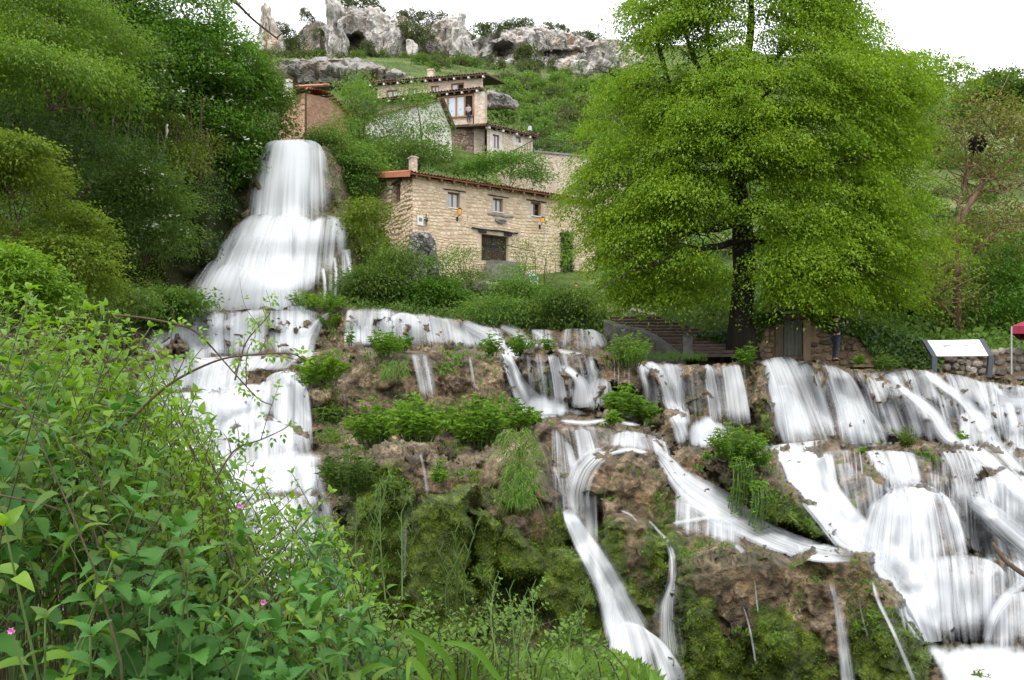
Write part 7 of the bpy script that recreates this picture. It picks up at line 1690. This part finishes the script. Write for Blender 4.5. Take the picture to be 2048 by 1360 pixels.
# ------------------------------------------------------------------ plants of the cascade
def herb(px, py, w, h, Y, label, mat='leaf_water', n=26, L=.2, hang=0, name='water_plant', cat='plant', lean=0):
    """upright leafy stems rising from one tuft; px, py is the foot of the tuft"""
    root = W(px, py, Y); rx = w / 2 / F * Y; hh = h / F * Y
    t = thing(name, label, cat, root); P, Dv, N, Ls = [], [], [], []; mb = MB()
    for s_ in range(n):
        a = RNG.uniform(0, 6.28); r = rx * math.sqrt(RNG.rand()); foot = root + np.array([r * .55 * math.cos(a), r * .5 * math.sin(a), -.04])
        q = (1 - (r / rx) ** 2 * .55) * RNG.uniform(.7, 1.05); tip = foot + np.array([r * .62 * math.cos(a) + lean * hh * .5, r * .4 * math.sin(a) - .1, hh * q])
        if hang: tip = foot + np.array([RNG.uniform(-.3, .3) * hh * .4, -RNG.uniform(.15, .45), -hh * RNG.uniform(.3, 1)])
        c = curve([foot, (foot + tip) / 2 + np.array([0, -.05 if not hang else -.3, .08 * hh if not hang else .22 * hh]), tip], 8)
        mb.tube(c, np.linspace(.012, .005, 8), 4, False)
        for k in range(2, 8):
            for j in range(3 if k < 7 else 6):
                b = RNG.uniform(0, 6.28); P.append(c[k]); Dv.append([math.cos(b), math.sin(b), .35 if k < 7 else .7]); N.append([-.3 * math.cos(b), -.3 * math.sin(b), 1]); Ls.append(L * RNG.uniform(.6, 1.15) * (1 if k < 7 else .75))
    P = np.array(P); V, T = leaf_arrays(P, np.array(Dv) + RNG.normal(size=P.shape) * .25, np.array(N) + RNG.normal(size=P.shape) * .25, np.array(Ls), .36, .08, .25)
    mk('foliage', V, T, M[mat], t); mb.build('stem', M['stem_green'], t)
def tuft(px, py, w, h, Y, label, n=500, mat='grass_blade', up=.3, wid=.012):
    root = W(px, py, Y); rx = w / 2 / F * Y; L = h / F * Y
    t = thing('grass_tuft', label, 'grass', root); V, T = [], []
    for s_ in range(n):
        f = root + np.array([RNG.uniform(-rx, rx), RNG.uniform(-.25, .1), RNG.uniform(-.5, .15) * L]); l = L * RNG.uniform(.25, 1.05) * (1 - .5 * abs(f[0] - root[0]) / rx); sx = RNG.uniform(-.55, .55)
        c = [f + np.array([sx * l * s, -.28 * l * s, l * (up * 2.2 * s - (up * 1.2 + .75) * s * s)]) for s in (0, .3, .65, 1)]
        b = len(V); wd = np.array([wid * L ** .5, 0, 0])
        for k, p in enumerate(c): V += [p - wd * (1 - k / 3.2), p + wd * (1 - k / 3.2)]
        T += [(b + 2 * k, b + 2 * k + 1, b + 2 * k + 3, b + 2 * k + 2) for k in range(3)]
    mk('foliage', np.array(V), np.array(T), M[mat], t)
def Yd(px, py, dy=-.15): return float(Dat(px, py, D2)) + dy
for (px, py, w, h, n, lab, kw) in [
    (612, 618, 70, 44, 26, 'bright plant on the terrace lip left of the gap in the falls', {}), (650, 622, 80, 46, 34, 'bigger bright plant on the terrace lip below the tall fall', {}),
    (350, 632, 70, 40, 24, 'leafy tuft at the left end of the terrace lip', {}), (660, 650, 40, 40, 10, 'small pale sprig under the terrace lip', dict(mat='leaf_bright')),
    (772, 712, 70, 62, 34, 'green tuft on the mid ledge under the terrace falls', {}), (805, 700, 50, 36, 14, 'low sprigs right of the mid ledge tuft', {}), (700, 690, 20, 50, 6, 'thin upright sprig left of the mid ledge tuft', {}),
    (648, 760, 100, 66, 46, 'wide tuft on the left shoulder of the mid rock', dict(mat='leaf_bright')), (665, 820, 90, 70, 40, 'trailing leafy growth below the left shoulder of the mid rock', dict(mat='leaf_green', hang=1)), (620, 770, 60, 36, 18, 'small tuft at the edge of the left falls', {}),
    (745, 885, 100, 90, 60, 'bushy plant at the left end of the central row', {}), (835, 880, 120, 92, 80, 'broad bushy plant in the middle of the central row', {}), (905, 860, 70, 50, 30, 'low leafy plant between two bushy ones in the central row', dict(mat='leaf_green')),
    (955, 890, 110, 108, 80, 'tallest bushy plant of the central row', {}), (1035, 860, 60, 66, 30, 'slim plant at the right end of the central row', {}), (1068, 848, 34, 34, 10, 'tiny sprig at the edge of the white pool', {}),
    (700, 985, 110, 110, 70, 'dark leafy plant hanging on the left of the mossy hump', dict(mat='leaf_green', L=.12)), (780, 960, 60, 70, 26, 'trailing plant below the central row', dict(mat='leaf_green', hang=1, L=.12)), (880, 960, 40, 50, 12, 'small sprig on the mossy hump', dict(L=.11)),
    (985, 710, 44, 50, 16, 'upright sprigs beside the white slide', {}), (1042, 710, 60, 48, 30, 'tuft left of the little upper cascade', {}), (1098, 702, 26, 40, 8, 'thin sprig in the little upper cascade', {}),
    (1258, 730, 84, 76, 70, 'dense round plant at the foot of the stair parapet', dict(L=.14)), (1250, 770, 40, 40, 14, 'leaves hanging under the round plant', dict(hang=1, L=.12)),
    (1245, 830, 70, 66, 36, 'tuft on the mound between the two white pools', {}), (1290, 835, 50, 44, 18, 'right-hand sprigs on the mound between the pools', {}), (1225, 845, 26, 26, 8, 'low sprig on the mound by the flat ledge', {}),
    (1470, 915, 110, 76, 90, 'dense bright plant on the ridge beside the white chute', dict(L=.10)), (1470, 915, 60, 110, 60, 'trailing greenery below the ridge plant', dict(hang=1, L=.085)), (1505, 960, 50, 90, 40, 'lower trailing greenery along the ridge', dict(hang=1, L=.08)), (1415, 915, 30, 22, 8, 'tiny sprig at the left end of the ridge', dict(L=.08)), (1520, 925, 40, 40, 20, 'right-hand tuft of the ridge above the chute', dict(L=.09)),
    (1494, 728, 46, 46, 26, 'small plant on the wall lip in front of the big trunk', {}), (1765, 740, 50, 38, 20, 'plant at the foot of the ivy wall', dict(mat='leaf_green')), (1716, 728, 30, 22, 8, 'low weeds beside the walking person', {}),
    (1812, 892, 34, 44, 26, 'yellowish moss plant on the shelf above the fan fall', dict(mat='leaf_yellow', L=.10)), (1836, 905, 50, 70, 34, 'trailing yellowish plant under the shelf', dict(mat='leaf_yellow', hang=1, L=.08)), (1720, 905, 16, 20, 5, 'single sprig on the dark island rock', dict(L=.09)), (1918, 880, 26, 20, 8, 'little sprigs in the right-hand falls', {}),
    (1240, 1210, 20, 20, 6, 'tiny fern on the lower boulder', dict(L=.05)), (1950, 1350, 30, 24, 8, 'small yellowish plant in the bottom right pool', dict(L=.06, mat='leaf_yellow'))]:
    herb(px, py, w, h, Yd(px, min(py + 4, 1395)), lab, n=n, **kw)
tuft(1035, 880, 70, 120, Yd(1035, 905, -.2), 'long hanging grass on the right of the central row', 150, 'leaf_green', up=.35)
tuft(1040, 960, 60, 110, Yd(1040, 985, -.2), 'pale grass tuft drooping over the mossy hump', 170, up=.5)
tuft(790, 730, 60, 50, Yd(790, 745), 'grass hanging below the mid ledge tuft', 260)
tuft(1340, 712, 150, 22, 29.5, 'short dry grass along the lip below the stairway', 500, up=.9)
tuft(900, 800, 90, 26, Yd(900, 800), 'thin grass on the face of the mid rock', 140)
tuft(690, 1080, 70, 90, Yd(690, 1080, -.2), 'grass in the shade left of the mossy hump', 300, up=.4)
for (px, py, n_) in ((1858 + 95, 1085, 9), (1990, 1075, 5)):
    t = thing('dead_stalks', 'reddish dead flower stalks standing in the lower right falls' if n_ == 9 else 'short broken brown stalks right of the dead flower stalks', 'stalks', W(px, py, Yd(px, py, 0))); mb = MB()
    for _ in range(n_):
        p = W(px + RNG.uniform(-10, 10), py, Yd(px, py, -.1)); q = p + np.array([RNG.uniform(-.1, .1), -.05, RNG.uniform(.25, .55)]); mb.tube(curve([p, (p + q) / 2 + RNG.normal(size=3) * .02, q], 5), np.linspace(.012, .008, 5), 5)
        for f in (.5, .65, .8, .95): c = p + (q - p) * f; mb.tube([c, c + np.array([RNG.uniform(-.04, .04), 0, .03])], [.012, .004], 4)
    mb.build('stem', M['twig_brown'], t)
t = thing('dead_branch', 'bare dead branch lying across the lower right falls', 'branch', W(2010, 1120, 13)); mb = MB(); c = curve([W(1985, 1085, 13.2), W(2010, 1120, 13.0), W(2050, 1150, 12.8), W(2100, 1180, 12.7)], 10); mb.tube(c, np.linspace(.03, .05, 10), 7); mb.build('limb', M['twig_brown'], t)

# ------------------------------------------------------------------ moss fur and weeds on the rock
def rock_cover(name, score, n, L, mat, flat, seed, wid=.5, up=.3):
    rng = np.random.RandomState(seed); w = np.clip(score, 0, 1).ravel() * keepv.ravel(); ix = rng.choice(len(w), n, p=w / w.sum())
    Pf, Nf = P.reshape(-1, 3), nrm.reshape(-1, 3)
    sc = Pf[ix, 1:2] / F * 3.2; Q_ = Pf[ix] + rng.normal(size=(n, 3)) * sc * np.array([1, .3, 1]); N_ = Nf[ix]
    Dv = N_ * flat + rng.normal(size=(n, 3)) * .6 + np.array([0, -.1, up]); V, T = leaf_arrays(Q_ - N_ * .01, Dv, N_ + rng.normal(size=(n, 3)) * .5, L * np.clip(Pf[ix, 1] / 13, .7, 2.2) * rng.uniform(.5, 1.3, n), wid)
    sset(mk(name, V, T, M[mat]), kind='stuff')
keepv = np.zeros(P.shape[:2]); keepv[:-1, :-1][keep] = 1; keepv *= (PY > lipy[None] + 3)
pat = fbm(P * 1.1, 3, .5, 41)
dry = np.clip(1 - 2.6 * WET0, 0, 1)
rock_cover('moss_fur', np.clip((MO + pat * .9 - .42) * 3, 0, 1) * dry * (PX > 640), 60000, .035, 'moss_cushion', .9, 51, .5)
rock_cover('ledge_weeds', np.clip((nrm[..., 2] - .25) * 1.6, 0, 1) * np.clip(pat * 2.5, 0, 1) * dry * (PX > 560), 11000, .10, 'leaf_fresh', .5, 52, .4, .9)
# ================================================================== FOREGROUND THICKET
def blade_mesh(seg, wid, serr=0.0, curl=.25, fold=.14, tipw=.06, shape='ovate', petiole=.12):
    """a leaf of unit length along +Y, face up +Z, with a midrib fold"""
    V, Q = [], []; n = seg
    for k in range(n + 1):
        f = k / n
        w = (math.sin(math.pi * min(f * .92 + .06, 1) ** (.62 if shape == 'ovate' else .72)) ** .9) * wid * .5
        if k == n: w = 0.004
        if k == 0: w = .01
        if serr and 0 < k < n: w *= (1 + serr * (1 if k % 2 else -1))
        y = petiole + f * (1 - petiole) - (serr * .04 if serr and k % 2 == 0 else 0); z = -curl * f * f + .05 * math.sin(3.1 * f)
        V += [(-w, y, z + fold * w * 2), (0, y, z), (w, y, z + fold * w * 2)]
    V.append((0, 0, 0)); V += [(.012, 0, 0), (.012, petiole, 0.0), (-.012, petiole, .0)]
    for k in range(n): Q += [(3 * k, 3 * k + 1, 3 * k + 4, 3 * k + 3), (3 * k + 1, 3 * k + 2, 3 * k + 5, 3 * k + 4)]
    b = 3 * (n + 1); Q.append((b, b + 1, b + 2, b + 3))
    return np.array(V, float), np.array(Q)
LEAF = {'nettle': [blade_mesh(14, .50, .16, c_, .16, shape='ovate', petiole=.14) for c_ in (.15, .3, .45)],
        'ovate': [blade_mesh(7, .52, 0, c_, .18, petiole=.10) for c_ in (.1, .25, .45)],
        'lance': [blade_mesh(7, .30, 0, c_, .15, shape='lance', petiole=.06) for c_ in (.15, .3, .5)],
        'round': [blade_mesh(6, .72, 0, c_, .10, petiole=.12) for c_ in (.05, .15, .3)]}
_lm = {}
def leaf_obj(kind, mat, p, d, up, L, parent):
    k = RNG.randint(3); key = (kind, k, mat)
    if key not in _lm:
        V, Q = LEAF[kind][k]; o = mk('leaf', V, Q, M[mat], smooth=True); _lm[key] = o.data
    else:
        o = bpy.data.objects.new('leaf', _lm[key]); COL.objects.link(o)
    d = Vector(d).normalized(); s = d.cross(Vector(up)).normalized(); u = s.cross(d)
    o.parent = parent
    o.matrix_local = Matrix.Translation(Vector(p) - parent.location) @ Matrix((s, d, u)).transposed().to_4x4() @ Matrix.Scale(L, 4)
    return o
def leaf_batch(kind, P, Dv, N, L):
    """many leaves joined, each a true blade"""
    P, Dv, N = (np.asarray(a, float) for a in (P, Dv, N)); L = np.asarray(L, float)
    Dv = nz(Dv); S = nz(np.cross(Dv, N)); U = np.cross(S, Dv); VV, QQ, n = [], [], 0
    pick = RNG.randint(0, 3, len(P))
    for k in range(3):
        i = np.nonzero(pick == k)[0]
        if not len(i): continue
        V, Q = LEAF[kind][k]
        W_ = P[i][:, None] + L[i][:, None, None] * (V[None, :, 0:1] * S[i][:, None] + V[None, :, 1:2] * Dv[i][:, None] + V[None, :, 2:3] * U[i][:, None])
        VV.append(W_.reshape(-1, 3)); QQ.append((Q[None] + (np.arange(len(i)) * len(V))[:, None, None]).reshape(-1, 4) + n); n += len(i) * len(V)
    return np.concatenate(VV), np.concatenate(QQ)
OUT = [(-120, 545), (0, 556), (60, 575), (130, 590), (200, 610), (280, 640), (330, 680), (350, 740), (400, 790), (450, 850), (520, 905), (600, 955), (650, 1000), (690, 1060), (720, 1120), (780, 1165), (860, 1190), (930, 1200), (1000, 1165), (1080, 1165), (1150, 1215), (1200, 1270), (1235, 1350), (1260, 1400)]
def out_y(px): return float(np.interp(px, [a for a, b in OUT], [b for a, b in OUT]))
def stem_path(px, ytop, Y, lean=0.0):
    """root on the bank and a curve up to the direction (px, ytop)"""
    tip = W(px, ytop, Y); rx = tip[0] - lean; ryy = Y + RNG.uniform(-.15, .35); rz_ = float(bank_z(np.array(rx), np.array(ryy))) - .02
    r = np.array([rx + RNG.uniform(-.12, .12), ryy, rz_]); m1 = r * .55 + tip * .45 + np.array([-lean * .3, 0, .12 * (tip[2] - r[2])])
    return curve([r, m1, tip], 16)
def plant_leaves(c, start, pairs, L, droop, kind, spin=None):
    """opposite pairs of leaves up a stem; returns positions, directions, normals, lengths"""
    n = len(c); P, Dv, N, Ls = [], [], [], []
    t = np.gradient(c, axis=0); t = nz(t); a0 = RNG.uniform(0, 3.14)
    for k in range(pairs):
        f = start + (1 - start) * (k + .5) / pairs; i = min(f * (n - 1), n - 1.001); j = int(i); p = c[j] + (c[j + 1] - c[j]) * (i - j); tt = t[j]
        e1 = nz(np.cross(tt, np.array([.3, .8, .2]))); e2 = np.cross(tt, e1); a = a0 + k * math.pi / 2 + RNG.uniform(-.4, .4)
        for s_ in (0, math.pi):
            d = math.cos(a + s_) * e1 + math.sin(a + s_) * e2 + tt * RNG.uniform(.1, .6) - Zv * droop * RNG.uniform(.5, 1.4); P.append(p); Dv.append(d); N.append(tt * .6 + Zv * .8 + RNG.normal(size=3) * .25); Ls.append(L * RNG.uniform(.7, 1.15) * (1 - .45 * max(0, f - .7) / .3))
    for a in (0, 2.1, 4.2):
        e1 = nz(np.cross(t[-1], np.array([.3, .8, .2]))); e2 = np.cross(t[-1], e1); P.append(c[-1]); Dv.append(t[-1] * .8 + .7 * (math.cos(a) * e1 + math.sin(a) * e2)); N.append(Zv + RNG.normal(size=3) * .3); Ls.append(L * .55)
    return P, Dv, N, Ls
# the dense mass: real stems and blades, joined because nobody could count it
def thicket(name, specs, kind, mat, stem_mat):
    P, Dv, N, Ls = [], [], [], []; mb = MB()
    for (px, yt, Y, L, pairs, lean, droop, start) in specs:
        c = stem_path(px, yt, Y, lean); mb.tube(c[::3], np.linspace(.0045, .0015, len(c[::3])), 4, False)
        a, b, d, e = plant_leaves(c, start, pairs, L, droop, kind); P += a; Dv += b; N += d; Ls += e
    V, Q = leaf_batch(kind, P, Dv, N, Ls); sset(mk(name, V, Q, M[mat], smooth=True), kind='stuff')
    sset(mb.build(name + '_stems', M[stem_mat]), kind='stuff')
def spread(n, x0, x1, ylo, yhi, Y0, Y1, L, pairs, lean, droop, start):
    out = []
    for _ in range(n):
        px = RNG.uniform(x0, x1); yo = out_y(px); y = yo + RNG.uniform(ylo, yhi); Y = RNG.uniform(Y0, Y1)
        out.append((px, y, Y, L * RNG.uniform(.75, 1.3), int(pairs * RNG.uniform(.7, 1.3)), RNG.uniform(-.25, .45) * lean, droop, start))
    return out
thicket('thicket_leaves', spread(170, -100, 420, -5, 330, 3.0, 6.0, .088, 12, 2.2, .45, .3) + spread(120, 300, 700, 0, 260, 3.0, 5.5, .07, 11, 1.8, .4, .3), 'ovate', 'leaf_bright', 'twig_brown')
thicket('thicket_nettles', spread(80, -100, 660, 170, 560, 2.3, 4.0, .125, 8, 1.4, .25, .3) + spread(26, 600, 820, 60, 180, 2.8, 4.5, .10, 7, .8, .3, .3), 'nettle', 'leaf_nettle', 'stem_green')
thicket('thicket_sprigs', spread(90, 640, 1240, 5, 140, 4.0, 5.6, .045, 11, 1.2, .2, .2) + spread(60, -100, 360, -5, 240, 4.5, 7, .06, 10, 2, .3, .3), 'round', 'leaf_fresh', 'twig_brown')
thicket('thicket_low', spread(150, -100, 1240, 180, 480, 2.2, 4.2, .08, 9, 1.4, .35, .05), 'ovate', 'leaf_green', 'twig_brown')
thicket('thicket_lance', spread(60, -60, 520, 10, 330, 2.8, 5.0, .10, 11, 1.8, .4, .3), 'lance', 'leaf_fresh', 'stem_green')
_n = 9000; _x = RNG.uniform(-3.5, 2.2, _n); _y = RNG.uniform(3.0, 8.2, _n); _P = np.stack([_x, _y, bank_z(_x, _y) + .02], -1)
_V, _T = leaf_arrays(_P, RNG.normal(size=_P.shape) * .5 + np.array([0, 0, .9]), RNG.normal(size=_P.shape) + np.array([0, -.5, .6]), RNG.uniform(.05, .16, _n), .28, .05, .2)
sset(mk('bank_weeds', _V, _T, M['leaf_fresh']), kind='stuff')
# single plants in front, every leaf its own
_more = [('nettle', 'nettle ' + w_, 'nettle', px, yt, Y, 'nettle', 'leaf_nettle', L, 5, ln) for w_, px, yt, Y, L, ln in
   (('with a wide flat top at the bottom edge below the pink flower', 500, 1265, 2.0, .13, .1), ('close to the lower left corner by the big smooth leaves', 180, 1275, 1.8, .10, .1), ('reaching over the bottom edge right of the middle', 640, 1290, 2.1, .13, -.1), ('half hidden behind the bottom shoots', 420, 1240, 2.4, .12, -.15), ('in the shade under the long pale cane', 250, 1130, 2.4, .12, .2), ('beside the green seed stalks', 745, 1180, 2.9, .11, .1))]
def fg_plant(name, label, cat, px, yt, Y, kind, mat, L, pairs, lean=.1, droop=.3, start=.3, stem='stem_green', r=.006):
    c = stem_path(px, yt, Y, lean); t = thing(name, label, cat, c[0]); mb = MB(); mb.tube(c, np.linspace(r, r * .35, len(c)), 6); mb.build('stem', M[stem], t, smooth=True)
    for p, d, n, l in zip(*plant_leaves(c, start, pairs, L, droop, kind)): leaf_obj(kind, mat, p, d, n, l, t)
for a in [('nettle', 'tall nettle with toothed leaves standing out against the left falls', 'nettle', 338, 790, 3.0, 'nettle', 'leaf_fresh', .11, 5, .05),
          ('nettle', 'nettle with dull green leaves at the bottom left centre', 'nettle', 380, 1120, 2.3, 'nettle', 'leaf_nettle', .13, 5, .1),
          ('nettle', 'broad nettle at the bottom edge beside the long grass blades', 'nettle', 600, 1190, 2.6, 'nettle', 'leaf_nettle', .13, 5, .1),
          ('nettle', 'nettle with drooping leaves below the gap in the thicket', 'nettle', 300, 1215, 2.2, 'nettle', 'leaf_nettle', .12, 4, .1),
          ('nettle', 'nettle at the bottom edge left of the fallen grass', 'nettle', 700, 1240, 2.5, 'nettle', 'leaf_nettle', .12, 4, .05),
          ('nettle', 'slim nettle in the middle of the left thicket', 'nettle', 470, 940, 2.9, 'nettle', 'leaf_fresh', .09, 6, .1),
          ('dogwood_shoot', 'shoot with big smooth leaves at the left edge', 'shoot', 10, 1055, 1.9, 'ovate', 'leaf_bright', .115, 3, -.1),
          ('dogwood_shoot', 'shoot with paired pale leaves in the dark gap of the thicket', 'shoot', 225, 1120, 2.2, 'ovate', 'leaf_bright', .085, 4, .15),
          ('dogwood_shoot', 'bright shoot reaching right across the foot of the left falls', 'shoot', 660, 985, 2.8, 'ovate', 'leaf_bright', .055, 7, .55),
          ('dogwood_shoot', 'yellow green shoot at the right end of the thicket', 'shoot', 655, 1060, 2.7, 'ovate', 'leaf_bright', .065, 6, .3),
          ('dogwood_shoot', 'leafy shoot low in the left corner', 'shoot', 90, 1240, 1.9, 'ovate', 'leaf_green', .09, 4, .1),
          ('dogwood_shoot', 'shoot with bright leaves leaning over the upper left of the thicket', 'shoot', 300, 655, 3.4, 'ovate', 'leaf_bright', .07, 8, .5),
          ('dogwood_shoot', 'fresh shoot at the far upper left of the thicket', 'shoot', 60, 580, 3.0, 'ovate', 'leaf_bright', .085, 8, .3),
          ('dogwood_shoot', 'shoot with narrow leaves at mid height by the left edge', 'shoot', 140, 700, 2.8, 'lance', 'leaf_fresh', .10, 9, .3),
          ('round_leaf_shoot', 'thin shoot with round leaves beside the centre stream', 'shoot', 1092, 1150, 4.3, 'round', 'leaf_fresh', .045, 8, .15),
          ('round_leaf_shoot', 'round leaved shoot left of the centre stream at the bottom', 'shoot', 1170, 1225, 4.2, 'round', 'leaf_fresh', .045, 8, .25),
          ('round_leaf_shoot', 'round leaved shoot in front of the mossy hump', 'shoot', 1000, 1160, 4.4, 'round', 'leaf_bright', .042, 9, .1),
          ('round_leaf_shoot', 'pale shoot under the mossy hump near the grass blades', 'shoot', 850, 1190, 4.2, 'round', 'leaf_bright', .045, 8, -.1)] + _more: fg_plant(*a)
# arching bramble canes with small leaflets
def cane(label, pts, Y, n, L, mat='leaf_bright', r=.006, sidetw=3):
    c = curve([W(a, b, Y + k * .03) for k, (a, b) in enumerate(pts)], 40); t = thing('bramble_cane', label, 'branch', c[0]); mb = MB(); mb.tube(c, np.linspace(r, r * .4, 40), 6); P, Dv, N, Ls = [], [], [], []
    tw = [c]
    for _ in range(sidetw):
        k = RNG.randint(8, 34); q = c[k] + np.array([RNG.uniform(-.1, .12), RNG.uniform(-.05, .05), RNG.uniform(.06, .22)]); s_ = curve([c[k], (c[k] + q) / 2 + RNG.normal(size=3) * .015, q], 12); mb.tube(s_, np.linspace(r * .45, r * .2, 12), 5); tw.append(s_)
    mb.build('stem', M['twig_brown'], t, smooth=True)
    for s_ in tw:
        m = max(3, int(n * (1 if s_ is c else .35)))
        for _ in range(m):
            k = RNG.randint(len(s_) // 4, len(s_)); p = s_[k]; a = RNG.uniform(0, 6.28); ax = np.array([math.cos(a), RNG.uniform(-.5, .5), math.sin(a) * .8 - .2]); st_ = p + nz(ax) * L * 1.2
            for off in (-.9, 0, .9):
                d = np.array([ax[0] * math.cos(off) - ax[2] * math.sin(off), ax[1], ax[0] * math.sin(off) + ax[2] * math.cos(off)]); leaf_obj('ovate', mat, st_ if off == 0 else p + nz(ax) * L * .7, d, (RNG.uniform(-.4, .4), -.7, .7), L * RNG.uniform(.7, 1.1), t)
cane('arching bramble cane with small leaves across the left falls', [(250, 850), (318, 785), (370, 750), (445, 718), (525, 708), (585, 708), (612, 722), (640, 730)], 3.0, 9, .028)
cane('thin cane hanging down across the upper left falls', [(230, 630), (300, 638), (375, 655), (410, 680), (450, 725), (490, 770), (520, 800), (545, 810)], 3.2, 12, .026)
cane('upright cane with sparse leaves before the terrace falls', [(470, 760), (480, 720), (495, 680), (530, 640), (540, 625)], 3.3, 5, .024, r=.004)
cane('slender rose cane over the lower left falls', [(430, 960), (470, 900), (520, 880), (560, 862), (580, 850)], 2.9, 9, .026, 'leaf_fresh', .004)
cane('long pale cane sloping down through the left thicket', [(-20, 805), (60, 830), (140, 880), (200, 960), (260, 1020), (330, 1070)], 2.3, 3, .04, 'leaf_fresh', .003, 0)
cane('leaning brown cane in the dark of the thicket', [(0, 990), (90, 1010), (170, 1040), (260, 1085)], 2.2, 2, .04, 'leaf_green', .003, 0)
# long grass blades bottom centre
def grass_blades(label, blades, mat='grass_blade'):
    t = thing('long_grass', label, 'grass', W(blades[0][0][0][0], blades[0][0][0][1], blades[0][1]))
    for pts, Y, w in blades:
        c = curve([W(a, b, Y - .02 * k) for k, (a, b) in enumerate(pts)], 18); tt = nz(np.gradient(c, axis=0)); s_ = nz(np.cross(tt, np.array([0, -1, .35]))); ww = w * np.sin(np.linspace(.45, 3.12, 18))[:, None]
        V = np.concatenate([c - s_ * ww, c + np.array([0, .004, -.004]), c + s_ * ww]); k = np.arange(17); mk('blade', V, np.concatenate([np.stack([k, k + 1, 18 + k + 1, 18 + k], -1), np.stack([18 + k, 18 + k + 1, 36 + k + 1, 36 + k], -1)]), M[mat], t, smooth=True)
grass_blades('long arching grass blades at the bottom centre', [([(860, 1390), (846, 1330), (838, 1280), (815, 1262), (800, 1290)], 2.7, .014), ([(915, 1390), (900, 1330), (868, 1290), (830, 1268), (800, 1258)], 2.7, .012), ([(880, 1400), (850, 1350), (820, 1320), (815, 1360), (812, 1400)], 2.6, .013), ([(1020, 1390), (985, 1340), (950, 1300), (905, 1285), (870, 1290)], 2.8, .012), ([(960, 1395), (950, 1350), (955, 1310), (975, 1290)], 2.9, .008), ([(700, 1395), (720, 1350), (760, 1330), (790, 1340)], 2.6, .010)])
def stalks(label, base, n, Y, h):
    t = thing('seed_stalk', label, 'stalk', W(base[0], base[1], Y)); mb = MB()
    for _ in range(n):
        x = base[0] + RNG.uniform(-base[2], base[2]); p = W(x, base[1], Y + RNG.uniform(-.3, .3)); q = W(x + RNG.uniform(-25, 45), base[1] - h * RNG.uniform(.7, 1.1), Y); c = curve([p, (p + q) / 2 + np.array([RNG.uniform(-.04, .04), 0, 0]), q], 10); mb.tube(c, np.linspace(.004, .002, 10), 4)
        for k in range(3, 10): s_ = 1 if k % 2 else -1; mb.tube([c[k], c[k] + np.array([s_ * .022, 0, .05])], [.003, .0015], 4)
    mb.build('stem', M['stem_green'], t)
stalks('green seed stalks in front of the dark rock left of the moss', (760, 1200, 50), 7, 3.6, 230)
stalks('green seed stalks before the moss block', (905, 1230, 30), 4, 3.9, 170)
stalks('thin green stalks at the bottom right of the centre bush', (1080, 1330, 110), 7, 3.9, 160)
# pink flowers
def flower(px, py, Y, lab, r=.008, n=11):
    t = thing('pink_flower', lab, 'flower', W(px, py, Y)); c = W(px, py, Y); P = np.repeat(c[None], n, 0); a = np.linspace(0, 6.28, n, endpoint=False); Dv = np.stack([np.cos(a), -.8 * (np.arange(n) % 2), np.sin(a)], -1); V, T = leaf_arrays(P, Dv, np.array([0, -1, .2]) + 0 * P, r * 1.5, .7, .05, 0); mk('petal', V, T, M['petal_pink'], t)
    mb = MB(); g = c + np.array([.02, .05, -.35]); mb.tube(curve([g, (c + g) / 2 + np.array([.02, 0, 0]), c], 6), .003, 4); mb.build('stem', M['stem_green'], t)
flower(23, 1262, 1.7, 'pink flower low at the left edge', .006)
flower(480, 1012, 2.9, 'small pink flower at the right side of the thicket')
flower(527, 1205, 2.7, 'small pink flower near the bottom centre of the thicket')
# bare branch hanging in at the top
t = thing('bare_branch', 'bare twig reaching in from the top edge against the sky', 'branch', W(430, -20, 13)); mb = MB()
c1 = curve([W(425, -25, 13), W(470, 4, 13), W(505, 38, 13), W(540, 66, 13), W(556, 78, 13)], 16); mb.tube(c1, np.linspace(.035, .012, 16), 6)
for pts, r_ in (([(553, 76), (565, 66), (580, 62), (592, 62)], .011), ([(500, 34), (496, 14), (492, 0)], .010), ([(540, 66), (536, 40), (530, 20)], .006), ([(470, 4), (452, 6), (440, 2)], .008)): c = curve([W(a, b, 13) for a, b in pts], 8); mb.tube(c, np.linspace(r_, r_ * .5, 8), 5)
mb.build('limb', M['bark'], t, smooth=True); P = W(RNG.uniform(430, 475, 60), RNG.uniform(-14, 8, 60), 13 + RNG.uniform(-.3, .3, 60)); V, T = leaf_arrays(P, RNG.normal(size=(60, 3)), np.array([0, -.4, 1]) + RNG.normal(size=(60, 3)) * .4, .10); mk('foliage', V, T, M['leaf_green'], t)
